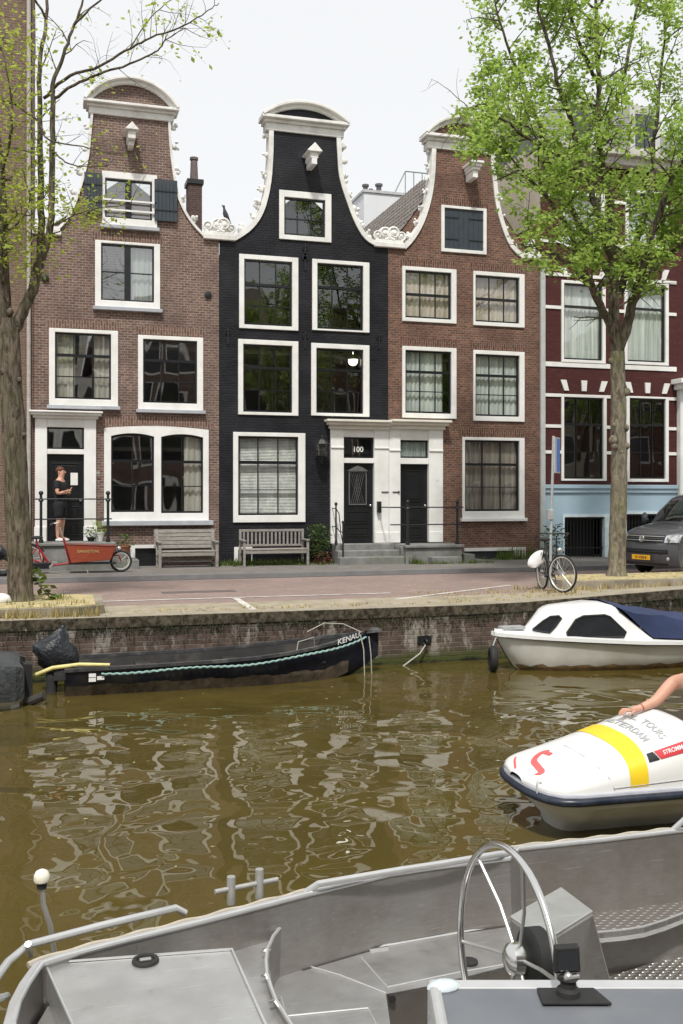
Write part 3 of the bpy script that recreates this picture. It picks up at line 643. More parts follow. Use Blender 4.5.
m=MB(); m.box(dx0+.55,dx0+.72,F+.025,F+.03,dz1-.75,dz1-.45); T.p('paper_notice',m,txtw,dd)
m=MB(); vs,fs=textmesh('98',.10); m.add([(dx1+.32+v.x,F-.075-v.z,zb+1.65+v.y) for v in vs],fs); T.p('house_number',m,txtg,f)
# basement light
a,b_,c,d=holes[6]; m=MB(); m.ring(a,b_,c,d,.12,.02,.0,.08,F-.04,F+.1); f=T.p('basement_window',m,white); m=MB(); m.box(a+.1,b_,F+.04,F+.05,c,d-.05); T.p('pane',m,black,f)
# air vents on the wall
for u,v in ((208,295),(45,278)):
    m=MB(); p=OY(u,v,F); m.lathe([(.09,0),(.09,.05),(.05,.06)],(p.x,F,p.z),(0,-1,0),12); T.p('wall_vent',m,iron,None,True)
# lamp/hoist beam end
p=OY(130,141,F); m=MB(); m.box(p.x-.09,p.x+.09,F-.55,F,p.z-.12,p.z+.08); m.prism([(p.x-.17,p.z+.08),(p.x+.17,p.z+.08),(p.x,p.z+.27)],F-.62,F); m.box(p.x-.06,p.x+.06,F-.4,F,p.z-.24,p.z-.12); T.p('hoist_beam',m,stonew,bevel=.01)
# stoop
TS=Thing('front_stoop','bluestone landing with a black iron railing at the brown house front door','stoop',(fx(75),F-.6,0))
sx0,sx1=fx(33),fx(136); m=MB(); m.box(sx0,fx(110),F-1.0,F-.075,0,zb-.08); TS.p('base',m,greystone,bevel=.02); m=MB(); m.box(sx0-.04,fx(113),F-1.05,F-.075,zb-.08,zb); TS.p('top_slab',m,greystone,bevel=.02)
for k,zz in enumerate((zb-.22,zb-.43)):
    m=MB(); m.box(fx(110)+.02+.3*k,fx(110)+.32+.3*k,F-.95,F-.05,0,zz); TS.p('step',m,greystone,bevel=.02)
rail_set(TS,(fx(41,F-.95),fx(108,F-.95)),zb+1.02,F-.95,fx(33,F-.95),fx(112,F-.95),zb)
# ---------------------------------------------------------------- B2
x0=x1+.01; x0b=x0; x1=fx(388)
L2=smoothprof(pl([(233,240),(247,231),(257,220),(264,205),(269,182),(271,155),(271.5,130)])); R2=smoothprof(pl([(377,245),(366,238),(357,224),(349,204),(341,178),(339,155),(338,137)]))
zt2=min(L2[-1][1],R2[-1][1]); L2f=[(x0,-.2),(x0,L2[0][1]-.002)]+L2; R2f=[(x1,-.2),(x1,R2[0][1]-.002)]+R2
T=Thing('canal_house','black painted neck gabled canal house in the middle of the row','house',((x0+x1)/2,F,0))
W=[((279,190,331,243),(284,197,325,238),3,[(.55,0)],'none'),((239,254,298,331),(244,259,292,327),3,[(.38,1),(.70,0)],'none'),((312,259,369,333),(317,263,363,331),3,[(.36,1),(.66,0)],'none'),
 ((238,339,298,416),(243,344,292,413),3,[(.34,1),(.67,0)],'none'),((311,343,369,417),(316,348,363,414),3,[(.33,1),(.66,0)],'none'),((233,432,305,522),(238,436,298,515),3,[(.33,1),(.67,0)],'blind'),
 ((330,429,390,543),None,0,0,None),((234,547,252,566),None,0,0,None)]
holes=[rc(*w[0]) for w in W]; holes[6]=(holes[6][0],x1,holes[6][2],holes[6][3]); hs=[(a+.01,b_-.01 if i!=6 else b_,c+.01,d-.01) for i,(a,b_,c,d) in enumerate(holes)]
T.p('wall',wallmesh(L2f,R2f,hs,ztop=zt2),br2); houseshell(T,x0,x1,L2[0][1]-.4,L2[0][1]+1.5,9,br2)
for i,w in enumerate(W[:6]): window(T,holes[i],rc(*w[1]),w[2],w[3],glass,w[4],None,rail=.05)
gabletop(T,fx(262),fx(347),zt2-.02,fz(306,105),br2,.36)
m=ribbon(L2,-.05,.07,F-.05,F+.3); T.p('edge_stone',m,stonew,None,30); m=ribbon(R2,-.07,.05,F-.05,F+.3); T.p('edge_stone',m,stonew,None,30)
m=MB(); ornament(m,L2,1,.17,.34); ornament(m,R2,-1,.17,.34); T.p('carved_leaves',m,stonew,None,True)
shoulder(T,fx(203),fx(235),fz(219,238)+.1,[(fx(208),.17,-1),(fx(213)+.1,.22,1),(fx(224),.24,-1),(fx(231),.14,1)])
shoulder(T,fx(374),fx(404),fz(388,245)+.08,[(fx(378),.15,-1),(fx(383)+.05,.22,1),(fx(394),.24,-1),(fx(401),.16,1)])
p=OY(309,160,F); m=MB(); m.box(p.x-.10,p.x+.10,F-.55,F,p.z-.12,p.z+.06); m.prism([(p.x-.20,p.z+.05),(p.x,p.z+.26),(p.x+.20,p.z+.05),(p.x+.16,p.z+.03),(p.x-.16,p.z+.03)],F-.62,F); m.box(p.x-.07,p.x+.07,F-.55,F,p.z-.28,p.z-.12); T.p('hoist_beam',m,white,bevel=.01)
for u,v in ((305,262),(305,340),(228,336),(379,341),(305,252)):
    p=OY(u,v,F); m=MB(); m.box(p.x-.02,p.x+.02,F-.03,F,p.z-.22,p.z+.22); m.torus((p.x,F-.02,p.z+.1),(0,1,0),.06,.015,14,6); T.p('wall_anchor',m,iron)
a,b_,c,d=holes[7]; m=MB(); m.ring(a,b_,c,d,.10,.02,0,.07,F-.04,F+.1); f=T.p('basement_window',m,white); m=MB(); m.box(a+.1,b_,F+.04,F+.05,c,d-.05); T.p('pane',m,black,f)
# room behind the windows: pendant globe lamp seen behind the glass
p=OY(353,361,F+.5); m=MB(); m.ball((p.x,F+.5,p.z),.13,16,10); m.cyl((p.x,F+.5,p.z+.12),(p.x,F+.5,p.z+.5),.008,6)
e=NB('lamp_globe'); em=e.n('ShaderNodeEmission'); em.inputs[0].default_value=(1,.95,.85,1); em.inputs[1].default_value=3; e.l(em.outputs[0],e.out.inputs[0])
lm=mkobj('globe_lamp',m,e.m,None,True); tag(lm,'round white glowing globe lamp hanging behind an upper window of the black house','lamp')
# doorcase left half (belongs to B2) and right half (B3)
def halfcase(T,a,b_,dx0,dx1,dz0,dz1,tz0,tz1,d,y=F):
    m=MB(); m.box(a,dx0,F-.08,F+.12,dz0,d); m.box(dx1,b_,F-.08,F+.12,dz0,d); m.box(dx0,dx1,F-.05,F+.12,dz1,tz0); m.box(dx0,dx1,F-.05,F+.12,tz1,d)
    for p,q in ((a,dx0),(dx1,b_)): m.box(p+.02,q-.02,F-.11,F-.082,dz0,dz0+.28); m.box(p+.0,q,F-.11,F-.082,tz1-.30,tz1-.26)
    f=T.p('door_frame',m,white,bevel=.008)
    m=MB(); m.ring(dx0,dx1,tz0,tz1,.045,.045,.045,.045,F+.02,F+.08); T.p('sash',m,black,f); m=MB(); m.box(dx0,dx1,F+.05,F+.055,tz0,tz1); T.p('pane',m,glass,f); return f
zb2=fz(360,543); d=holes[6][3]
f=halfcase(T,fx(330),x1,fx(343),fx(373.5),zb2,fz(343,463),fz(343,458),fz(343,437),d)
m=MB(); a=fx(330); m.box(a-.04,x1,F-.16,F+.1,d,d+.10); m.box(a-.10,x1,F-.26,F+.1,d+.10,d+.18); m.box(a-.16,x1,F-.34,F+.1,d+.18,d+.24); T.p('cornice',m,cream,f,bevel=.01)
m=MB(); vs,fs=textmesh('100',.20); px,pz=fx(358.5),fz(358,449.5); m.add([(px+v.x,F+.04-v.z,pz+v.y) for v in vs],fs); T.p('house_number',m,txtw,f)
dd=paneldoor(T,fx(343),fx(373.5),zb2,fz(343,463),[(.14,.86,.08,.20),(.14,.86,.24,.40)],knob=.9)
a,b_=fx(349),fx(367); c,e_=fz(350,505),fz(350,471); m=MB(); m.ring(a,b_,c,e_,.03,.03,.03,.03,F+.02,F+.048)
n=9
for i in range(1,n): m.tube([(a+(b_-a)*i/n,F+.03,c),(a+(b_-a)*((i+4)%n)/n,F+.03,e_)],.006,4)
m.prism([(a-.04,e_),(b_+.04,e_),((a+b_)/2+.12,e_+.10),((a+b_)/2,e_+.15),((a+b_)/2-.12,e_+.10)],F+.0,F+.048); T.p('door_grille',m,simple('worn_grille',(.14,.14,.14),.5,.3),dd)
# wall lantern
TL=Thing('wall_lantern','black iron wall lantern on the black house beside the white doorcase','lantern',(fx(322),F,fz(322,455)))
p=OY(322,449,F-.28); m=MB(); m.tube([(p.x,F,p.z-.32),(p.x,F-.12,p.z-.42),(p.x,F-.26,p.z-.36),(p.x,F-.28,p.z-.2)],.016,6); m.box(p.x-.05,p.x+.05,F-.02,F,p.z-.45,p.z-.15); TL.p('bracket',m,iron,None,True)
m=MB(); m.lathe([(.09,-.2),(.14,-.18),(.14,-.16)],(p.x,F-.28,p.z),n=6); m.lathe([(.20,.13),(.10,.24),(.03,.27),(.03,.33),(.001,.36)],(p.x,F-.28,p.z),n=6)
for k in range(6): t=k*PI/3; m.tube([(p.x+.13*math.cos(t),F-.28+.13*math.sin(t),p.z-.17),(p.x+.18*math.cos(t),F-.28+.18*math.sin(t),p.z+.13)],.009,4)
TL.p('lantern_frame',m,iron); m=MB(); m.lathe([(.125,-.16),(.172,.12)],(p.x,F-.28,p.z),n=6); TL.p('lantern_glass',m,glassmat('lantern_pane',(.8,.8,.75),0,1,1.5))
# steps for door 100
TS=Thing('front_steps','three worn bluestone steps up to the black door numbered 100','steps',(fx(362),F-.6,0))
sx0,sx1=fx(331),fx(391)
for k in range(3):
    m=MB(); zt=zb2-.0-(.155*k); m.box(sx0-.03*k,sx1+.03*k-.05,F-.45-.30*k,F-.075 if k==0 else F-.15-.30*k,0,zt); TS.p('step',m,greystone,bevel=.025)
m=MB(); m.box(sx1-.04,sx1+.16,F-.9,F-.075,0,zb2-.06); TS.p('side_block',m,greystone,bevel=.02)
y=F-.42; m=MB(); px=fx(336,y); m.tube([(px,y,zb2),(px,y,zb2+.12),(px,y,zb2+1.0)],[.05,.025,.022],8); m.ball((px,y,zb2+1.04),.045); TS.p('post',m,iron,None,True)
m=MB(); p2=fx(343,F-.95); m.tube([(p2,F-.95,zb2-.3),(p2,F-.95,zb2+.55)],.022,8); m.ball((p2,F-.95,zb2+.58),.04); TS.p('post',m,iron,None,True)
m=MB(); m.tube([(px,F-.08,zb2+.92),(px,y,zb2+.92),(px+.05,y-.1,zb2+.8),(p2-.04,F-.88,zb2+.35),(p2,F-.95,zb2+.3)],.014,6); m.tube([(px,F-.08,zb2+.45),(px,y,zb2+.45),(px+.08,y-.15,zb2+.3),(p2,F-.95,zb2+.02)],.014,6); TS.p('rail',m,iron,None,True)
# ---------------------------------------------------------------- B3
x0=x1+.008; x1=fx(540)
L3=smoothprof(pl([(404,248),(413,238),(422,222),(429,200),(432.5,178),(433.5,160),(434,148)])); R3=smoothprof(pl([(524,258),(512,247),(504,230),(497,205),(494,180),(492.5,165),(492.5,153)]))
zt3=min(L3[-1][1],R3[-1][1]); L3f=[(x0,-.2),(x0,L3[0][1]-.002)]+L3; R3f=[(x1,-.2),(x1,R3[0][1]-.002)]+R3
T=Thing('canal_house','red brick neck gabled canal house with closed slate hatch doors, right of the black house','house',((x0+x1)/2,F,0))
W=[((402,266,456,324),(405,270,451,320),3,[(.5,1)],'full',curtb),((473,271,524,328),(475,275,519,324),3,[(.5,1)],'full',curtb),((402,346,456,419),(405,350,451,414),3,[(.34,1),(.65,0)],'mostly',curtg),
 ((473,350,524,422),(475,354,519,417),3,[(.34,1),(.65,0)],'full',curtg),((462,437,524,519),(464.5,440,519,511),3,[(.34,1),(.66,0)],'full',curtb),
 ((441,205,486,255),None,0,0,0,0),((390,429,442,543),None,0,0,0,0),((464,548,525,566),None,0,0,0,0)]
holes=[rc(*w[0]) for w in W]; holes[6]=(x0,holes[6][1],holes[6][2],holes[6][3]); hs=[(a+.01 if i!=6 else a,b_-.01,c+.01,d_-.01) for i,(a,b_,c,d_) in enumerate(holes)]
T.p('wall',wallmesh(L3f,R3f,hs,ztop=zt3),br3)
zsh=L3[0][1]; rz=fz(460,150,F+.5)
houseshell(T,x0,x1,zsh-.1,rz,9,br3)
for i,w in enumerate(W[:5]):
    window(T,holes[i],rc(*w[1]),w[2],w[3],glass,w[4],white if i==4 else None,w[5] if i!=4 else cloth('dim_curtain',(.20,.17,.15),(.40,.36,.31)),rail=.05); lintel(T,holes[i][0],holes[i][1],holes[i][3]+.004,.20,sol3,.01)
a,b_,c,d_=holes[5]; m=MB(); m.ring(a,b_,c,d_,.09,.09,.09,.07,F-.045,F+.11); f=T.p('hatch_frame',m,white,bevel=.006); lintel(T,a,b_,d_+.004,.20,sol3,.01)
for q in (0,1):
    xa=a+.09+(b_-a-.18)*q/2; xb=a+.09+(b_-a-.18)*(q+1)/2; m=MB()
    for k in range(4): w_=(xb-xa)/4; m.box(xa+w_*k+.003,xa+w_*(k+1)-.003,F+.0,F+.06,c+.09,d_-.07)
    s=T.p('hatch_door',m,slate,f); m=MB()
    for zz in (c+.35,d_-.33): m.box(xa if q==0 else xb-.42,xa+.42 if q==0 else xb,F-.014,F-.001,zz,zz+.03)
    T.p('strap_hinge',m,iron,s)
gabletop(T,fx(424.5),fx(501),zt3-.02,fz(462,119),br3,.36)
m=ribbon(L3,-.05,.07,F-.05,F+.3); T.p('edge_stone',m,stonew,None,30); m=ribbon(R3,-.07,.05,F-.05,F+.3); T.p('edge_stone',m,stonew,None,30)
m=MB(); ornament(m,L3,1,.16,.34); ornament(m,R3,-1,.16,.34); T.p('carved_leaves',m,stonew,None,True)
shoulder(T,fx(523),fx(540),fz(530,257)+.1,[(fx(530),.22,1)])
p=OY(468,172,F); m=MB(); m.box(p.x-.10,p.x+.12,F-.55,F,p.z-.10,p.z+.06); m.box(p.x-.17,p.x+.19,F-.65,F,p.z+.06,p.z+.12); m.box(p.x-.13,p.x+.15,F-.6,F,p.z-.02,p.z+.06); m.box(p.x-.07,p.x+.07,F-.5,F,p.z-.30,p.z-.1); T.p('hoist_beam',m,white,bevel=.01)
f=halfcase(T,x0,fx(442),fx(399.5),fx(428),zb2,fz(400,464),fz(400,458),fz(400,440),holes[6][3])
d_=holes[6][3]; b_=fx(442); m=MB(); m.box(x0,b_+.04,F-.16,F+.1,d_,d_+.10); m.box(x0,b_+.10,F-.26,F+.1,d_+.10,d_+.18); m.box(x0,b_+.16,F-.34,F+.1,d_+.18,d_+.24); T.p('cornice',m,cream,f,bevel=.01)
T.p('curtain',curtain(fx(400),fx(428),fz(400,458),fz(400,440),F+.12,.02,.08),curtg,f,True)
paneldoor(T,fx(399.5),fx(428),zb2,fz(400,464),[(.16,.84,.06,.2),(.16,.84,.25,.45),(.2,.8,.52,.92)],knob=.9)
m=MB(); vs,fs=textmesh('11',.10); m.add([(fx(436.5)+v.x,F-.083-v.z,fz(436,481)+v.y) for v in vs],fs); T.p('house_number',m,txtg,f)
m=MB()
for u in (384,395): m.box(fx(u)-.1,fx(u)+.1,F-.10,F-.081,fz(u,492)-.012,fz(u,492)+.012)
m.ball((fx(397.5),F-.1,fz(397,492)),.03); T.p('letter_slot',m,iron,f)
a,b_,c,d_=holes[7]; m=MB(); m.box(a,b_,F-.05,F+.1,d_-.09,d_); m.box(b_-.35,b_,F-.03,F+.1,c,d_-.09); m.box(a+.1,b_,F-.06,F+.1,c,c+.08); f=T.p('basement_window',m,white)
m=MB(); m.box(a,b_-.3,F+.05,F+.06,c,d_); m.box(a+.62,a+.66,F+.02,F+.05,c,d_); T.p('pane',m,simple('dull_glass',(.06,.065,.07),.15),f)
# downpipe between B3 and B4
m=MB(); px=fx(541.3); m.box(px-.07,px+.07,F-.13,F-.02,0,fz(541,262)); m.box(px-.09,px+.09,F-.17,F-.02,fz(541,268),fz(541,262)+.05); T.p('drain_pipe',m,simple('pale_grey_pipe',(.46,.48,.47),.5,0,.08,5),None,bevel=.02)
# landing + railing
TS=Thing('front_stoop','raised stone landing with black iron railing at the red brick house door','stoop',(fx(430),F-.7,0))
yy=F-1.05; m=MB(); m.box(fx(406,yy),fx(462,yy),yy,F-.09,0,zb2-.10); TS.p('base',m,greystone,bevel=.02); m=MB(); m.box(fx(405,yy),fx(464,yy),yy-.06,F-.09,zb2-.10,zb2-.02); TS.p('top_slab',m,greystone,bevel=.02)
m=MB(); m.box(fx(432,yy-.3),fx(462,yy-.3),yy-.32,yy-.01,0,.26); TS.p('step',m,greystone,bevel=.02); m=MB(); m.box(fx(464,yy)+.01,fx(464,yy)+.32,yy,F-.1,0,.30); m.box(fx(464,yy)+.33,fx(464,yy)+.62,yy,F-.1,0,.15); TS.p('step',m,greystone,bevel=.02)
rail_set(TS,(fx(408.5,yy),fx(458,yy)),zb2+.95,yy+.05,fx(391,yy),fx(464,yy),zb2-.02)
m=MB(); m.box(fx(390.5,yy)-.05,fx(390.5,yy)+.05,F-.2,F-.1,zb2+.8,zb2+1.1); m.tube([(fx(391,yy),yy+.05,zb2+.95),(fx(390,yy),F-.1,zb2+.95)],.016,6); TS.p('wall_fixing',m,iron)
# ---------------------------------------------------------------- B4 maroon house
x0=x1+.01; x1=fx(676); ztop=fz(560,150)
T=Thing('maroon_house','maroon brick house with white bands and pale blue plinth behind the right tree','house',((x0+x1)/2,F,0))
W=[((561,280,605,364),(563.5,283,602,361),1,[(.30,1)],'full',curtg),((624,281,668,366),(627,285,665,363),1,[(.30,1)],'full',curtg),
   ((561,394,606,481),(563.5,397,603,479),3,[(.33,1),(.67,0)],'none',None),((626,396,668,482),(629,398,665,479),3,[(.33,1),(.67,0)],'none',None),
   ((563,515,605,566),None,0,0,0,0),((625,512,668,562),None,0,0,0,0),((561,190,604,250),(564,194,601,247),1,[(.35,1)],'full',curtg),((625,188,668,250),(628,192,665,247),1,[(.35,1)],'full',curtg)]
holes=[rc(*w[0]) for w in W]; hs=[(a+.01,b_-.01,c+.01,d_-.01) for a,b_,c,d_ in holes]
zpl=fz(560,485); Lp=[(x0,zpl),(x0,ztop)]; Rp=[(x1,zpl),(x1,ztop)]
T.p('wall',wallmesh(Lp,Rp,hs[:4]+hs[6:],ztop=ztop,step=99),br4)
T.p('plinth',wallmesh([(x0,-.2),(x0,zpl)],[(x1,-.2),(x1,zpl)],hs[4:6],y=F-.03,ztop=zpl,step=99),blueplinth)
m=MB(); m.box(x0,x1,F-.12,F-.03,zpl-.10,zpl+.01); m.box(x0,x1,F-.08,F-.03,zpl-.22,zpl-.10); T.p('plinth_ledge',m,blueplinth,bevel=.01)
for i in (0,1,2,3,6,7):
    w=W[i]; window(T,holes[i],rc(*w[1]),w[2],w[3],glass,w[4],None,w[5],rail=.05)
m=MB()
def band(v,h=.10):
    z=fz(550,v); xs=x0
    hh=sorted([q for q in (holes[:4]+holes[6:]) if q[2]<z+h/2 and q[3]>z-h/2])
    for q in hh+[(x1,x1)]:
        if q[0]-xs>.02: m=MB(); m.box(xs,q[0]-.001,F-.03,F+.02,z-h/2,z+h/2); T.p('white_band',m,white)
        xs=q[1]+.001
for v in (196,241,274,307,364,395,426,452): band(v,.09 if v!=364 else .13)
pass
for h in (holes[2],holes[3],holes[0],holes[1]):
    m=MB(); xc=(h[0]+h[1])/2; z=h[3]+.10
    for dx,tl in ((-.56,-.10),(0,0),(.56,.10)): m.add([(xc+dx-.07,F-.045,z),(xc+dx+.07,F-.045,z),(xc+dx+.09+tl,F-.045,z+.30),(xc+dx-.09+tl,F-.045,z+.30),(xc+dx-.07,F+.02,z),(xc+dx+.07,F+.02,z),(xc+dx+.09+tl,F+.02,z+.30),(xc+dx-.09+tl,F+.02,z+.30)],[(0,1,2,3),(7,6,5,4),(0,4,5,1),(1,5,6,2),(2,6,7,3),(3,7,4,0)])
    T.p('keystone',m,white)
for h in holes[4:6]:
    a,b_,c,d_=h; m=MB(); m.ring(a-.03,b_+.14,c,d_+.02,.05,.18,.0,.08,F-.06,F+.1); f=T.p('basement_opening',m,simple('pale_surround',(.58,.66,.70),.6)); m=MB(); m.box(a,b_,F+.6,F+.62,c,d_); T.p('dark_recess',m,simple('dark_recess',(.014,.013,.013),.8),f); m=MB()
    k=a+.06
    while k<b_: m.cyl((k,F+.05,c),(k,F+.05,d_),.011,6); k+=.105
    m.box(a,b_,F+.03,F+.07,c+.35*(d_-c),c+.35*(d_-c)+.03); m.box(a,b_,F+.03,F+.07,d_-.12,d_-.09); T.p('iron_bars',m,iron,f)
m=MB(); m.box(x0,x1,F-.35,F,ztop-.35,ztop); m.box(x0,x1,F-.5,F,ztop-.12,ztop+.06); T.p('cornice',m,simple('grey_cornice',(.48,.46,.42),.7),bevel=.015)
# side wall, stucco above orange brick
zs=fz(541,222); m=MB(); m.add([(x0,F,-.2),(x0,F+7,-.2),(x0,F+7,zs),(x0,F,zs)],[(0,1,2,3)]); m.box(x0,x0+.5,F+2.1,F+2.9,zs,ztop-.5); T.p('side_wall',m,bror)
m=MB(); m.box(x0-.02,x0+.5,F+.9,F+5,zs,ztop+.2);m.box(x0,x0+.4,F+.01,F+.9,zs,ztop); T.p('stucco_wall',m,stucco)
m=MB(); m.add([(x0,F-.2,ztop+.05),(x1+4,F-.2,ztop+.05),(x1+4,F+3,ztop+2.0),(x0,F+3,ztop+2.0)],[(0,1,2,3)]); m.add([(x0,F+3,ztop+2.0),(x1+4,F+3,ztop+2.0),(x1+4,F+8,ztop+2.2),(x0,F+8,ztop+2.2),],[(0,1,2,3)]); m.add([(x0,F-.2,ztop+.05),(x0,F+3,ztop+2.0),(x0,F+8,ztop+2.2),(x0,F+8,ztop+.05)],[(0,1,2,3)]); T.p('mansard_roof',m,simple('grey_slates',(.15,.15,.145),.7,0,.2,6,.4))
for xx in (x0+1.2,x0+3.3):
    m=MB(); m.box(xx-.5,xx+.5,F-.1,F+1.5,ztop+.1,ztop+1.5); f=T.p('dormer',m,simple('pale_dormer',(.50,.50,.47),.6)); m=MB(); m.box(xx-.32,xx+.32,F-.12,F-.1,ztop+.3,ztop+1.25); T.p('pane',m,simple('dormer_pane',(.06,.07,.08),.1),f)
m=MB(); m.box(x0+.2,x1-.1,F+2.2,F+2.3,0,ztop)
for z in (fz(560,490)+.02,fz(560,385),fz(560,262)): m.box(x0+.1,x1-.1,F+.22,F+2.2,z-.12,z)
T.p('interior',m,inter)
# next building right with a white entrance
xa=x1+.01; T=Thing('entrance_building','building with a tall cream stone entrance at the right edge of the photo','building',(xa+3,F,0)); 
m=MB(); m.box(xa,xa+9,F+.02,F+9,-.2,fz(683,150)); T.p('wall',m,br4); zc=fz(676,380)
m=MB(); m.box(xa+.02,xa+2.6,F-.18,F+.02,0,zc-.3); m.box(xa-.08,xa+2.8,F-.35,F+.02,zc-.3,zc-.14); m.box(xa-.18,xa+2.9,F-.5,F+.02,zc-.14,zc); T.p('door_case',m,white,bevel=.015)
m=MB(); m.box(xa+.6,xa+2,F-.2,F-.17,.5,3.2); T.p('door',m,black)
# ---------------------------------------------------------------- background buildings and chimneys
p=DP(364,196,38); q=DP(416,196,38); T=Thing('pale_building','plain pale rendered building with roof pipes behind the gables','building',(p.x,p.y,0))
m=MB(); m.box(p.x,q.x+1.5,p.y,p.y+6,0,p.z+.15); T.p('wall',m,whitewall); m=MB()
m.box(p.x-.05,q.x+1.55,p.y-.05,p.y+6.05,p.z+.15,p.z+.25); T.p('roof_edge',m,simple('grey_coping',(.5,.5,.5),.6)); m=MB()
for u,h,r in ((371,.35,.09),(377,.2,.06),(386,.42,.10)): c_=DP(u,196,38); m.cyl((c_.x,p.y+.6,p.z+.2),(c_.x,p.y+.6,p.z+.2+h),r,10); m.cyl((c_.x,p.y+.6,p.z+.2+h),(c_.x,p.y+.6,p.z+.28+h),r*1.5,10)
T.p('roof_pipe',m,simple('dark_pipes',(.10,.10,.11),.5),None,True); m=MB(); a=DP(413,196,38).x; zt_=p.z+.2
for k in range(6): m.cyl((a+k*.35,p.y+.3,zt_),(a+k*.35,p.y+.3,zt_+1.0),.02,6)
m.cyl((a,p.y+.3,zt_+1),(a+2,p.y+.3,zt_+1),.025,6); m.cyl((a-.5,p.y+.3,zt_),(a,p.y+.3,zt_+1),.025,6); T.p('railing',m,simple('green_grey_rail',(.22,.28,.26),.5),None,True)
p=DP(194,200,33); T=Thing('brick_chimney','tall narrow brick chimney with a slim pot behind the brown house','chimney',(p.x,p.y,8)); zt_=DP(194,182,33).z
m=MB(); m.box(p.x-.22,p.x+.22,p.y-.3,p.y+.3,6,zt_-.15); T.p('stack',m,brick('chimney_brick',(.09,.05,.045),(.14,.08,.07),(.15,.13,.11))); m=MB(); m.box(p.x-.27,p.x+.27,p.y-.35,p.y+.35,zt_-.15,zt_); T.p('cap',m,iron); m=MB(); m.tube([(p.x,p.y,zt_),(p.x,p.y,zt_+.75)],[.14,.11],10); m.cyl((p.x,p.y,zt_+.72),(p.x,p.y,zt_+.80),.14,10); T.p('chimney_pot',m,simple('dull_pot',(.15,.12,.11),.8),None,True)
# houses behind, closing the block
m=MB(); 
# ---------------------------------------------------------------- opposite bank (seen only as reflections)
for k,(xx,wd,hh,cm_) in enumerate(((-22,6,11,br3),(-15.5,5.5,13,stucco),(-9.5,6.5,12,white),(-2.5,5.2,13.5,cream),(3.2,6,12,br1),(9.7,5.5,13,stucco),(15.7,6,11.5,br3),(22.2,7,13,br1),(29.7,6,12,stucco),(36.2,7,13,br3),(43.7,7,12,br1),(51.2,7,12.5,stucco))):
    lab=['low red brick house at the left end of the near bank','tall beige stucco house second along the near bank','white painted house third along the near bank','tallest cream house behind the camera','brown brick house right behind the camera','pale stucco house right of the camera on the near bank','low red brick house toward the right end of the near bank','broad brown brick house in the right half of the near bank','pale stucco house fourth from the right on the near bank','red brick house third from the right on the near bank','brown brick house second from the right on the near bank','pale stucco house at the far right end of the near bank'][k]
    T=Thing('near_bank_house',lab,'house',(xx,-11,0),group='houses on the near bank'); m=MB(); m.box(xx,xx+wd,-19,-11,-.1,hh); m.prism([(xx+wd*.2,hh),(xx+wd*.8,hh),(xx+wd*.65,hh+2.2),(xx+wd*.35,hh+2.2)],-11.4,-11); T.p('wall',m,cm_)
    for r_ in range(4):
        for c_ in range(3):
            a=xx+.5+c_*(wd-.8)/3; z=.9+r_*2.9; m=MB(); m.ring(a,a+1.25,z,z+2,.13,.13,.13,.13,-11,-10.94); w=T.p('window',m,white); m=MB(); m.box(a+.16,a+1.09,-11,-10.97,z+.16,z+1.84); T.p('pane',m,MT['dark_pane'],w)
# ================================================================ STREET OBJECTS
ZP=.085
# ---- bench with horizontal slats (left) and bench with upright slats (middle)
def bench_frame(w): 
    L=MB()
    return L
xa,xb=fx(156,F-.75),fx(218,F-.75); w=xb-xa; yf=F-.95
T=Thing('garden_bench','weathered grey wooden bench with horizontal back slats beside the arched window','bench',((xa+xb)/2,F-.6,ZP),group='benches against the house fronts')
for x in (xa+.04,xb-.09):
    m=MB(); m.box(x,x+.07,yf,yf+.07,ZP,ZP+.60); T.p('leg',m,wood,bevel=.006)
    m=MB(); m.hexa([(x,F-.50,ZP),(x+.07,F-.50,ZP),(x+.07,F-.42,ZP),(x,F-.42,ZP),(x,F-.25,ZP+.92),(x+.07,F-.25,ZP+.92),(x+.07,F-.18,ZP+.92),(x,F-.18,ZP+.92)]); T.p('leg',m,wood,bevel=.006)
    m=MB(); m.box(x-.01,x+.08,yf-.03,F-.36,ZP+.60,ZP+.64); m.box(x+.01,x+.06,yf+.07,F-.46,ZP+.14,ZP+.20); T.p('armrest',m,wood,bevel=.006)
m=MB()
for k in range(5): y=yf+.01+k*.095; m.box(xa+.02,xb-.02,y,y+.075,ZP+.38,ZP+.405)
m.box(xa+.11,xb-.11,yf+.02,yf+.05,ZP+.28,ZP+.37); T.p('seat',m,wood,bevel=.004)
m=MB()
for k in range(5): z=ZP+.45+k*.095; y=F-.435+(z-ZP)*.20; m.hexa([(xa,y,z),(xb,y,z),(xb,y+.022,z),(xa,y+.022,z),(xa,y+.015,z+.08),(xb,y+.015,z+.08),(xb,y+.037,z+.08),(xa,y+.037,z+.08)])
T.p('backrest',m,wood,bevel=.004)
m=MB(); m.box(xa+.11,xb-.11,F-.6,F-.55,ZP+.12,ZP+.18); T.p('stretcher',m,wood)
xa,xb=fx(241,F-.75),fx(308,F-.75)
T=Thing('garden_bench','weathered grey wooden bench with upright back slats under the black house window','bench',((xa+xb)/2,F-.6,ZP),group='benches against the house fronts')
for x in (xa+.02,xb-.08):
    m=MB(); m.box(x,x+.06,yf,yf+.06,ZP,ZP+.62); T.p('leg',m,wood,bevel=.006); m=MB(); m.box(x,x+.06,F-.42,F-.36,ZP,ZP+.90); T.p('leg',m,wood,bevel=.006)
    m=MB(); m.box(x-.01,x+.07,yf-.03,F-.42,ZP+.62,ZP+.655); T.p('armrest',m,wood,bevel=.006)
m=MB()
for k in range(5): y=yf+.01+k*.095; m.box(xa+.02,xb-.02,y,y+.075,ZP+.40,ZP+.425)
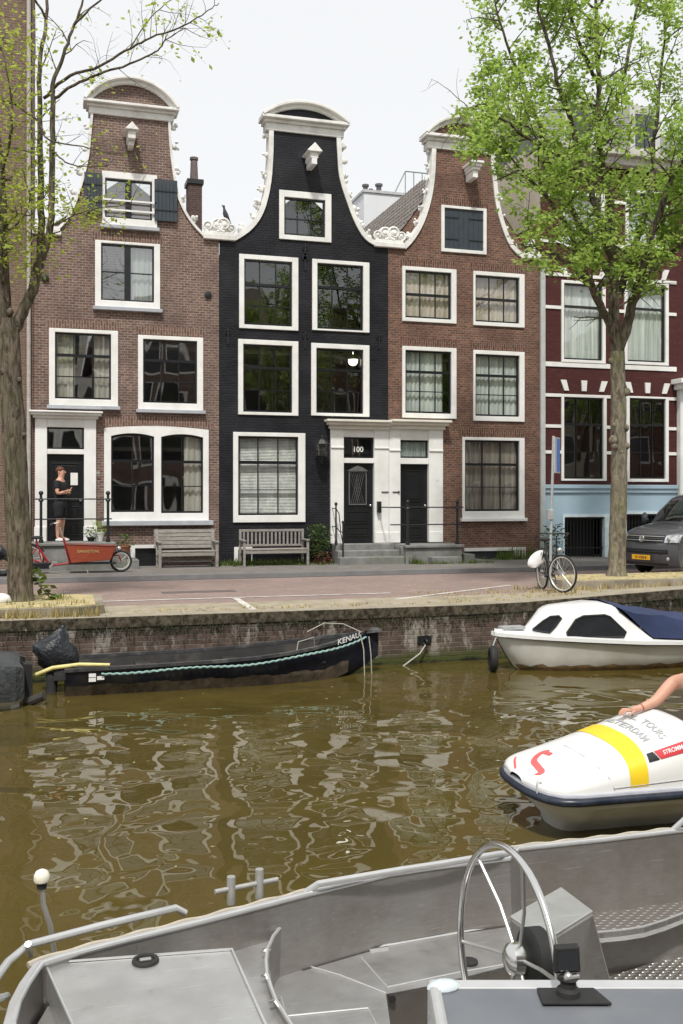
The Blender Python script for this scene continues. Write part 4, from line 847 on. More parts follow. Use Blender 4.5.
m.box(xa+.08,xb-.08,yf+.02,yf+.05,ZP+.31,ZP+.39); T.p('seat',m,wood,bevel=.004)
m=MB(); m.box(xa+.085,xb-.085,F-.415,F-.375,ZP+.84,ZP+.90); m.box(xa+.085,xb-.085,F-.41,F-.38,ZP+.47,ZP+.52); T.p('backrest',m,wood,bevel=.004)
n=15; m=MB()
for k in range(n): x=xa+.12+(xb-xa-.28)*k/(n-1); m.box(x,x+.045,F-.405,F-.385,ZP+.521,ZP+.839)
T.p('back_slats',m,wood)
# ---- plants
def pot(name,label,x,y,z,r,h,pm,lm,ph,pr,n,lf=.07):
    T=Thing(name,label,'potted plant',(x,y,z)); m=MB(); m.lathe([(r*.7,0),(r,h*.85),(r*1.1,h*.86),(r*1.1,h),(r*.9,h),(r*.85,h*.9)],(x,y,z),n=14); T.p('pot',m,pm,None,True); T.p('foliage',plantmb((x,y,z+h*.8),pr,ph,n,lf),lm)
zb=fz(60,541)
pot('potted_plant','small green plant in a white pot on the stoop of the brown house',fx(99,F-.35),F-.35,zb,.12,.22,white,leafg,.30,.2,90)
pot('potted_plant','low bushy plant in a black pot on the stoop edge',fx(91,F-.35),F-.4,zb,.10,.10,black,shrub,.25,.22,110)
pot('potted_plant','green plant in a terracotta pot beside the brown house steps',fx(124,F-.4),F-.45,fz(124,553,F-.45),.16,.18,terra,shrub,.30,.28,160)
T=Thing('leafy_shrub','small leafy green shrub growing beside the middle bench','shrub',(fx(318,F-.5),F-.4,ZP)); T.p('foliage',plantmb((fx(319,F-.4),F-.4,ZP+.15),.36,.85,420,.10),shrub); m=MB()
for k in range(5): m.tube([(fx(319,F-.4)+.03*k-.06,F-.4,ZP),(fx(319,F-.4)+.1*k-.2,F-.4+random.uniform(-.1,.1),ZP+.7)],[.012,.005],5)
T.p('stem',m,twigm)
T=Thing('flower_bush','low reddish flowering plant at the foot of the green shrub','plant',(fx(323,F-.6),F-.6,ZP)); T.p('foliage',plantmb((fx(322,F-.6),F-.6,ZP),.28,.32,160,.06),leafm('red_leaves',(.16,.06,.04),(.30,.12,.07),.3))
T=Thing('leafy_plant','leaning broad leaved weed beside the left tree trunk','plant',(GZ(47,600,.13).x,GZ(47,600,.13).y,.13)); b0=GZ(52,600,.13); m=MB()
for k in range(9):
    t=k/8; p=b0+Vector((-.45*t+.06,0,.55*t)); 
    for j in range(7): leafq(m,p+Vector((random.uniform(-.08,.08),random.uniform(-.08,.08),random.uniform(-.05,.05))),.15)
T.p('foliage',m,weed); m=MB(); m.tube([b0,b0+Vector((-.42,0,.52))],[.012,.006],5); T.p('stem',m,weed)
T=Thing('potted_plant','young green plant by the pale blue plinth behind the bicycle','plant',(fx(553,F-.4),F-.4,ZP)); T.p('foliage',plantmb((fx(553,F-.4),F-.4,ZP),.35,.95,260,.10),shrub)
T=Thing('grey_stone','pale rounded stone at the foot of the left tree','stone',(GZ(1,603,.13).x,GZ(1,603,.13).y,.13)); m=MB(); p=GZ(1,603,.13); m.ball((p.x,p.y,.18),.13,10,7,(1.2,.9,.8),.06); T.p('stone',m,stonew,None,True)
# ---- standing man
hx=fx(60.5,F-.5); px,py,pz=hx,F-.42,zb
T=Thing('person','man in black t-shirt and shorts standing with folded arms in the doorway','person',(px,py,pz),rot=R(62),world=False)
J={'pelvis':((0,0,.93),(.16,.12)),'waist':((0,0,1.06),(.15,.11)),'chest':((0,0.01,1.28),(.18,.125)),'neck0':((0,.01,1.46),(.09,.08)),'neck':((0,-.01,1.52),(.058,.058)),'head0':((0,-.025,1.60),(.075,.085)),'head1':((0,-.02,1.68),(.078,.098)),'head2':((0,-.01,1.75),(.05,.06))}
E=[('pelvis','waist'),('waist','chest'),('chest','neck0'),('neck0','neck'),('neck','head0'),('head0','head1'),('head1','head2')]
for s,n in ((-1,'r'),(1,'l')):
    J.update({'hip'+n:((.09*s,0,.86),.095),'knee'+n:((.10*s,-.01,.48),.06),'calf'+n:((.10*s,.015,.34),.058),'ank'+n:((.10*s,.02,.09),.038),'toe'+n:((.12*s,-.13,.035),(.045,.03)),
      'sh'+n:((.185*s,.0,1.41),.065),'el'+n:((.25*s,-.05,1.14),.045),'wr'+n:((.04*s,-.22,1.17 if s>0 else 1.21),.032),'ha'+n:((-.09*s,-.21,1.18 if s>0 else 1.23),(.025,.04))})
    E+=[('pelvis','hip'+n),('hip'+n,'knee'+n),('knee'+n,'calf'+n),('calf'+n,'ank'+n),('ank'+n,'toe'+n),('neck0','sh'+n),('sh'+n,'el'+n),('el'+n,'wr'+n),('wr'+n,'ha'+n)]
body=T.p('body',skinfig(J,E),skin,None,'full')
m=MB()
for s in (-1,1):
    bx=-.09*s; bz=1.18 if s>0 else 1.23; 
    for k in range(4): m=MB(); m.tube([(bx,-.215-.0*k,bz+.03-.02*k),(bx-.05*s,-.20+.01*k,bz+.03-.02*k),(bx-.08*s,-.165,bz+.025-.02*k)],[.0095,.009,.007],6); T.p('finger',m,skin,body,True)
    m=MB(); m.tube([(bx+.03*s,-.23,bz+.03),(bx-.0*s,-.245,bz+.06),(bx-.03*s,-.235,bz+.065)],[.011,.010,.007],6); T.p('thumb',m,skin,body,True)
m=MB(); m.ball((0,-.125,1.655),.017,6,5,(.8,1.3,1.2)); m.ball((-.082,.0,1.66),.025,6,5,(.4,.8,1.2)); m.ball((.082,.0,1.66),.025,6,5,(.4,.8,1.2)); T.p('nose_and_ears',m,skin,body,True)
m=MB(); m.ball((-.032,-.106,1.675),.011,6,5); m.ball((.032,-.106,1.675),.011,6,5); m.box(-.028,.028,-.115,-.105,1.605,1.612); T.p('eyes_and_mouth',m,simple('dark_feature',(.06,.03,.025),.5),body)
m=MB(); m.ball((0,.012,1.715),.103,14,9,(.86,1.05,.82),.03); T.p('hair',m,hair,body,True)
Js={k:J[k] for k in ('waist','chest','neck0','shl','shr')}; Js={'hem':((0,0,.90),(.19,.15)),'waist':((0,0,1.02),(.18,.145)),'chest':((0,0.01,1.27),(.205,.15)),'neck0':((0,.01,1.44),(.12,.105)),'shr':((-.19,0,1.41),.085),'shl':((.19,0,1.41),.085),'er':((-.235,-.03,1.24),.072),'el':((.235,-.03,1.24),.072)}
T.p('t_shirt',skinfig(Js,[('hem','waist'),('waist','chest'),('chest','neck0'),('neck0','shr'),('neck0','shl'),('shr','er'),('shl','el')]),blkc,body,'full')
Js={'w0':((0,0,1.04),(.165,.13)),'p':((0,0,.94),(.175,.14)),'hr':((-.09,0,.84),.125),'hl':((.09,0,.84),.125),'kr':((-.105,-.01,.54),.105),'kl':((.105,-.01,.54),.105)}
T.p('shorts',skinfig(Js,[('w0','p'),('p','hr'),('p','hl'),('hr','kr'),('hl','kl')]),blkc,body,'full')
m=MB()
for s in (-1,1): m.ball((.115*s,-.05,.045),.07,10,6,(.72,1.8,.62))
T.p('shoes',m,white,body,True)
# ---- wheels
def wheel(T,c,ax,Rr,tyre=.022,spokes=20,name='wheel'):
    c=Vector(c); ax=Vector(ax).normalized(); a=ax.orthogonal().normalized(); b_=ax.cross(a); m=MB(); m.torus(c,ax,Rr-tyre,tyre,36,8); w=T.p(name,m,rubber,None,True)
    m=MB(); m.torus(c,ax,Rr-tyre*2.2,tyre*.8,36,6); T.p('rim',m,MT['pale_rim'] if 'pale_rim' in MT else simple('pale_rim',(.62,.61,.58),.35,.4),w,True)
    m=MB(); m.cyl(c-ax*.05,c+ax*.05,.025,10)
    for k in range(spokes):
        t=2*PI*k/spokes; s=1 if k%2 else -1; d=a*math.cos(t)+b_*math.sin(t); e=a*math.cos(t+.5*s)+b_*math.sin(t+.5*s); m.tube([c+e*.02+ax*.03*s,c+d*(Rr-tyre*2)],.0028,4)
    T.p('spokes',m,chrome,w); return w
# ---- cargo bike, local x forward (towards +X)
y=23.35; gx=fx(121,y); 
T=Thing('cargo_bike','red cargo bicycle with a varnished wooden box parked before the brown house','cargo bike',(fx(80,y),y,.085),world=False); ox=fx(80,y)
X=lambda u:fx(u,y)-ox
Z=lambda v,u=80:OY(u,v,y).z-.085
wheel(T,(X(121),0,.25),(0,1,0),.25,.028); wheel(T,(X(29),0,.33),(0,1,0),.33,.024)
m=MB(); hw=.24
b0=[(X(71),Z(562.5)),(X(110),Z(560)),(X(115.5),Z(546)),(X(65.5),Z(543.5))]
m.add([(x,s*hw*(.86 if i<2 else 1),z) for s in (-1,1) for i,(x,z) in enumerate(b0)],[(0,1,2,3),(7,6,5,4),(0,4,5,1),(1,5,6,2),(3,7,4,0)]); bx=T.p('cargo_box',m,boxred,bevel=.01)
m=MB(); m.tube([(b0[3][0],-hw,b0[3][1]),(b0[2][0],-hw,b0[2][1]),(b0[2][0],hw,b0[2][1]),(b0[3][0],hw,b0[3][1]),(b0[3][0],-hw,b0[3][1])],.016,6); T.p('rim_strip',m,simple('dark_red_edge',(.16,.03,.02),.5),bx,True)
m=MB(); vs,fs=textmesh('BAKFIETS.NL',.085,.002); m.add([(X(88)+v.x,-hw*.955-.005-v.z-.035*(v.y/.3),Z(551)+v.y) for v in vs],fs); T.p('lettering',m,gold,bx)
m=MB(); m.box(X(68),X(116),-.20,.20,b0[0][1]-.035,b0[0][1]-.005); T.p('box_floor_frame',m,iron)
m=MB(); r=.022; st=(X(63.5),0,Z(538)); m.tube([(X(39),0,Z(548)),(X(36),0,Z(541))],r,8)
m.tube([st,(X(70),0,Z(563))],.026,8); m.tube([(X(70),0,Z(563)),(X(52),0,Z(565)),(X(29),0,.33)],.024,8); m.tube([(X(39),0,Z(548)),(X(50),0,Z(565))],.030,8); m.tube([(X(29),.06,.33),(X(36),.02,Z(548))],.014,6); m.tube([(X(29),-.06,.33),(X(36),-.02,Z(548))],.014,6)
m.tube([(X(36),0,Z(538)),(X(43),0,Z(565))],.02,8); T.p('frame',m,bikered,None,True); m=MB(); m.tube([(X(112),0,Z(561)),(X(114),0,Z(548))],.022,8); m.tube([(X(113),.0,Z(556)),(X(119),-.06,Z(556)),(X(121),-.06,.25)],.014,6); m.tube([(X(113),.0,Z(556)),(X(119),.06,Z(556)),(X(121),.06,.25)],.014,6)
T.p('front_fork',m,bikered,None,True)
m=MB(); m.tube([st,(X(60),0,Z(527))],.014,8); hb=m.tube([(X(52),-.30,Z(524)),(X(58),-.26,Z(522)),(X(61),-.1,Z(527)),(X(61),.1,Z(527)),(X(58),.26,Z(522)),(X(52),.30,Z(524))],.012,6); T.p('handlebar',m,chrome,None,True)
m=MB(); m.tube([(X(54),-.30,Z(523)),(X(50),-.31,Z(525))],.018,8); m.tube([(X(54),.30,Z(523)),(X(50),.31,Z(525))],.018,8); T.p('grip',m,rubber,None,True)
m=MB(); m.ball((X(37),0,Z(537)),.11,10,6,(1.25,.8,.35)); T.p('saddle',m,rubber,None,True)
m=MB(); m.box(X(31),X(51),-.075,-.03,Z(568),Z(561.5)); T.p('chain_guard',m,black,bevel=.02); m=MB(); m.tube([(X(29),0,.69)]+[(X(29)+.36*math.cos(t),0,.33+.36*math.sin(t)) for t in [PI*.9,PI*.7,PI*.5,PI*.3,PI*.15]],.02,6); T.p('mudguard',m,black,None,True)
m=MB(); m.cyl((X(51),-.11,Z(566)),(X(51),-.05,Z(566)),.045,14); m.tube([(X(51),-.12,Z(566)),(X(54.5),-.13,Z(561))],.012,6); m.box(X(54)-.04,X(55)+.04,-.22,-.13,Z(562),Z(560.5)); m.tube([(X(84),-.1,Z(563)),(X(88),-.14,Z(573.5)),(X(84),-.14,Z(574.5)),(X(81),-.14,Z(574.5))],.012,6); T.p('crank_and_stand',m,chrome,None,True)
m=MB(); m.ball((X(119),0,Z(549)),.055,10,7); T.p('headlamp',m,lampg,None,True)
# ---- city bike
a=GZ(562.5,591.5,.07); b_=GZ(538,583.2,.10); dv=Vector((a.x-b_.x,a.y-b_.y,0)); dv.normalize(); g0=.09; sd=Vector((-dv.y,dv.x,0))
front=Vector((a.x,a.y,0)); rear=front-dv*1.16
T=Thing('city_bicycle','dark city bicycle with pale wheels and a white saddlebag at the quay edge','bicycle',(rear.x,rear.y,gz(rear.x,rear.y)),world=False)
def BL(l,s,z): return tuple(dv*l+sd*s+Vector((0,0,z)))
wr=.35; ax=tuple(sd); sta=Matrix.Rotation(R(28),3,'Z')@sd; zf=gz(front.x,front.y)-gz(rear.x,rear.y)
wheel(T,BL(0,0,wr),ax,wr,.02); wheel(T,BL(1.16,0,wr+zf),tuple(sta),wr,.02,24,'front_wheel')
m=MB(); m.tube([BL(0,.06,wr),BL(.18,.02,.80)],.010,6); m.tube([BL(0,-.06,wr),BL(.18,-.02,.80)],.010,6); m.tube([BL(0,.05,wr),BL(.45,.03,.30)],.012,6); m.tube([BL(0,-.05,wr),BL(.45,-.03,.30)],.012,6)
m.tube([BL(.45,0,.30),BL(.18,0,.85),BL(.15,0,.95)],.018,8); m.tube([BL(.45,0,.30),BL(.70,0,.42),BL(.86,0,.82)],.02,8); m.tube([BL(.30,0,.60),BL(.60,0,.52),BL(.86,0,.76)],.016,8); m.tube([BL(.85,0,.74),BL(.82,0,1.02)],.018,8)
m.tube([BL(.88,0,.72),BL(1.0,.05,.62),BL(1.12,.06,wr)],.012,6); m.tube([BL(.88,0,.72),BL(1.0,-.05,.62),BL(1.12,-.06,wr)],.012,6); T.p('frame',m,black,None,True)
m=MB(); m.tube([BL(.82,0,1.0),BL(.82,0,1.08)],.012,6); m.tube([BL(.52,.28,1.05),BL(.72,.27,1.12),BL(.86,.12,1.12),BL(.86,-.12,1.12),BL(.72,-.27,1.12),BL(.52,-.28,1.05)],.014,6); T.p('handlebar',m,iron,None,True)
m=MB()
for s in(-1,1): m.tube([BL(.56,.28*s,1.06),BL(.44,.285*s,1.02)],.019,8)
T.p('grip',m,rubber,None,True)
m=MB(); m.ball(BL(.12,0,.98),.12,12,7,(.9,1.1,.38)); T.p('saddle',m,rubber,None,True)
m=MB(); m.tube([BL(-.28,.06,.70),BL(.14,.06,.72)],.009,5); m.tube([BL(-.28,-.06,.70),BL(.14,-.06,.72)],.009,5); m.tube([BL(-.28,.06,.70),BL(-.28,-.06,.70)],.009,5); m.tube([BL(-.2,.07,.70),BL(0,.07,wr)],.008,5); m.tube([BL(-.2,-.07,.70),BL(0,-.07,wr)],.008,5); T.p('luggage_rack',m,iron)
m=MB(); pts=[tuple(dv*(.37*math.cos(t))+Vector((0,0,wr+.37*math.sin(t)))) for t in [PI*1.02,PI*.85,PI*.7,PI*.55,PI*.4,PI*.25]]; m.tube(pts,.022,6); m.box(0,0,0,0,0,0); T.p('mudguard',m,black,None,True)
m=MB(); m.ball(BL(1.0,0,.82),.05,8,6); T.p('headlamp',m,chrome,None,True)
m=MB(); m.tube([BL(.45,-.10,.30),BL(.45,.10,.30)],.03,10); m.tube([BL(.45,.1,.3),BL(.5,.11,.15)],.01,6); m.tube([BL(.45,-.1,.3),BL(.4,-.11,.45)],.01,6); m.tube([BL(.35,.04,.3),BL(.35,.16,.02)],.01,6); m.tube([BL(0,.06,.33),BL(.45,.05,.33)],.02,6); T.p('crank_and_stand',m,iron,None,True)
# white saddlebag hanging on the left of the rack
T2=Thing('saddlebag','white saddlebag hanging from the rack of the city bicycle','bag',(rear.x,rear.y,gz(rear.x,rear.y)),world=False); m=MB()
c0=Vector(BL(-.12,-.0,0)); c0=Vector((-.10,0.0,.60)); secs=[]
for i in range(9):
    t=i/8; z=(t-.5)*.34; wv=.16*math.sqrt(max(.03,1-(2*t-1)**2))+.03
    secs.append([Vector(c0)+Vector((1,-.25,0)).normalized()*(wv*math.cos(k*PI/6)*(.9)+z*.55)+Vector((.1,1,0))*(.085*math.sin(k*PI/6))+Vector((0,0,z)) for k in range(12)])
m.loft(secs,True); T2.p('bag_body',m,gel,None,True); m=MB(); m.tube([Vector(c0)+Vector((-.05,0,.18)),Vector(c0)+Vector((.22,.02,.20))],.012,6); T2.p('strap',m,iron)
# ---- sign post
p=GZ(550,583,.08); T=Thing('street_sign','narrow blue traffic sign on a galvanised pole, seen nearly edge on','sign',(p.x,p.y,gz(p.x,p.y)),rot=0,world=True)
tp=OY(553.5,436,p.y); m=MB(); m.tube([(p.x,p.y,.0),(p.x+.02,p.y,1.0),(tp.x,p.y,tp.z)],.028,10); T.p('pole',m,galv,None,True)
a=OY(553.5,437,p.y); c=OY(563,473,p.y); dirv=Vector((.36,.36,0)).normalized(); m=MB(); q0=Vector((tp.x,p.y-.04,0)); n_=Vector((-dirv.y,dirv.x,0))*.012; z0,z1=c.z,a.z
m.hexa([tuple(q0+dirv*u_+n_*s_+Vector((0,0,z))) for z in (z0,z1) for u_,s_ in ((0,1),(.36,1),(.36,-1),(0,-1))]); pl_=T.p('sign_plate',m,galv); m=MB(); nn=-n_.normalized() if n_.y>0 else n_.normalized()
m.hexa([tuple(q0+dirv*u_+nn*s_+Vector((0,0,z))) for z in (z0+.03,z1-.03) for u_,s_ in ((.12,.013),(.34,.013),(.34,.017),(.12,.017))]); T.p('blue_face',m,bluesign,pl_)
m=MB(); m.box(p.x-.06,p.x+.06,p.y-.05,p.y+.05,1.35,1.55); T.p('bracket',m,galv,bevel=.01)
# ---- van facing -X : local x backwards
vx=13.25; vy=19.95
T=Thing('parked_van','dark grey metallic van parked facing left behind the right tree','van',(vx,vy,-.03),rot=R(13),world=False)
prof=[(0.06,.26),(-.02,.42),(-.05,.62),(-.02,.80),(.04,.93),(.16,1.02),(.45,1.11),(.85,1.19),(1.02,1.22),(1.35,1.50),(1.75,1.82),(1.98,1.90),(2.4,1.94),(4.7,1.93),(4.88,1.80),(4.95,1.2),(4.95,.30)]
W_=.95; secs=[]
def vw(x,z): # half width by height
    w=W_*(1-.16*max(0,(z-1.05))**1.25*1.0); 
    if x<.5: w-= .20*((.5-x)/.55)**2.2
    return w
n=13
for j in range(n):
    t=-1+2*j/(n-1); f=math.copysign(abs(t)**.72,t); row=[]
    for x,z in prof:
        ed=abs(f)**4; xx=x+.20*ed if x<1.3 else (x+.08*ed if x<2 else x-.03*ed); row.append((xx,f*vw(x,z),z-.03*ed*(z>1)))
    secs.append(row)
m=MB(); m.loft(secs); 
for s in (0,-1): row=secs[s]; m.add(row,[tuple(range(len(row))) if s else tuple(range(len(row)-1,-1,-1))])
body=T.p('body',m,vang,None,30)
def vpatch(name,mat_,z0,z1,t0,t1,off=.012,parent=None,nz=4,ntt=8,zf=None):
    """patch lying on the nose of the van between heights z0..z1 and across t0..t1"""
    m=MB(); secs=[]
    def nose(z,y):
        for (xa,za),(xb,zb_) in zip(prof,prof[1:]):
            if za<=z<=zb_: x=xa+(xb-xa)*(z-za)/(zb_-za); break
        w=vw(x,z); ed=min(1,abs(y)/w)**4; return Vector((x+.20*ed if x<1.3 else x+.08*ed,y,z-.03*ed*(z>1)))
    for i in range(ntt+1):
        t=t0+(t1-t0)*i/ntt; row=[]
        for k in range(nz+1):
            za=z0 if zf is None else zf(t)[0]; zb_=z1 if zf is None else zf(t)[1]
            z=za+(zb_-za)*k/nz; p=nose(z,t); dn=Vector((-1,.35*t,.15 if z<1.05 else .8)).normalized(); row.append(p+dn*off)
        secs.append(row)
    m.loft(secs); rev=[[p+Vector((.03,0,-.01)) for p in r] for r in secs]; 
    return T.p(name,m,mat_,parent,True)
vpatch('bumper',vanp,.28,.74,-.86,.86,.03)
vpatch('windscreen',glassv,1.26,1.84,-.74,.74,.008)
vpatch('grille',black,.80,.965,-.56,.56,.02); 
for z in (.84,.89,.935): vpatch('grille_bar',chrome if z!=.89 else vanp,z-.008,z+.008,-.55,.55,.032,nz=1)
vpatch('lower_grille',black,.545,.64,-.66,.66,.036); vpatch('lower_grille_bar',vanp,.585,.597,-.64,.64,.045,nz=1); vpatch('bumper_valance',black,.27,.33,-.80,.80,.035)
for s in (-1,1):
    def zz(t): a_=(abs(t)-.56)/.32; return (.80+.01*a_,.955+.065*a_)
    h=vpatch('headlight',lampg,0,0,.57*s,.885*s,.022,zf=zz); m=MB(); m.ball((.05,.68*s,.885),.05,10,7,(.5,1,1)); T.p('lamp_bowl',m,chrome,h,True)
    m=MB(); m.ball((-.0,.70*s,.44),.045,10,6,(.5,1,1)); T.p('fog_light',m,lampg,None,True)
    m=MB(); m.ball((1.15,1.06*s,1.33),.13,10,7,(.45,.7,1)); m.cyl((1.15,.95*s,1.28),(1.15,1.02*s,1.3),.03,6); T.p('wing_mirror',m,vang,None,True)
    for x in (.92,4.0):
        m=MB(); m.torus((x,.84*s,.33),(0,1,0),.24,.09,28,10); w_=T.p('wheel',m,rubber,None,True); m=MB(); m.lathe([(.20,0),(.19,.03),(.05,.05)],(x,.88*s,.33),(0,s,0),20); T.p('hub_cap',m,chrome,w_,True)
    m=MB(); m.add([(1.25,s*(vw(1.3,1.28)+.004),1.28),(2.6,s*(vw(3,1.28)+.004),1.28),(2.6,s*(vw(3,1.78)+.006),1.76),(1.80,s*(vw(2,1.78)+.006),1.76)],[(0,1,2,3)]); T.p('side_window',m,MT['dark_pane'])
m=MB(); m.torus((-.075,0,.882),(1,0,-.1),.065,.010,24,6); m.tube([(-.082,-.045,.925),(-.082,-.018,.85),(-.082,0,.888),(-.082,.018,.85),(-.082,.045,.925)],.008,5); m.tube([(-.082,-.024,.935),(-.082,0,.895),(-.082,.024,.935)],.007,5); T.p('round_emblem',m,chrome,None,True)
m=MB(); m.box(-.105,-.09,-.27,.27,.40,.51); pl_=T.p('number_plate',m,orange,bevel=.004); m=MB(); vs,fs=textmesh('57-VGB-8',.085,.001); m.add([(-.107-v.z,-v.x,.455+v.y) for v in vs],fs); T.p('plate_number',m,iron,pl_)
m=MB(); m.tube([(1.03,-.6,1.25),(1.12,-.1,1.33)],.010,5); m.tube([(1.03,.55,1.25),(1.12,.05,1.33)],.010,5); T.p('wiper',m,rubber)
# ---- dark parked bike shape left of trunk (low black scooter part)
p=GZ(0,585,0); T=Thing('motor_scooter','black parked scooter partly hidden behind the left tree','scooter',(fx(-8,22.8),22.8,.085),world=False)
m=MB(); m.torus((.22,0,.24),(0,1,0),.18,.06,24,8); T.p('wheel',m,rubber,None,True); m=MB(); m.torus((-1.0,0,.24),(0,1,0),.18,.06,24,8); T.p('wheel',m,rubber,None,True)
m=MB(); m.loft([[(x,w*math.cos(t*PI/5),z+h*math.sin(t*PI/5)) for t in range(10)] for x,w,z,h in ((.35,.03,.45,.06),(.2,.14,.55,.12),(-.1,.16,.5,.2),(-.5,.16,.55,.2),(-1.0,.15,.62,.16),(-1.2,.04,.66,.05))],True); T.p('body',m,tarp,None,True); m=MB(); m.tube([(-1.0,-.3,1.05),(-1.0,0,1.0),(-1.0,.3,1.05)],.02,6); m.cyl((-.98,0,.3),(-1.0,0,1.0),.03,8); T.p('handlebar',m,iron,None,True)
# ---- bird on the shoulder stone
p=OY(224,218,F+.1); T=Thing('pigeon','dark pigeon perched on the scrolls between the brown and black houses','bird',(p.x,p.y,p.z-.10),world=False); T.o.scale=(1.1,1.1,1.1); T.o.rotation_euler=(0,R(-20),R(200))
m=MB(); m.loft([[(x,w*math.cos(k*PI/5),z+h*math.sin(k*PI/5)) for k in range(10)] for x,w,z,h in ((-.20,.02,.02,.01),(-.10,.05,.09,.04),(0,.075,.16,.075),(.07,.06,.22,.07),(.10,.035,.28,.045),(.12,.038,.33,.04),(.155,.02,.335,.02),(.19,.004,.325,.005))],True); T.p('body',m,simple('pigeon_grey',(.05,.05,.06),.6),None,True); m=MB(); m.cyl((.0,.02,0),(.01,.02,.11),.008,5); m.cyl((.0,-.02,0),(.01,-.02,.11),.008,5); T.p('leg',m,terra)
# ================================================================ BOATS ON THE FAR SIDE
def hull(secs_,mat_,T,name='hull'): m=MB(); m.loft(secs_); return T.p(name,m,mat_,None,40)
# dark open barge; local origin at stern, x to bow, z above water
T=Thing('open_barge','long black open barge with a teal rope along its side moored to the quay','boat',(.33,14.6,WZ),world=False)
Lb=4.45
def bw(s): t=s/Lb; return .60*(1-max(0,(t-.55)/.45)**2.4) if t>0 else .60
def bz(s): t=s/Lb; return .38+.06*t+.20*max(0,(t-.45)/.55)**2
def bcy(s): t=s/Lb; return .12*max(0,t-.5)
st=[0,.3,.8,1.4,2,2.6,3.1,3.5,3.9,4.2,4.45,4.6,4.68,Lb]
def bsec(s,inn=0,off=0):
    w=max(.012,bw(s)-inn); h=bz(s); rise=.50*max(0,(s-3.4)/1.32)**2; c=bcy(s)
    return [(s,c-w,h+off),(s,c-w*.97,h*.72+off*.5),(s,c-w*.86,.12+rise*.55),(s,c-w*.72,-.06+rise*.85),(s,c,-.2+rise),(s,c+w*.72,-.06+rise*.85),(s,c+w*.86,.12+rise*.55),(s,c+w*.97,h*.72),(s,c+w,h)]
m=MB(); m.loft([bsec(s) for s in st]); m.add(bsec(0),[tuple(range(9))]); T.p('hull',m,boatblk,None,40)
m=MB(); m.loft([[(s+.03*(s==0),bcy(s)-max(.005,bw(s)-.05),bz(s)-.005),(s+.03*(s==0),bcy(s)-max(.004,bw(s)-.12),.10+.35*max(0,(s-3.2)/1.5)**2),(s,bcy(s)+max(.004,bw(s)-.12),.10+.35*max(0,(s-3.2)/1.5)**2),(s,bcy(s)+max(.005,bw(s)-.05),bz(s)-.005)] for s in st]); T.p('inside_planks',m,boatint,None,40)
m=MB(); 
for sg in (-1,1): m.loft([[(s,bcy(s)+sg*(bw(s)+.015),bz(s)-.03),(s,bcy(s)+sg*(bw(s)+.02),bz(s)+.012),(s,bcy(s)+sg*max(0,bw(s)-.06),bz(s)+.012),(s,bcy(s)+sg*max(0,bw(s)-.06),bz(s)-.03)] for s in st],True)
m.box(-.015,.06,-.6,.6,bz(0)-.03,bz(0)+.011); T.p('gunwale',m,simple('worn_black_rail',(.05,.05,.055),.45,0,.3,9,.2,dirt=(.25,.24,.22),damt=.5),None,40)
m=MB()
for s in (1.0,2.3,3.5): m.box(s,s+.22,bcy(s)-bw(s)+.09,bcy(s)+bw(s)-.09,.26,.29)
T.p('thwart',m,boatint)
m=MB(); n=150; pts=[]
for i in range(n+1):
    s=.45+(Lb-.42)*i/n; s=min(s,Lb); pts.append((s+.02,bcy(s)-bw(s)-.035+.006*math.sin(i*1.7),bz(s)-.075-.012*math.sin(i/n*PI*5)+.006*math.cos(i*1.7)))
m.tube(pts,.016,6); T.p('fender_rope',m,rope,None,True)
m=MB(); e=Lb
m.tube([(e-.10,-.06,bz(e)-.02),(e-.06,-.10,.4),(e-.05,-.12,-.05)],.009,5); m.tube([(e+.05,-.02,bz(e)-.06),(e+.08,-.03,.3),(e+.09,-.04,-.05)],.009,5); m.tube([(e-.9,.1,bz(e)+.03),(e-.6,.2,bz(e)+.14),(e-.3,.18,bz(e)+.12),(e-.05,.05,bz(e)+.0)],.008,6); m.tube([(3.25,-.45,bz(3.2)),(3.28,-.42,bz(3.2)+.13),(3.55,-.3,bz(3.5)+.14),(3.6,-.2,.3)],.007,5); T.p('mooring_rope',m,ropew,None,True)
m=MB(); vs,fs=textmesh('KENAU',.13,.002)
def bside(s,dz): return Vector((s,bcy(s)-bw(s)-.012,bz(s)+dz))
m.add([tuple(bside(Lb-.32+v.x,-.005+v.y*.9-.0)+Vector((0,-.02-v.z,0))) for v in vs],fs); T.p('name_lettering',m,txtw)
m=MB()
for k,(s,dz) in enumerate(((.30,-.09),(.30,-.15),(.41,-.13))): m.box(s,s+.095,-bw(.3)-.012,-bw(.3)-.001,bz(.3)+dz-.025,bz(.3)+dz+.025)
T.p('white_sticker',m,txtw)
m=MB(); m.loft([[tuple(Vector(bsec(s)[1]).lerp(Vector(bsec(s)[2]),.80+.08*math.sin(s*9)+.04*math.sin(s*31))+Vector((0,-.006,0))),tuple(Vector(bsec(s)[2])+Vector((0,-.006,0))),tuple(Vector(bsec(s)[3])+Vector((0,-.006,-.004)))] for s in [k*.06 for k in range(0,70)]]); T.p('waterline_stain',m,simple('hull_scum',(.10,.075,.05),.8,0,.5,9,.2,dirt=(.02,.02,.015),damt=.8))
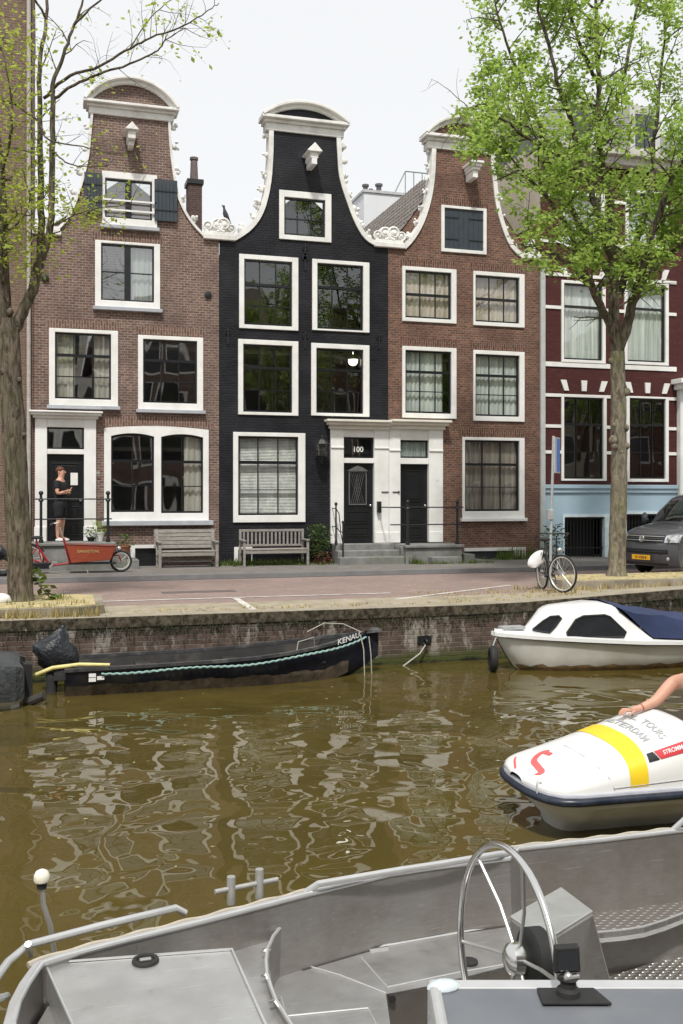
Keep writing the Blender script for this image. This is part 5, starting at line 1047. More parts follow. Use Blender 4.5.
# outboard motor under tarp
T=Thing('outboard_motor','outboard motor wrapped in black plastic at the stern of the black barge','outboard motor',(.16,14.5,WZ),world=False)
def lumpy(rings,sq=.9):
    m=MB(); secs=[]
    for (cx,cy,cz,rx,ry) in rings: secs.append([(cx+rx*math.cos(k*PI/8)*(1+.10*math.sin(3*k+cz*9)),cy+ry*math.sin(k*PI/8)*(1+.12*math.cos(2*k+cz*7)),cz+.03*math.sin(k*1.7+cx*5)) for k in range(16)])
    m.loft(secs,True); return m
T.p('tarpaulin_cover',lumpy([(a_*.8+.03,b2,.28+(c2-.28)*.92,d2*.82,e2_*.85) for a_,b2,c2,d2,e2_ in [(.02,0,.28,.14,.13),(.08,0,.38,.33,.2),(.08,0,.48,.34,.24),(.0,0,.60,.36,.25),(-.06,0,.70,.30,.22),(.06,0,.80,.18,.14),(.13,0,.90,.06,.05),(.16,0,.97,.012,.01)]]),tarp,None,50)
m=MB(); m.tube([(0,0,.3),(-.03,0,-.3)],[.09,.07],10); m.box(.02,.2,-.12,.12,.18,.36); T.p('motor_leg',m,simple('motor_grey',(.05,.05,.055),.5,0,.3,8),None,True)
m=MB(); m.tube([(-.35,-.3,.20),(-.25,-.34,.30),(0,-.38,.40),(.35,-.44,.44),(.75,-.52,.43)],[.02,.028,.03,.028,.022],10); h_=T.p('fuel_hose',m,hose,None,True)
# left covered boat
T=Thing('covered_boat','small boat wrapped in grey black tarpaulin cut by the left photo edge','boat',(-.20,14.0,WZ),world=False)
secs=[]
for s,w,h in ((0,.45,.55),(-.1,.62,.60),(-.5,.75,.63),(-1.2,.85,.60),(-2.2,.85,.62),(-3.2,.6,.66),(-3.8,.12,.75)):
    secs.append([(s-(.06 if abs(q)<.9 else 0),q*w*(1 if abs(q)>.95 else 1),z) for q,z in ((-.72,-.1),(-.86,.05),(-.97,.12+.02*math.sin(s*7)),(-1.02,h-.13),(-.98,h-.04),(-.6,h+.01+.03*math.sin(s*9)),(0,h+.04),(.6,h+.01),(.98,h-.04),(1.02,h-.13),(.97,.12),(.86,.05),(.72,-.1))])
lo=[[r[0],r[1],r[2],r[-3],r[-2],r[-1]] for r in secs]
m=MB(); m.loft([r[2:-2] for r in secs]); m.add(secs[0][2:-2],[tuple(range(9))]); T.p('tarpaulin_cover',m,simple('grey_tarpaulin',(.050,.054,.060),.4,0,.35,3,.8,.03,dirt=(.16,.17,.17),damt=.5),None,30)
m=MB(); m.loft([r[:3] for r in secs]); m.loft([r[-3:] for r in secs]); m.add(secs[0],[(0,1,2,10,11,12)]); T.p('hull',m,gelo,None,30)
m=MB(); m.box(-.02,.10,-.1,.12,-.1,.5); m.cyl((.02,-.25,.02),(.25,-.35,.12),.06,8); T.p('rudder_fitting',m,boatint)
# ring on wall with rope
p=OY(424,640,QY); T=Thing('mooring_ring','dark iron mooring plate set into the quay wall with a slack rope','mooring ring',(p.x,QY,p.z))
m=MB(); m.box(p.x-.12,p.x+.12,QY-.03,QY-.001,p.z-.05,p.z+.07); T.p('recess_plate',m,iron); m=MB(); m.torus((p.x,QY-.06,p.z-.03),(1,.4,0),.045,.012,16,6); T.p('ring',m,iron,None,True); q=OY(402,668,QY-.15); m=MB(); m.tube([(p.x,QY-.07,p.z-.07),(p.x-.12,QY-.12,p.z-.20),(q.x,q.y,WZ-.02)],.012,6); T.p('rope',m,ropew,None,True)
# ---- white cabin boat
T=Thing('cabin_boat','small white cabin boat with blue canvas moored along the quay','boat',(6.82,14.35,WZ),world=False)
def cw(s): return .80*min(1,(s/2.2))**.55 if s<2.2 else .80
def cz(s): return .60-.17*min(1,s/3.0)**.8
ss=[0.004,.06,.15,.3,.5,.8,1.2,1.7,2.2,3,4,5,5.4]
def csec(s):
    w=cw(s); h=cz(s); r=max(0,1-s/.9); return [(s-.0,-w,h),(s+.02*r,-w*.97,h-.06),(s+.18*r,-w*.90,h*.45),(s+.32*r,-w*.80,.06),(s+.55*r,-w*.6,-.12),(s+.6*r,0,-.2),(s+.55*r,w*.6,-.12),(s+.32*r,w*.80,.06),(s+.18*r,w*.90,h*.45),(s+.02*r,w*.97,h-.06),(s,w,h)]
m=MB(); m.loft([csec(s) for s in ss]); m.add(csec(5.4),[tuple(range(10,-1,-1))]); hl=T.p('hull',m,gelo,None,40)
m=MB(); 
for sg in (-1,1): m.loft([[(s,sg*(cw(s)-.02),cz(s)+.02),(s-.02*(s<.1),sg*(cw(s)+.035),cz(s)+.01),(s-.02*(s<.1),sg*(cw(s)+.035),cz(s)-.05),(s,sg*(cw(s)-.02),cz(s)-.06)] for s in ss],True)
T.p('rubbing_strake',m,gel,None,True); m=MB(); m.loft([[(s,-(cw(s)+.040),cz(s)-.045),(s,-(cw(s)+.030),cz(s)-.062)] for s in ss]); T.p('dark_line',m,navy)
m=MB(); m.loft([[(s,-cw(s),cz(s)+.012),(s,-cw(s)*.5,cz(s)+.045),(s,0,cz(s)+.055),(s,cw(s)*.5,cz(s)+.045),(s,cw(s),cz(s)+.012)] for s in ss]); T.p('deck',m,gel,None,True)
m=MB(); n=40
vs=[];
for i in range(n+1):
    s=.05+5.3*i/n; q=csec(s); a_=Vector(q[3]); b2=Vector(q[2]); c2=Vector(q[4]); hh=.16+.10*math.sin(i*2.1)+.06*math.sin(i*5); vs.append([tuple(a_+(c2-a_)*.45+Vector((-.004,-.006,0))),tuple(a_+Vector((-.004,-.006,0))),tuple(a_+(b2-a_)*max(.03,hh)+Vector((-.004,-.007,0)))])
m.loft(vs); T.p('waterline_stain',m,scum)
# cabin
def cab(t,base_w,top_w): pass
cbx=[(.50,cz(.5)+.02),(.92,.93),(1.08,.97),(1.75,1.01),(1.88,1.00),(2.42,cz(2.4)+.03)]
def chw(x,z): # half width
    zb_=.45; return (cw(x)-.10)*(1-.20*((z-zb_)/.6))*min(1,.30+.70*max(0,(x-.5)/.48)**.8)
m=MB(); rows=[]
xs=[.50,.56,.64,.72,.80,.90,.98,1.1,1.3,1.6,1.75,1.88,2.05,2.25,2.42]
def ctop(x): 
    for (a_,za),(b2,zb2_) in zip(cbx,cbx[1:]):
        if a_<=x<=b2: return za+(zb2_-za)*(x-a_)/(b2-a_)
for x in xs:
    zt_=ctop(x); zb_=cz(x)+.01; w0=chw(x,zb_); w1=chw(x,zt_); r=min(.10,(zt_-zb_)*.4)*.8
    rows.append([(x,-w0,zb_),(x,-(w1+(w0-w1)*.25),zt_-r),(x,-w1+.03,zt_-r*.3),(x,-w1*.75,zt_+.005),(x,0,zt_+.03),(x,w1*.75,zt_+.005),(x,w1-.03,zt_-r*.3),(x,w1+(w0-w1)*-.0+(w0-w1)*.25,zt_-r),(x,w0,zb_)])
m.loft(rows); cabn=T.p('cabin',m,gel,None,35)
def cabwin(pts,name='side_window'):
    m=MB(); P_=[]
    for x,z in pts:
        zt_=ctop(x); zb_=cz(x)+.01; w0=chw(x,zb_); w1=chw(x,zt_); zr=zt_-min(.10,(zt_-zb_)*.4); wr_=w1+(w0-w1)*.25; f=(z-zb_)/(zr-zb_); P_.append((x,-(w0+(wr_-w0)*f),z))
    P2=[(x,y_-.012,z) for x,y_,z in P_]; m.add(P2,[tuple(range(len(P2)))]); g_=T.p(name,m,MT['dark_pane'],cabn); m=MB(); m.tube(P2+[P2[0]],.016,6); T.p('window_seal',m,rubber,g_,True)
cabwin([(1.06,.55),(1.05,.60),(1.20,.80),(1.32,.855),(1.66,.87),(1.74,.84),(1.97,.60),(1.93,.53),(1.12,.52)])
cabwin([(.60,.635),(.74,.77),(.84,.845),(.95,.86),(.98,.83),(.90,.70),(.82,.595),(.72,.60)])
# fender tyre + bow
m=MB(); m.torus((-.06,-.10,.20),(1,-.30,0),.15,.06,22,9); T.p('tyre_fender',m,rubber,None,True); m=MB(); m.tube([(-.08,-.1,.36),(.05,-.05,.60)],.012,5); m.box(.12,.5,-.10,.10,cz(.2)+.055,cz(.2)+.10); T.p('bow_fitting',m,galv)
# canvas
m=MB(); rows=[]
for i in range(15):
    t=i/14; x=1.84+t*3.45; zt_=1.035-.34*min(1,t*1.7)**.8-.12*max(0,t-.6)+.012*math.sin(i*2.3); w=cw(x)-.05; zb_=cz(x)+.02
    xb_=2.42+t*2.9; rows.append([(xb_,-w,zb_)]+[(xb_+(x-xb_)*q,-w*(1-.12*q-.0)+ (0),zb_+(zt_-zb_)*q*.93+.022*math.sin(i*1.9+k*1.3)) for k,q in enumerate((.35,.7,.93))]+[(x,-w*.45,zt_+.0),(x,0,zt_+.03),(x,w*.45,zt_)]+[(xb_+(x-xb_)*q,w*(1-.12*q),zb_+(zt_-zb_)*q*.93) for q in (.93,.5)]+[(xb_,w,zb_)])
m.loft(rows); m.add(rows[-1],[tuple(range(len(rows[-1])))]); T.p('canvas_cover',m,canvas,None,50)
# ================================================================ PEDALO
rotp=R(-3)
T=Thing('pedal_boat','white pedal boat with yellow stripe and red markings on its foredeck','pedal boat',(3.76,7.50,WZ-.03),rot=rotp,world=False)
def pw(s): return .58*(1-(1-min(1,s/.30))**2.6)**.42 if s<.30 else .58
ps=[.0,.008,.03,.08,.16,.28,.45,.7,1,1.5,2,2.6,3.0]
def psec(s):
    w=pw(s); r=max(0,1-s/.6); q=.30*r; return [(s,-w+.02,.36),(s+q*.25,-w*.95,.30),(s+q*.9,-w*.48,.10),(s+q*1.1,-w*.25,-.12),(s+q*1.1,0,-.16),(s+q*1.1,w*.25,-.12),(s+q*.9,w*.48,.10),(s+q*.25,w*.95,.30),(s,w-.02,.36)]
m=MB(); m.loft([psec(s) for s in ps]); T.p('hull',m,gelo,None,40)
m=MB(); pth=[(s,-pw(s),.37) for s in ps[::-1]]+[(s,pw(s),.37) for s in ps]; m.tube(pth,.031,10); T.p('bumper_rail',m,navy,None,True)
m=MB(); pth=[(s+.02,-pw(s)+.012,.408) for s in ps[::-1]]+[(s+.02,pw(s)-.012,.408) for s in ps]; m.tube(pth,.020,8); T.p('grey_trim',m,simple('grey_trim',(.36,.37,.42),.4),None,True)
def ph(s): # crown height above deck edge 0.42
    t=min(1,max(0,s)/1.32); return .045+.46*t**1.0
def cowl(s,t,off=0):
    """surface of the foredeck: s along, t -1..1 across (near..far)"""
    s_=max(.004,s); w=pw(s_)-.028; e=.55+.25*min(1,s_); th=t*PI/2; y_=w*math.copysign(abs(math.sin(th))**(.78),t); z=.42+ph(s_)*abs(math.cos(th))**.62
    if s_>1.22: z-= (ph(s_))*0
    n=Vector((-.25,math.sin(th)*.8,.55+.4*math.cos(th))).normalized(); return Vector((s_,y_,z))+n*off
def patch(s0,s1,t0,t1,off,ns,ntt):
    m=MB(); m.loft([[cowl(s0+(s1-s0)*i/ns,t0+(t1-t0)*k/ntt,off) for k in range(ntt+1)] for i in range(ns+1)]); return m
def qpatch(c0,c1,c2,c3,off=.005,n=6): # bilinear patch in (s,t)
    m=MB(); rows=[]
    for i in range(n+1):
        u=i/n; rows.append([cowl(*( [(c0[q]*(1-u)+c1[q]*u)*(1-v)+(c3[q]*(1-u)+c2[q]*u)*v for q in (0,1)]),off) for v in [k/n for k in range(n+1)]])
    return m.loft(rows)
m=patch(.0,1.30,-1,1,0,26,36)
dm=MB(); dm.loft([[(s,-pw(s)+.01,.405),(s,pw(s)-.01,.405)] for s in ps if s<1.4]); T.p('deck_plate',dm,gel)
# rounded cowling back edge going down into the cockpit
rows=[]
for i in range(9):
    a_=i/8*PI/2; rows.append([cowl(1.30,t)+Vector((.30*math.sin(a_)*max(0,math.cos(t*PI/2))**.4,0,0))+Vector((0,0,-(.52)*(1-math.cos(a_))*max(0,math.cos(t*PI/2))**.4*.8)) for t in [-1+2*k/36 for k in range(37)]])
m.loft(rows); dk=T.p('foredeck_cowling',m,gel,None,35)
m=MB(); rows=[]
for s in (1.3,1.6,2.0,2.6,2.98):
    w=pw(s)-.055; rows.append([(s,-w,.42),(s,-w+.04,.62 if s<2.9 else .5),(s,-w+.14,.66 if s<2.9 else .5),(s,-w+.20,.30),(s,w-.20,.30),(s,w-.14,.66 if s<2.9 else .5),(s,w-.04,.62 if s<2.9 else .5),(s,w,.42)])
m.loft(rows); m.add(rows[-1],[tuple(range(8))]); T.p('cockpit_side',m,gel,None,35)
for nm,s,y0_,y1_ in (('seat',2.1,-.38,-.02),('seat',2.1,.02,.38)):
    m=MB(); m.box(s-.25,s+.25,y0_,y1_,.301,.44); m.hexa([(s+.2,y0_,.44),(s+.3,y0_,.44),(s+.3,y1_,.44),(s+.2,y1_,.44),(s+.32,y0_,.90),(s+.38,y0_,.90),(s+.38,y1_,.90),(s+.32,y1_,.90)]); T.p(nm,m,gelo,bevel=.03)
T.p('yellow_stripe',patch(.74,.90,-.985,.98,.004,3,40),yellow,dk,True)
T.p('red_panel',qpatch((1.19,-.80),(1.78,-.82),(1.78,-.70),(1.19,-.68),.006) if False else qpatch((1.03,-.74),(1.298,-.74),(1.298,-.60),(.99,-.60),.006),red,dk,True)
T.p('black_chevron',qpatch((.925,-.74),(1.02,-.74),(.98,-.60),(.925,-.60),.006),black,dk,True)
m=MB(); vs,fs=textmesh('STROMMA',.055,.0005); m.add([cowl(1.165+v.x*.8,-.67+v.y*1.55,.009+v.z) for v in vs],fs); T.p('white_lettering',m,txtw,dk)
m=MB(); vs,fs=textmesh('CANAL TOURS',.098,.0005); m.add([cowl(1.12+v.y*.9,-.02-v.x*1.35,.006+v.z) for v in vs],fs); T.p('grey_lettering',m,txtg,dk); m=MB(); vs,fs=textmesh('AMSTERDAM',.098,.0005); m.add([cowl(.99+v.y*.9,-.02-v.x*1.35,.006+v.z) for v in vs],fs); T.p('grey_lettering',m,txtg,dk)
m=MB()
def redrib(pts,w,off=.006):
    mm=[]; P_=[Vector((a_,b2,0)) for a_,b2 in pts]; L=offsetline([(p_.x,p_.y) for p_ in P_],w); Rr_=offsetline([(p_.x,p_.y) for p_ in P_],-w); m.loft([[cowl(a_[0],a_[1],off),cowl(b2[0],b2[1],off)] for a_,b2 in zip(L,Rr_)])
redrib(smoothprof([(.10,-.22),(.15,-.17),(.17,-.05),(.20,.05),(.27,.12),(.33,.14),(.36,.10)],4),.026); redrib(smoothprof([(.04,.12),(.075,.22),(.12,.34),(.15,.38)],3),.014); redrib([(.33,.14),(.345,.03)],.022)
T.p('red_emblem',m,simple('coral_red',(.78,.12,.12),.4),dk)
m=MB(); m.tube([cowl(.60,-.99,.004),cowl(.56,-.80,.004),cowl(.52,-.55,.004),cowl(.50,-.2,.004),cowl(.50,.1,.004)],.003,4); m.tube([cowl(s,-.975,.005) for s in (.6,.8,1,1.2,1.29)],.003,4); T.p('hatch_seam',m,txtg,dk)
m=MB(); m.tube([cowl(.08,-.55,.0),cowl(.05,-.62,.03),cowl(.04,-.9,.01),(.03,-.36,.36)],.006,5); T.p('bow_cord',m,txtg)
# rider
MW=Matrix.Translation((3.72,7.82,WZ))@Matrix.Rotation(rotp,4,'Z'); MI=MW.inverted()
hand=MI@DP(627,711,8.62); elbow=MI@DP(655,702,8.66); shl=MI@DP(684,681,8.80)
hand=Vector(hand); base=Vector((2.02,.22,.44))
P_=Thing('person','woman in a white top sitting in the pedal boat, arm on its bow','person',(3.72,7.82,WZ),rot=rotp,world=False)
sx_=shl.x; sy_=shl.y; sz_=shl.z
sx_-=.10
J={'pelvis':((sx_+.20,sy_-.17,.54),(.16,.13)),'waist':((sx_+.20,sy_-.17,.70),(.125,.10)),'chest':((sx_+.15,sy_-.17,.90),(.15,.115)),'neck0':((sx_+.10,sy_-.17,sz_+.04),(.07,.065)),'neck':((sx_+.13,sy_-.17,sz_+.12),(.05,.05)),'head0':((sx_+.17,sy_-.17,sz_+.19),(.07,.075)),'head1':((sx_+.18,sy_-.17,sz_+.27),(.078,.09)),'head2':((sx_+.19,sy_-.17,sz_+.34),(.05,.055)),
 'shl':((sx_+.0,sy_,sz_),.068),'ell':(tuple(elbow),.050),'wrl':(tuple(hand+Vector((.10,-.02,.02))),.031),'hal':(tuple(hand+Vector((.03,0,.0))),(.018,.036)),
 'shr':((sx_+.12,sy_-.35,sz_-.01),.055),'elr':((sx_+.05,sy_-.42,sz_-.27),.041),'wrr':((sx_-.12,sy_-.36,sz_-.36),.028),'har':((sx_-.20,sy_-.34,sz_-.37),(.036,.02))}
E=[('pelvis','waist'),('waist','chest'),('chest','neck0'),('neck0','neck'),('neck','head0'),('head0','head1'),('head1','head2'),('neck0','shl'),('shl','ell'),('ell','wrl'),('wrl','hal'),('neck0','shr'),('shr','elr'),('elr','wrr'),('wrr','har')]
for s,n in ((-.09,'r'),(.09,'l')):
    J.update({'hp'+n:((sx_+.12,sy_-.17+s,.52),.09),'kn'+n:((sx_-.24,sy_-.17+s*1.2,.62),.062),'an'+n:((sx_-.50,sy_-.17+s*1.2,.40),.038),'to'+n:((sx_-.62,sy_-.17+s*1.2,.42),.035)}); E+=[('pelvis','hp'+n),('hp'+n,'kn'+n),('kn'+n,'an'+n),('an'+n,'to'+n)]
bd=P_.p('body',skinfig(J,E),skin,None,'full')
m=MB()
for k in range(4):
    f0=hand+Vector((0.0,.032-.021*k,.0)); m=MB(); m.tube([f0+Vector((.02,0,.008)),f0+Vector((-.025,0,.010)),f0+Vector((-.055+.006*abs(k-1),0,-.012)),f0+Vector((-.065+.006*abs(k-1),0,-.032))],[.0105,.0095,.0085,.006],8); P_.p('finger',m,skin,bd,True)
m=MB(); m.tube([hand+Vector((.05,-.035,.0)),hand+Vector((.015,-.06,-.005)),hand+Vector((-.012,-.062,-.02))],[.013,.0105,.008],8); P_.p('thumb',m,skin,bd,True); hr_=Vector(J['har'][0])
for k in range(4): m=MB(); m.tube([hr_+Vector((0,.03-.02*k,0)),hr_+Vector((-.05,.03-.02*k,.0)),hr_+Vector((-.075,.03-.02*k,-.03))],[.010,.009,.006],6); P_.p('finger',m,skin,bd,True)
m=MB(); hx_=J['head1'][0]; m.ball((hx_[0]+.03,hx_[1],hx_[2]+.035),.115,14,10,(1,.86,1),.03); m.tube([(hx_[0]+.10,hx_[1],hx_[2]),(hx_[0]+.16,hx_[1],hx_[2]-.15),(hx_[0]+.17,hx_[1],hx_[2]-.28)],[.07,.06,.02],10); P_.p('hair',m,hair,bd,True)
m=MB(); m.ball((hx_[0]-.092,hx_[1],hx_[2]-.02),.015,6,5); m.ball((hx_[0],hx_[1]-.08,hx_[2]-.01),.022,6,5,(.8,.4,1.2)); P_.p('nose_and_ears',m,skin,bd,True); m=MB(); 
for s in (-.03,.03): m.ball((hx_[0]-.078,hx_[1]+s,hx_[2]+.005),.010,6,5)
m.box(hx_[0]-.085,hx_[0]-.075,hx_[1]-.022,hx_[1]+.022,hx_[2]-.065,hx_[2]-.058); P_.p('eyes_and_mouth',m,MT['dark_feature'],bd)
Js={'w':((sx_+.19,sy_-.17,.72),(.145,.12)),'c':((sx_+.14,sy_-.17,.90),(.175,.138)),'n':((sx_+.11,sy_-.17,sz_-.01),(.12,.09))}
P_.p('white_top',skinfig(Js,[('w','c'),('c','n')]),whc,bd,'full'); Js={'w':((sx_+.20,sy_-.17,.66),(.15,.125)),'p':((sx_+.16,sy_-.17,.54),(.18,.14)),'l':((sx_+.0,sy_-.08,.57),.11),'r':((sx_+.0,sy_-.26,.57),.11)}
P_.p('skirt',skinfig(Js,[('w','p'),('p','l'),('p','r')]),pinkc,bd,'full')
m=MB(); wv_=Vector(J['wrl'][0]); ev=(Vector(J['ell'][0])-wv_).normalized(); m.torus(wv_+ev*.03,ev,.031,.005,18,6); P_.p('bracelet',m,simple('red_bracelet',(.35,.05,.05),.4),bd,True)
# ================================================================ FOREGROUND ALUMINIUM BOAT
GU=-.20                        # gunwale height
px_g=[(-260,1500),(-120,1250),(-40,1085),(3,1022),(9,1000),(19,981),(34,960),(60,951),(125,934),(200,915.5),(296,890.5),(386,868.5),(436,861),(505,853),(515,843),(600,834),(683,824),(900,797),(1250,757)]
gun=[GZ(u,v+6,GU) for u,v in px_g[3:]]
e1=(GZ(683,830,GU)-GZ(125,940,GU)); e1.z=0; e1.normalize(); e2=Vector((e1.y,-e1.x,0))   # e2 towards the viewer
org=GZ(300,895,GU)
def LC(p): d=Vector(p)-org; return (d.dot(e1),d.dot(e2))
def WP(s,t,z): q=org+e1*s+e2*t; return Vector((q.x,q.y,z))
bl_=gun[0]; 
bow=[WP(LC(gun[0])[0]-.03,LC(gun[0])[1]+.25,GU),WP(LC(gun[0])[0]+.02,LC(gun[0])[1]+.6,GU),WP(LC(gun[0])[0]+.25,LC(gun[0])[1]+1.0,GU)]
near=[WP(LC(gun[0])[0]+.7,1.95,GU),WP(.2,2.25,GU),WP(1.5,2.35,GU),WP(3.2,2.3,GU),WP(LC(gun[-1])[0],2.2,GU)]
sx_org=org
T=Thing('aluminium_boat','large grey aluminium open boat filling the bottom of the photo','boat',(org.x,org.y,WZ))
outl=bow[::-1]; path=near[::-1]+bow[::-1]+gun
def shrink(path,d): # inward offset horizontally
    out=[]
    for i,p in enumerate(path):
        a=path[max(i-1,0)]; b_=path[min(i+1,len(path)-1)]; t=(b_-a); t.z=0; t.normalize(); n=Vector((t.y,-t.x,0)); out.append(p+n*d)
    return out
pin=shrink(path,.038)
m=MB(); m.loft([[p+Vector((0,0,0)),p+Vector((0,0,-.30)),shrink(path,.10)[i]+Vector((0,0,-.60)),shrink(path,.28)[i]+Vector((0,0,-1.1))] for i,p in enumerate(path)]); T.p('hull',m,alub,None,30)
m=MB(); m.loft([[pin[i],shrink(path,.058)[i]+Vector((0,0,-.30)),shrink(path,.064)[i]+Vector((0,0,-.75))] for i in range(len(path))]); T.p('inner_side_plates',m,alub,None,30)
m=MB(); m.loft([[p+Vector((0,0,.018)),p-Vector((0,0,.01)),pin[i]-Vector((0,0,.01)),pin[i]+Vector((0,0,.018))] for i,p in enumerate(path)],True); T.p('gunwale_cap',m,alul,bevel=.005)
m=MB(); m.tube([p+Vector((0,0,.014)) for p in pin],.012,8); T.p('gunwale_bead',m,alul,None,True)
# knotted beige rope lying along the gunwale
m=MB(); rr=shrink(path,-.03); pts=[];
ig=len(near)+len(bow)
seg=[rr[i] for i in range(ig+3,len(rr)-2)]
for a,b_ in zip(seg,seg[1:]):
    n=max(2,int((b_-a).length/.03))
    for k in range(n): q=a+(b_-a)*k/n; pts.append(q+Vector((0,0,-.002+.004*math.sin(len(pts)*.9))))
m.tube(pts,.015,7); T.p('gunwale_fender',m,simple('beige_fender',(.42,.38,.31),.85,0,.15,14,.4),None,True)
# grab rails
def grab(pix,z=.10,r=.0175,name='grab_rail'):
    P_=[GZ(u,v,GU+zz) for u,v,zz in pix]; m=MB(); m.tube(P_,r,10); T.p(name,m,alul,None,True)
grab([(185,913,.02),(176,908,.055),(100,926,.055),(28,945,.055),(8,962,.055),(-12,990,.055),(-30,1024,.055)]); 
for u,v in ((88,939),): m=MB(); m.tube([GZ(30,955,GU+.0),GZ(28,944,GU+.08)],.015,8); T.p('rail_bracket',m,alul,None,True)
m=MB(); m.tube([GZ(-6,1000,GU+.085),GZ(7,996,GU+.0)],.015,8); T.p('rail_bracket',m,alul,None,True)
grab([(306,892,.01),(318,884,.06),(400,870,.06),(440,864,.06),(498,854,.06),(510,853,.02)]); grab([(672,831,.01),(686,818,.10),(760,808,.10),(900,790,.10)])
# bollard
bA,bB=GZ(233,908,GU),GZ(261.5,902,GU); m=MB()
for q,h in ((bA,.135),(bB,.145)): m=MB(); m.tube([q+Vector((0,.05,0)),q+Vector((0,.05,h))],.021,14); bo=T.p('mooring_post',m,MT['brushed_steel'] if 'brushed_steel' in MT else simple('brushed_steel',(.42,.42,.40),.5,.5,.12,18,.1),None,30)
dd_=(bB-bA).normalized(); 
for q,h in ((bA,.31),(bB,.33)):pass
m=MB(); zc=.075; m.tube([bA-dd_*.085+Vector((0,.05,zc)),bB+dd_*.10+Vector((0,.05,zc))],.0125,10); T.p('cross_bar',m,MT['brushed_steel'],bo,True)
# deck levels
ZF=-.36; ZC=-.545; ZL=-.89
far=shrink(path,.07)
def fl(u,v,z): return GZ(u,v,z)
# foredeck: bounded by wall line and curved divider
rim=[(291,924),(281,933),(273,943),(267.5,956),(266,968),(267,981),(271,995),(276,1008),(287,1026),(302,1050),(330,1085)]
rimw=[GZ(u,v,ZF+.012) for u,v in rim]
farpts=[p for p in far[len(near)-1:] ]
lim=LC(rimw[0])[0]
fp=[p for p in farpts if LC(p)[0]<lim]
rimend=WP(LC(rimw[-1])[0]+.25,2.2,0)
poly=[(p.x,p.y) for p in fp]+[(p.x,p.y) for p in rimw]+[(rimend.x,rimend.y)]
m=MB(); m.slab(poly[::-1],ZF-.02,ZF); T.p('foredeck',m,alud)
m=MB(); m.loft([[p+Vector((0,0,.03)),Vector((p.x,p.y,ZC-.01)),Vector((p.x,p.y,ZC-.01))+e1*.012,p+Vector((0,0,.03))+e1*.012] for p in rimw],True); T.p('curved_divider',m,alub,None,30)
m=MB(); m.tube([p+Vector((0,0,.032)) for p in rimw],.009,6); T.p('divider_edge',m,alul,None,True)
m=MB()
for i in (1,3,5,7): m=MB(); m.tube([rimw[i]+Vector((0,0,.03))-e1*.03,rimw[i]+Vector((0,0,.03))+e1*.015],.008,6); T.p('snap_stud',m,steel,None,True)
# hatch box on the foredeck
ZH=-.215
hp=[GZ(45,964,ZH),GZ(232,950,ZH),GZ(268,1030,ZH)]; hq=WP(LC(hp[2])[0],2.0,ZH); hz=WP(LC(hp[0])[0]+.02,2.0,ZH)
m=MB(); m.slab([(p.x,p.y) for p in (hz,hq,hp[2],hp[1],hp[0])],ZF,ZH); hb=T.p('hatch_lid',m,hatchm,bevel=.012)
m=MB(); m.tube([hz+Vector((0,0,.004)),hp[0]+Vector((0,0,.004)),hp[1]+Vector((0,0,.004)),hp[2]+Vector((0,0,.004))],.006,6); T.p('lid_edge',m,alul,hb,True)
c=GZ(145.5,962,ZH); m=MB(); m.torus(c+Vector((0,0,.006)),(0,0,1),.048,.011,26,8); m.lathe([(.040,0),(.036,.006)],c,n=20); k_=T.p('lock_ring',m,rubber,hb,True); m=MB(); m.box(c.x-.025,c.x+.025,c.y-.012,c.y+.012,c.z+.007,c.z+.016); T.p('lock_handle',m,chrome,k_,bevel=.003)
# cockpit bench level
cp=[p for p in far if LC(p)[0]>lim-.05 and LC(p)[1]<.6]
edge=[GZ(430,985.5,ZC),GZ(386,994,ZC),GZ(393,1045,ZC)]; be=WP(LC(edge[2])[0],2.0,ZC); bs=WP(LC(rimw[-1])[0]-.4,2.0,ZC); r1=GZ(640,940,ZC); rEnd=LC(GZ(572,925,ZC))[0]
cpp=[p for p in cp if LC(p)[0]<rEnd]; pE=WP(rEnd,LC(cpp[-1])[1],ZC); pE2=WP(rEnd,LC(edge[0])[1]-.0,ZC)
poly=[(p.x,p.y) for p in cpp]+[(p.x,p.y) for p in (pE,pE2,edge[0],edge[1],edge[2],be,bs)]+[(p.x,p.y) for p in rimw[::-1]]
m=MB(); m.slab(poly[::-1],ZC-.015,ZC); T.p('side_bench_top',m,alud)
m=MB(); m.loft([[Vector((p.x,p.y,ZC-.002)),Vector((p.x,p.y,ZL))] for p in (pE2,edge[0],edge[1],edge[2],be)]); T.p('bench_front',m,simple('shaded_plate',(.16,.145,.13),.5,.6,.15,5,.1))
m=MB()
def seam(pix,z=ZC,r=.0045): m.tube([GZ(u,v,z+.002) for u,v in pix],r,5)
seam([(297,961),(360,950),(440,936),(560,915)],ZC,.007); seam([(298,963),(340,975),(386,993)]); seam([(361,957),(388,988)]); seam([(388,987),(460,972),(560,955)]); seam([(287,1016),(368,1008),(376,1024)]); seam([(281,997),(286,1016)])
T.p('weld_seam',m,alul,None,True)
m=MB(); c=GZ(379,950.5,ZC); m.box(c.x-.05,c.x+.05,c.y-.012,c.y+.012,ZC,ZC+.008); T.p('hinge',m,alul); c=GZ(469,963,ZC); m=MB(); m.lathe([(.045,0),(.045,.012),(.03,.016)],c,n=20); T.p('deck_fitting',m,rubber,None,True)
c=GZ(278,926,ZF); m=MB(); q=DP(278,928,LC(c)[0]*0+ (c-Vector((0,0,0))).dot(Vector((SA,CA,0)))); m.torus(q+Vector((0,.03,0)),(0,1,.2),.022,.008,18,8); T.p('drain_ring',m,rubber,None,True)
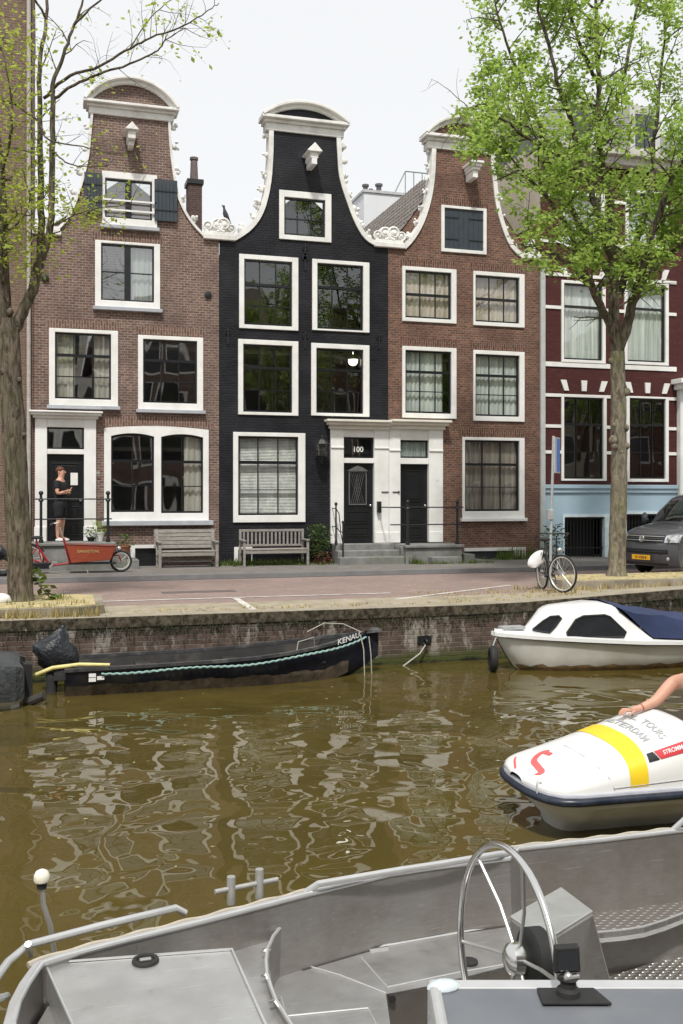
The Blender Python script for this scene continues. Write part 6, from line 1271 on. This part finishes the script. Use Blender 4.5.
# lower floor, right seat shelf
m=MB(); a_=WP(LC(edge[1])[0]-.1,LC(edge[1])[1]-.7,0); m.slab([(p.x,p.y) for p in (WP(LC(edge[1])[0]-1.6,.35,0),WP(6.5,.05,0),WP(6.5,2.3,0),WP(LC(edge[1])[0]-1.6,2.2,0))][::-1],ZL-.02,ZL); T.p('tread_floor',m,tread)
ZS=-.60
shp=[(592,909),(640,902),(683,896),(720,893),(760,888),(800,890),(790,905),(740,908),(683,914),(665,921),(644,927.5),(625,930.5),(604,932.5),(585,934)]
sw=[GZ(u,v,ZS) for u,v in shp]
m=MB(); m.slab([(p.x,p.y) for p in sw],ZS-.03,ZS); se=T.p('seat_shelf',m,tread)
m=MB(); m.loft([[sw[i]+Vector((0,0,.006)),sw[i]+Vector((0,0,-.055)),sw[i]+Vector((0,.012,-.055)),sw[i]+Vector((0,.012,.006))] for i in range(7,len(sw))],True); T.p('shelf_edge',m,alul,se,True)
m=MB(); m.tube([p+Vector((0,0,.004)) for p in sw[:5]],.007,6); T.p('weld_bead',m,alul,se,True)
rz=[GZ(u,v,ZL) for u,v in ((560,966),(613,955.5),(683,945),(780,935))]; m=MB(); m.loft([[Vector((p.x,p.y,ZL)),Vector((p.x,p.y+.02,ZS-.01))] for p in rz]); T.p('seat_riser',m,alub); m=MB(); m.tube([p+Vector((0,0,.006)) for p in rz],.008,6); T.p('weld_bead',m,alul,None,True)
# steering console
ZT=.17
ta,tb,tc_,td=GZ(510,917,ZT),GZ(561,888,ZT),GZ(593,912,ZT),GZ(545,942,ZT); tb=tb; bot=[]
cen=(ta+tb+tc_+td)/4
for p,k in ((td,1.05),(tc_,1.16),(tb,1.16),(ta,1.05)): q=cen+(p-cen)*k; q.z=ZL; bot.append(q)
q3=DP(612,983,(tc_.dot(Vector((SA,CA,0))))-.02); bot[1]=Vector((tc_.x,tc_.y,0))+(q3-tc_)*((tc_.z-ZL)/(tc_.z-q3.z)); bot[1].z=ZL; bot[2]=bot[1]+(tb-tc_); bot[2].z=ZL
m=MB(); m.hexa([bot[0],bot[1],bot[2],bot[3],td,tc_,tb,ta]); co_=T.p('steering_console',m,alub,bevel=.012); m=MB(); n0=Vector((0,0,.006)); m.hexa([p+(p-cen)*.0+Vector((0,0,-.004)) for p in (td,tc_,tb,ta)]+[p+n0 for p in (td,tc_,tb,ta)]); T.p('console_top',m,hatchm,co_,bevel=.004)
# steering wheel
dW=3.62; hub=DP(505,960,dW); vd=Vector((hub.x,hub.y,0)).normalized(); pr=Vector((-vd.y,vd.x,0)); axw=(vd*-.44+pr*.90).normalized(); axw.z=.05; axw.normalize()
Rw=.396; m=MB(); m.torus(hub,axw,Rw,.0135,64,10); sw_=T.p('steering_wheel',m,steel,None,True); m=MB(); fr0=Vector((0,0,1)); a1=axw.cross(fr0).normalized(); a2=a1.cross(axw)
dish=axw*-.05
for k in range(6):
    t=PI/2+.28+k*PI/3; d=a1*math.cos(t)+a2*math.sin(t); m.tube([hub+dish+d*.05,hub+dish*.8+d*Rw*.5,hub+d*Rw],.0068,8)
T.p('spokes',m,chrome,sw_,True); m=MB(); m.lathe([(.001,.05),(.035,.045),(.055,.03),(.06,.0),(.05,-.03)],hub+dish,axw,24); T.p('hub_boss',m,steel,sw_,True)
m=MB(); m.lathe([(.06,-.02),(.105,-.045),(.105,-.10),(.06,-.12),(.035,-.13),(.03,-.16)],hub+dish,axw,24); T.p('column_housing',m,rubber,sw_,True)
# dash panel box near the camera
ZD=.36; dD=3.0; zc_=1.8-.488*dD
ZD=zc_; p0=DP(436,985,dD); p1=DP(760,985,dD); bk=Vector((SA,CA,0)); q0=p0-bk*.62; q1=p1-bk*.62; fallz=0
m=MB(); m.hexa([Vector((*p.xy,ZL)) for p in (q0,q1,p1,p0)]+[p+Vector((0,0,0)) for p in (q0,q1,p1,p0)]); hc=T.p('helm_cabinet',m,simple('helm_grey',(.135,.145,.165),.5,0,.06,4,.08,dirt=(.30,.30,.30),damt=.25),bevel=.01)
m=MB(); u_=(p1-p0).normalized(); m.hexa([p0-u_*.01+Vector((0,0,-.05)),p1+Vector((0,0,-.05)),p1+bk*.012+Vector((0,0,-.05)),p0-u_*.01+bk*.012+Vector((0,0,-.05)),p0-u_*.01-bk*.03+Vector((0,0,.004)),p1-bk*.03+Vector((0,0,.004)),p1+bk*.012+Vector((0,0,.012)),p0-u_*.01+bk*.012+Vector((0,0,.012))]) ; T.p('white_edge_profile',m,alul,hc,bevel=.005)
m=MB(); m.hexa([p0-u_*.025-bk*.62+Vector((0,0,-.4)),p0+u_*.012-bk*.62+Vector((0,0,-.4)),p0+u_*.012+bk*.014+Vector((0,0,-.4)),p0-u_*.025+bk*.014+Vector((0,0,-.4)),p0-u_*.025-bk*.62+Vector((0,0,.014)),p0+u_*.012-bk*.62+Vector((0,0,.014)),p0+u_*.012+bk*.014+Vector((0,0,.016)),p0-u_*.025+bk*.014+Vector((0,0,.016))]); T.p('white_edge_profile',m,alul,hc,bevel=.012)
m=MB(); m.ball(p0+u_*.02+Vector((0,0,.005))-bk*.02,.035,12,8,(1.5,1,.55)); T.p('corner_cap',m,simple('translucent_cap',(.55,.62,.65),.2),hc,True)
# light pole
gl_b=GZ(56,962,ZF); T2=T; d_=gl_b.dot(Vector((SA,CA,0))); m=MB(); P_=[gl_b,DP(50,925,d_),DP(43.5,905,d_),DP(42,884,d_)]; m.tube(P_,.013,10); lp=T.p('light_pole',m,chrome,None,True); t_=DP(41.8,884,d_); m=MB(); m.lathe([(.022,-.02),(.024,.01),(.03,.015)],t_,n=16); T.p('lamp_collar',m,rubber,lp,True); m=MB(); m.lathe([(.034,.012),(.037,.02),(.036,.042),(.026,.06),(.010,.068),(.001,.069)],t_,n=20); T.p('lamp_dome',m,simple('cream_lamp_dome',(.78,.74,.62),.35,0,.03,5),lp,True)
m=MB(); q=DP(393,993,edge[1].dot(bk)-.02); m.lathe([(.018,0),(.018,.02)],DP(392,997,edge[1].dot(bk)),(-.3,-1,0),14); T.p('drain_plug',m,rubber,None,True)
# small shackle seen at the left of the dash
m=MB(); c=DP(436,1016,2.95); m.torus(c,(.2,1,.2),.02,.006,16,6); T.p('shackle',m,chrome,None,True)
# camera on its mount: separate thing
cm=DP(569,992,dD-.09); cm.z=ZD+.005
T=Thing('action_camera','small black action camera on a clip mount standing on the grey helm cabinet','camera',cm)
m=MB(); m.slab([(p.x,p.y) for p in (cm-u_*.085-bk*.04,cm+u_*.115-bk*.04,cm+u_*.085+bk*.05,cm-u_*.085+bk*.05)],cm.z-.001,cm.z+.008); T.p('mount_plate',m,rubber,bevel=.003)
c1=cm+bk*.01; m=MB(); m.lathe([(.036,.008),(.034,.022),(.024,.03),(.022,.05),(.030,.055)],c1,n=16); m.box(c1.x-.03,c1.x+.03,c1.y-.008,c1.y+.008,c1.z+.05,c1.z+.062); T.p('clip',m,rubber,None,30)
m=MB(); m.ball(c1+Vector((0,-.0,.058)),.014,10,7); m.cyl(c1+Vector((-.02,-.008,.058)),c1+Vector((.03,-.008,.058)),.007,8); T.p('thumb_screw',m,chrome,None,True)
zz0=c1.z+.085; m=MB(); m.hexa([c1-u_*.038+bk*.01+Vector((0,0,0.060)),c1+u_*.040+bk*.01+Vector((0,0,0.065)),c1+u_*.040+bk*.04+Vector((0,0,0.065)),c1-u_*.038+bk*.04+Vector((0,0,0.060)),c1-u_*.036+bk*.01+Vector((0,0,0.137)),c1+u_*.036+bk*.01+Vector((0,0,0.141)),c1+u_*.036+bk*.04+Vector((0,0,0.141)),c1-u_*.036+bk*.04+Vector((0,0,0.137))]); b_=T.p('camera_body',m,rubber,bevel=.005)
m=MB(); m.hexa([c1-u_*.03+bk*.006+Vector((0,0,0.070)),c1+u_*.03+bk*.006+Vector((0,0,0.073)),c1+u_*.03+bk*.0095+Vector((0,0,0.073)),c1-u_*.03+bk*.0095+Vector((0,0,0.070)),c1-u_*.03+bk*.006+Vector((0,0,0.128)),c1+u_*.03+bk*.006+Vector((0,0,0.131)),c1+u_*.03+bk*.0095+Vector((0,0,0.131)),c1-u_*.03+bk*.0095+Vector((0,0,0.128))]); T.p('screen',m,MT['dark_pane'],b_)
# ================================================================ TREES
rnd=random.Random(11)
def rv(s=1): return Vector((rnd.gauss(0,s),rnd.gauss(0,s),rnd.gauss(0,s)))
def limbtube(m,pts,r0,r1,n=8):
    k=len(pts); m.tube(pts,[r0+(r1-r0)*i/(k-1) for i in range(k)],n)
def refine(pts,k=4,wob=.0):
    out=[]
    P=[Vector(p) for p in pts]
    for i in range(len(P)-1):
        p0=P[max(i-1,0)];p1=P[i];p2=P[i+1];p3=P[min(i+2,len(P)-1)]
        for j in range(k):
            t=j/k; q=.5*((2*p1)+(p2-p0)*t+(2*p0-5*p1+4*p2-p3)*t*t+(-p0+3*p1-3*p2+p3)*t**3); out.append(q+rv(wob) if (i or j) else q)
    out.append(P[-1]); return out
def branch(wood,twig,leafpts,p,d,L,r,lev,up=.15,wig=.22,clump=1,nsub=None,keep=None):
    seg=max(3,int(L/.16)); pts=[p]; q=p.copy(); d=d.normalized()
    for i in range(seg):
        d=(d+rv(wig*.35)+Vector((0,0,up*.12))).normalized(); q=q+d*(L/seg); pts.append(q.copy())
    if keep and not keep(pts[-1]) and lev>0: 
        if rnd.random()<.75: return
    limbtube(wood if lev>0 else twig,pts,r,r*.35,6 if lev>0 else 4)
    if lev==0:
        for i in range(1,len(pts)):
            if keep and not keep(pts[i]): continue
            leafpts.append((pts[i],clump))
        return
    for i in range(1,len(pts)):
        t=i/(len(pts)-1)
        if t<.2: continue
        for _ in range(nsub or 1):
            if rnd.random()<.8:
                side=rv(1); side=(side-d*side.dot(d)).normalized(); nd=(d*.55+side*.85+Vector((0,0,.12))).normalized()
                branch(wood,twig,leafpts,pts[i],nd,L*rnd.uniform(.38,.62),r*.45,lev-1,up,wig,clump,None,keep)
def inpoly(x,z,poly):
    c=False; j=len(poly)-1
    for i in range(len(poly)):
        if (poly[i][1]>z)!=(poly[j][1]>z) and x<(poly[j][0]-poly[i][0])*(z-poly[i][1])/(poly[j][1]-poly[i][1])+poly[i][0]: c=not c
        j=i
    return c
def leaves(lp,per,size,spread,keep=None,flat=.45):
    m=MB()
    for p,c in lp:
        for k in range(int(per*c+rnd.random())):
            q=p+Vector((rnd.gauss(0,spread),rnd.gauss(0,spread),rnd.gauss(-.02,spread*.7))); s=size*rnd.uniform(.6,1.25)
            d=Vector((rnd.gauss(0,1),rnd.gauss(0,1),rnd.gauss(-.25,flat))).normalized(); w=d.cross(Vector((rnd.gauss(0,.5),rnd.gauss(0,.5),1))).normalized()
            m.v+=[q,q+d*s*.5+w*s*.30,q+d*s,q+d*s*.5-w*s*.30]; o=len(m.v)-4; m.f.append((o,o+1,o+2,o+3))
    return m
# --- right elm
TY=18.1; base=OY(617,573,TY); zt0=.17
T=Thing('leafy_elm_tree','tree with full bright green crown standing in the raised bed at right','tree',(base.x,TY,zt0),group='street trees along the canal')
def TP(u,v,dy=0): return OY(u,v,TY+dy)
wood=MB(); twig=MB(); lp=[]
tr=refine([Vector((base.x,TY,zt0-.05)),TP(617.5,545),TP(619,480),TP(618.5,430),TP(618,390),TP(617.5,352)],5,.006)
rr_=[.21 if i<2 else .180-.0014*i for i in range(len(tr))]; rr_[0]=.25; rr_[1]=.21
trunk=MB(); trunk.tube(tr,rr_,18)
for u,v,r in ((613,440,.11),(626,428,.09),(614,446,.09),(627,446,.08),(611,361,.08),(627,392,.10),(614,425,.06),(621,452,.07)): q=TP(u,v,-.12); trunk.ball(q,r*.75,9,6,(1,1,1.2),.12)
T.p('trunk',trunk,bark2,None,True)
poly=[TP(u,v) for u,v in ((520,262),(545,285),(575,272),(592,300),(612,285),(640,302),(662,285),(683,262),(760,300),(840,250),(860,100),(820,-60),(700,-130),(560,-110),(490,-60),(466,10),(462,45),(468,90),(470,120),(458,105),(452,130),(462,170),(472,195),(490,190),(500,215),(495,240))]; poly=[(p.x,p.z) for p in poly]
def keep(p): 
    s=TY/p.y; X_=p.x*s; Zz=EYE+(p.z-EYE)*s; return inpoly(X_,Zz,poly)
limbs=[([(617,352,0),(607,318,-.1),(590,285,-.3),(578,255,-.5),(560,215,-.7),(540,190,-.9),(520,170,-1.0)],.10),
 ([(617,352,0),(614,310,.0),(613,270,0),(612,220,.1),(600,150,.1),(598,80,.15),(596,10,.2),(592,-70,.2)],.13),
 ([(618,352,0),(630,315,-.1),(640,280,-.2),(655,225,-.5),(672,180,-.7),(700,140,-.9),(730,100,-1)],.12),
 ([(616,300,0),(630,262,.5),(648,200,.9),(655,140,1.2),(662,60,1.4),(668,-20,1.4)],.09),
 ([(613,262,0),(600,225,-.5),(588,180,-.7),(570,120,-.8),(555,70,-.9),(540,10,-1.0),(530,-50,-1)],.08),
 ([(613,280,0),(590,240,.6),(566,200,.9),(545,140,1.1),(525,90,1.2),(505,40,1.2),(495,0,1.2)],.08),
 ([(640,280,-.2),(670,255,-.4),(710,225,-.6),(760,200,-.7),(800,180,-.8)],.07),
 ([(600,285,0),(630,258,.3),(683,225,.4),(740,180,.8),(780,120,1)],.06),
 ([(590,285,-.3),(565,262,-.9),(540,250,-1.3),(520,245,-1.5)],.045),
 ([(600,150,.1),(620,90,.4),(635,20,.6),(645,-50,.7)],.05),
 ([(588,180,-.7),(550,150,-1.3),(515,130,-1.6),(485,110,-1.8)],.045),([(545,140,1.1),(515,120,1.3),(490,105,1.3),(466,108,1.4)],.035),([(598,80,.15),(575,30,-.4),(560,-20,-.6)],.045)]
for pts,r in limbs:
    P_=refine([TP(u,v,dy) for u,v,dy in pts],5,.018); limbtube(wood,P_,r,.018,8); n=len(P_)
    for i in range(4,n):
        t=i/(n-1); d=(P_[min(i+1,n-1)]-P_[i-1]).normalized()
        for _ in range(2 if t>.3 else 1):
            if rnd.random()<.60:
                side=rv(1); side=(side-d*side.dot(d)).normalized(); branch(wood,twig,lp,P_[i],(d*.5+side+Vector((0,0,.1))),rnd.uniform(.55,1.25),max(.012,r*.22),1,.12,.3,rnd.choice((.3,.8,1.3,1.6)),None,keep)
wood.add(twig.v,twig.f); T.p('limbs',wood,bark,None,True)
print('leafpts',len(lp)); T.p('crown',leaves(lp,36000/len(lp),.112,.10,keep),leafg)
# --- left elm
TY=16.85; base=OY(20.5,600,TY); 
T=Thing('sparse_elm_tree','dark forked tree with sparse young leaves at the left photo edge','tree',(base.x,TY,.13),group='street trees along the canal')
wood=MB(); twig=MB(); lp=[]
tr=refine([Vector((base.x,TY,.08)),TP(20,570),TP(17,500),TP(13,420),TP(9,350),TP(7,318)],5,.006); rr_=[.205-.0012*i for i in range(len(tr))]; rr_[0]=.25; rr_[1]=.215
trunk=MB(); trunk.tube(tr,rr_,18)
for u,v,r in ((10,312,.09),(3,372,.08),(19,380,.07),(15,425,.07),(24,435,.07)): trunk.ball(TP(u,v,-.12),r*.62,9,6,(1,1,1.2),.1)
T.p('trunk',trunk,bark,None,True)
limbs=[([(6,330,0),(4,290,0),(2,230,0),(1,170,.1),(-6,120,.2),(-14,40,.3),(-18,-60,.3)],.15,1),
 ([(9,345,0),(20,318,-.05),(32,290,-.1),(41,255,-.1)],.125,0),
 ([(40,262,-.1),(41,230,0),(41,180,.1),(40,120,.15),(40,60,.2),(47,20,.2),(46,-40,.3),(50,-90,.3)],.085,1),
 ([(41,262,-.1),(49,235,-.15),(52,200,-.2),(52,150,-.2),(53,100,-.2),(53,82,-.2),(64,55,-.25),(74,25,-.3),(83,0,-.3),(92,-50,-.3)],.078,1),
 ([(44,98,0),(70,76,-.4),(100,66,-.6),(130,48,-.8),(150,38,-1),(185,25,-1.1),(205,12,-1.2),(219,3,-1.2)],.035,1),
 ([(55,98,-.2),(80,82,-.5),(105,72,-.7),(135,62,-.9),(158,50,-1),(166,40,-1.1),(185,28,-1.2)],.033,1),
 ([(0,100,0),(18,106,-.3),(38,122,-.5),(50,140,-.6),(90,148,-.8),(118,155,-1)],.03,1),
 ([(52,150,-.2),(66,162,-.5),(85,167,-.7),(110,165,-.8)],.018,1),
 ([(2,170,0),(12,130,-.3),(10,90,-.5),(2,50,-.6)],.035,1),([(3,235,0),(20,220,-.4),(30,200,-.5),(22,170,-.7)],.02,1),([(41,200,0),(30,215,-.3),(12,212,-.5)],.018,1),
 ([(74,25,-.3),(95,5,-.5),(120,-15,-.6),(150,-30,-.7)],.025,1),([(47,20,.2),(30,-10,0),(10,-40,0)],.03,1),([(130,48,-.8),(150,18,-1),(165,5,-1),(185,-10,-1)],.012,1),([(55,225,-.2),(75,215,-.6),(100,208,-.8),(130,205,-1)],.016,1)]
for pts,r,br__ in limbs:
    P_=refine([TP(u,v,dy) for u,v,dy in pts],5,.007); r*=.80; limbtube(wood,P_,r,r*.8 if not br__ else max(.006,r*.18),10); n=len(P_)
    if br__:
        for i in range(5,n):
            d=(P_[min(i+1,n-1)]-P_[i-1]).normalized(); leftish=P_[i].x<OY(45,0,TY).x
            if rnd.random()<(.55 if r<.04 else .22):
                side=rv(1); side=(side-d*side.dot(d)).normalized(); branch(wood,twig,lp,P_[i],(d*.6+side+Vector((0,0,.1))),rnd.uniform(.3,.75),max(.006,r*.2),1,.1,.35,rnd.choice((0,.25,.5,.9))*(1.6 if leftish else .7),None,None)
wood.add(twig.v,twig.f); T.p('limbs',wood,bark,None,True)
# denser clumps against the far left wall
for u,v,n,sp in ((14,60,90,.4),(20,190,170,.35),(24,235,150,.33),(10,215,90,.35),(22,260,90,.25),(5,85,110,.35),(14,130,100,.4),(8,30,80,.4),(28,150,60,.3),(12,160,70,.35),(75,205,50,.22),(88,213,55,.2),(62,210,18,.2),(100,205,16,.2),(48,255,16,.18),(95,130,9,.25),(110,160,8,.25),(5,25,20,.3)):
    for k in range(n): lp.append((TP(u,v,rnd.uniform(-.6,.2))+Vector((rnd.gauss(0,sp),0,rnd.gauss(0,sp*.6))),.8))
print('leafpts2',len(lp)); T.p('crown',leaves(lp,2.4,.09,.06),leafy)
# trees on the near bank, seen only in reflections: copies of the right elm
src=[o for o in bpy.data.objects if o.name.startswith('leafy_elm_tree')][0]
for k,(xx,yy,rz_,lab) in enumerate(((12.5,-3.2,1.1,'green elm on the near bank just right of the camera'),(23,-3.4,2.6,'green elm on the near bank, second to the right of the camera'),(34,-3.2,4.1,'green elm farthest right on the near bank'),(-8,-3.5,5.0,'green elm on the near bank left of the camera'))):
    c=src.copy(); COL.objects.link(c); c.location=(xx,yy,0); c.rotation_euler=(0,0,rz_); c['label']=lab; c['group']='elms on the near bank'
    for ch in src.children: d=ch.copy(); COL.objects.link(d); d.parent=c
# ================================================================ CAMERA, LIGHT, WORLD
cam=bpy.data.cameras.new('camera'); co=bpy.data.objects.new('camera',cam); COL.objects.link(co); co.location=(0,0,EYE); co.rotation_euler=(R(90),0,-A)
cam.sensor_fit='AUTO'; cam.sensor_width=36; cam.lens=36*1000/1024; cam.shift_y=-15/1024; cam.clip_end=2000; cam.clip_start=.05; sc.camera=co
wd=bpy.data.worlds.new('World'); sc.world=wd; wd.use_nodes=True; t=wd.node_tree; t.nodes.clear(); el,rot=58,200
sky=t.nodes.new('ShaderNodeTexSky'); sky.sky_type='NISHITA'; sky.sun_disc=False; sky.sun_elevation=R(el); sky.sun_rotation=R(rot); sky.air_density=1; sky.dust_density=4
hs=t.nodes.new('ShaderNodeHueSaturation'); hs.inputs['Saturation'].default_value=.25; t.links.new(sky.outputs[0],hs.inputs['Color'])
mx=t.nodes.new('ShaderNodeMix'); mx.data_type='RGBA'; mx.inputs[0].default_value=.78; t.links.new(hs.outputs[0],mx.inputs[6]); mx.inputs[7].default_value=(9.6,9.75,9.9,1)
bg=t.nodes.new('ShaderNodeBackground'); bg.inputs[1].default_value=.080; t.links.new(mx.outputs[2],bg.inputs[0]); ow=t.nodes.new('ShaderNodeOutputWorld'); t.links.new(bg.outputs[0],ow.inputs[0])
sl=bpy.data.lights.new('sun','SUN'); sl.energy=2.5; sl.angle=R(5); sl.color=(1,.96,.9); so=bpy.data.objects.new('sun',sl); COL.objects.link(so)
# direction TO the sun: azimuth measured clockwise from +Y
az=R(rot); dv_=Vector((math.sin(az)*math.cos(R(el)),math.cos(az)*math.cos(R(el)),math.sin(R(el)))); so.rotation_euler=dv_.to_track_quat('Z','Y').to_euler(); so.location=(0,0,30)
sc.view_settings.view_transform='Standard'; sc.view_settings.look='None'; sc.view_settings.exposure=.5; sc.view_settings.gamma=1
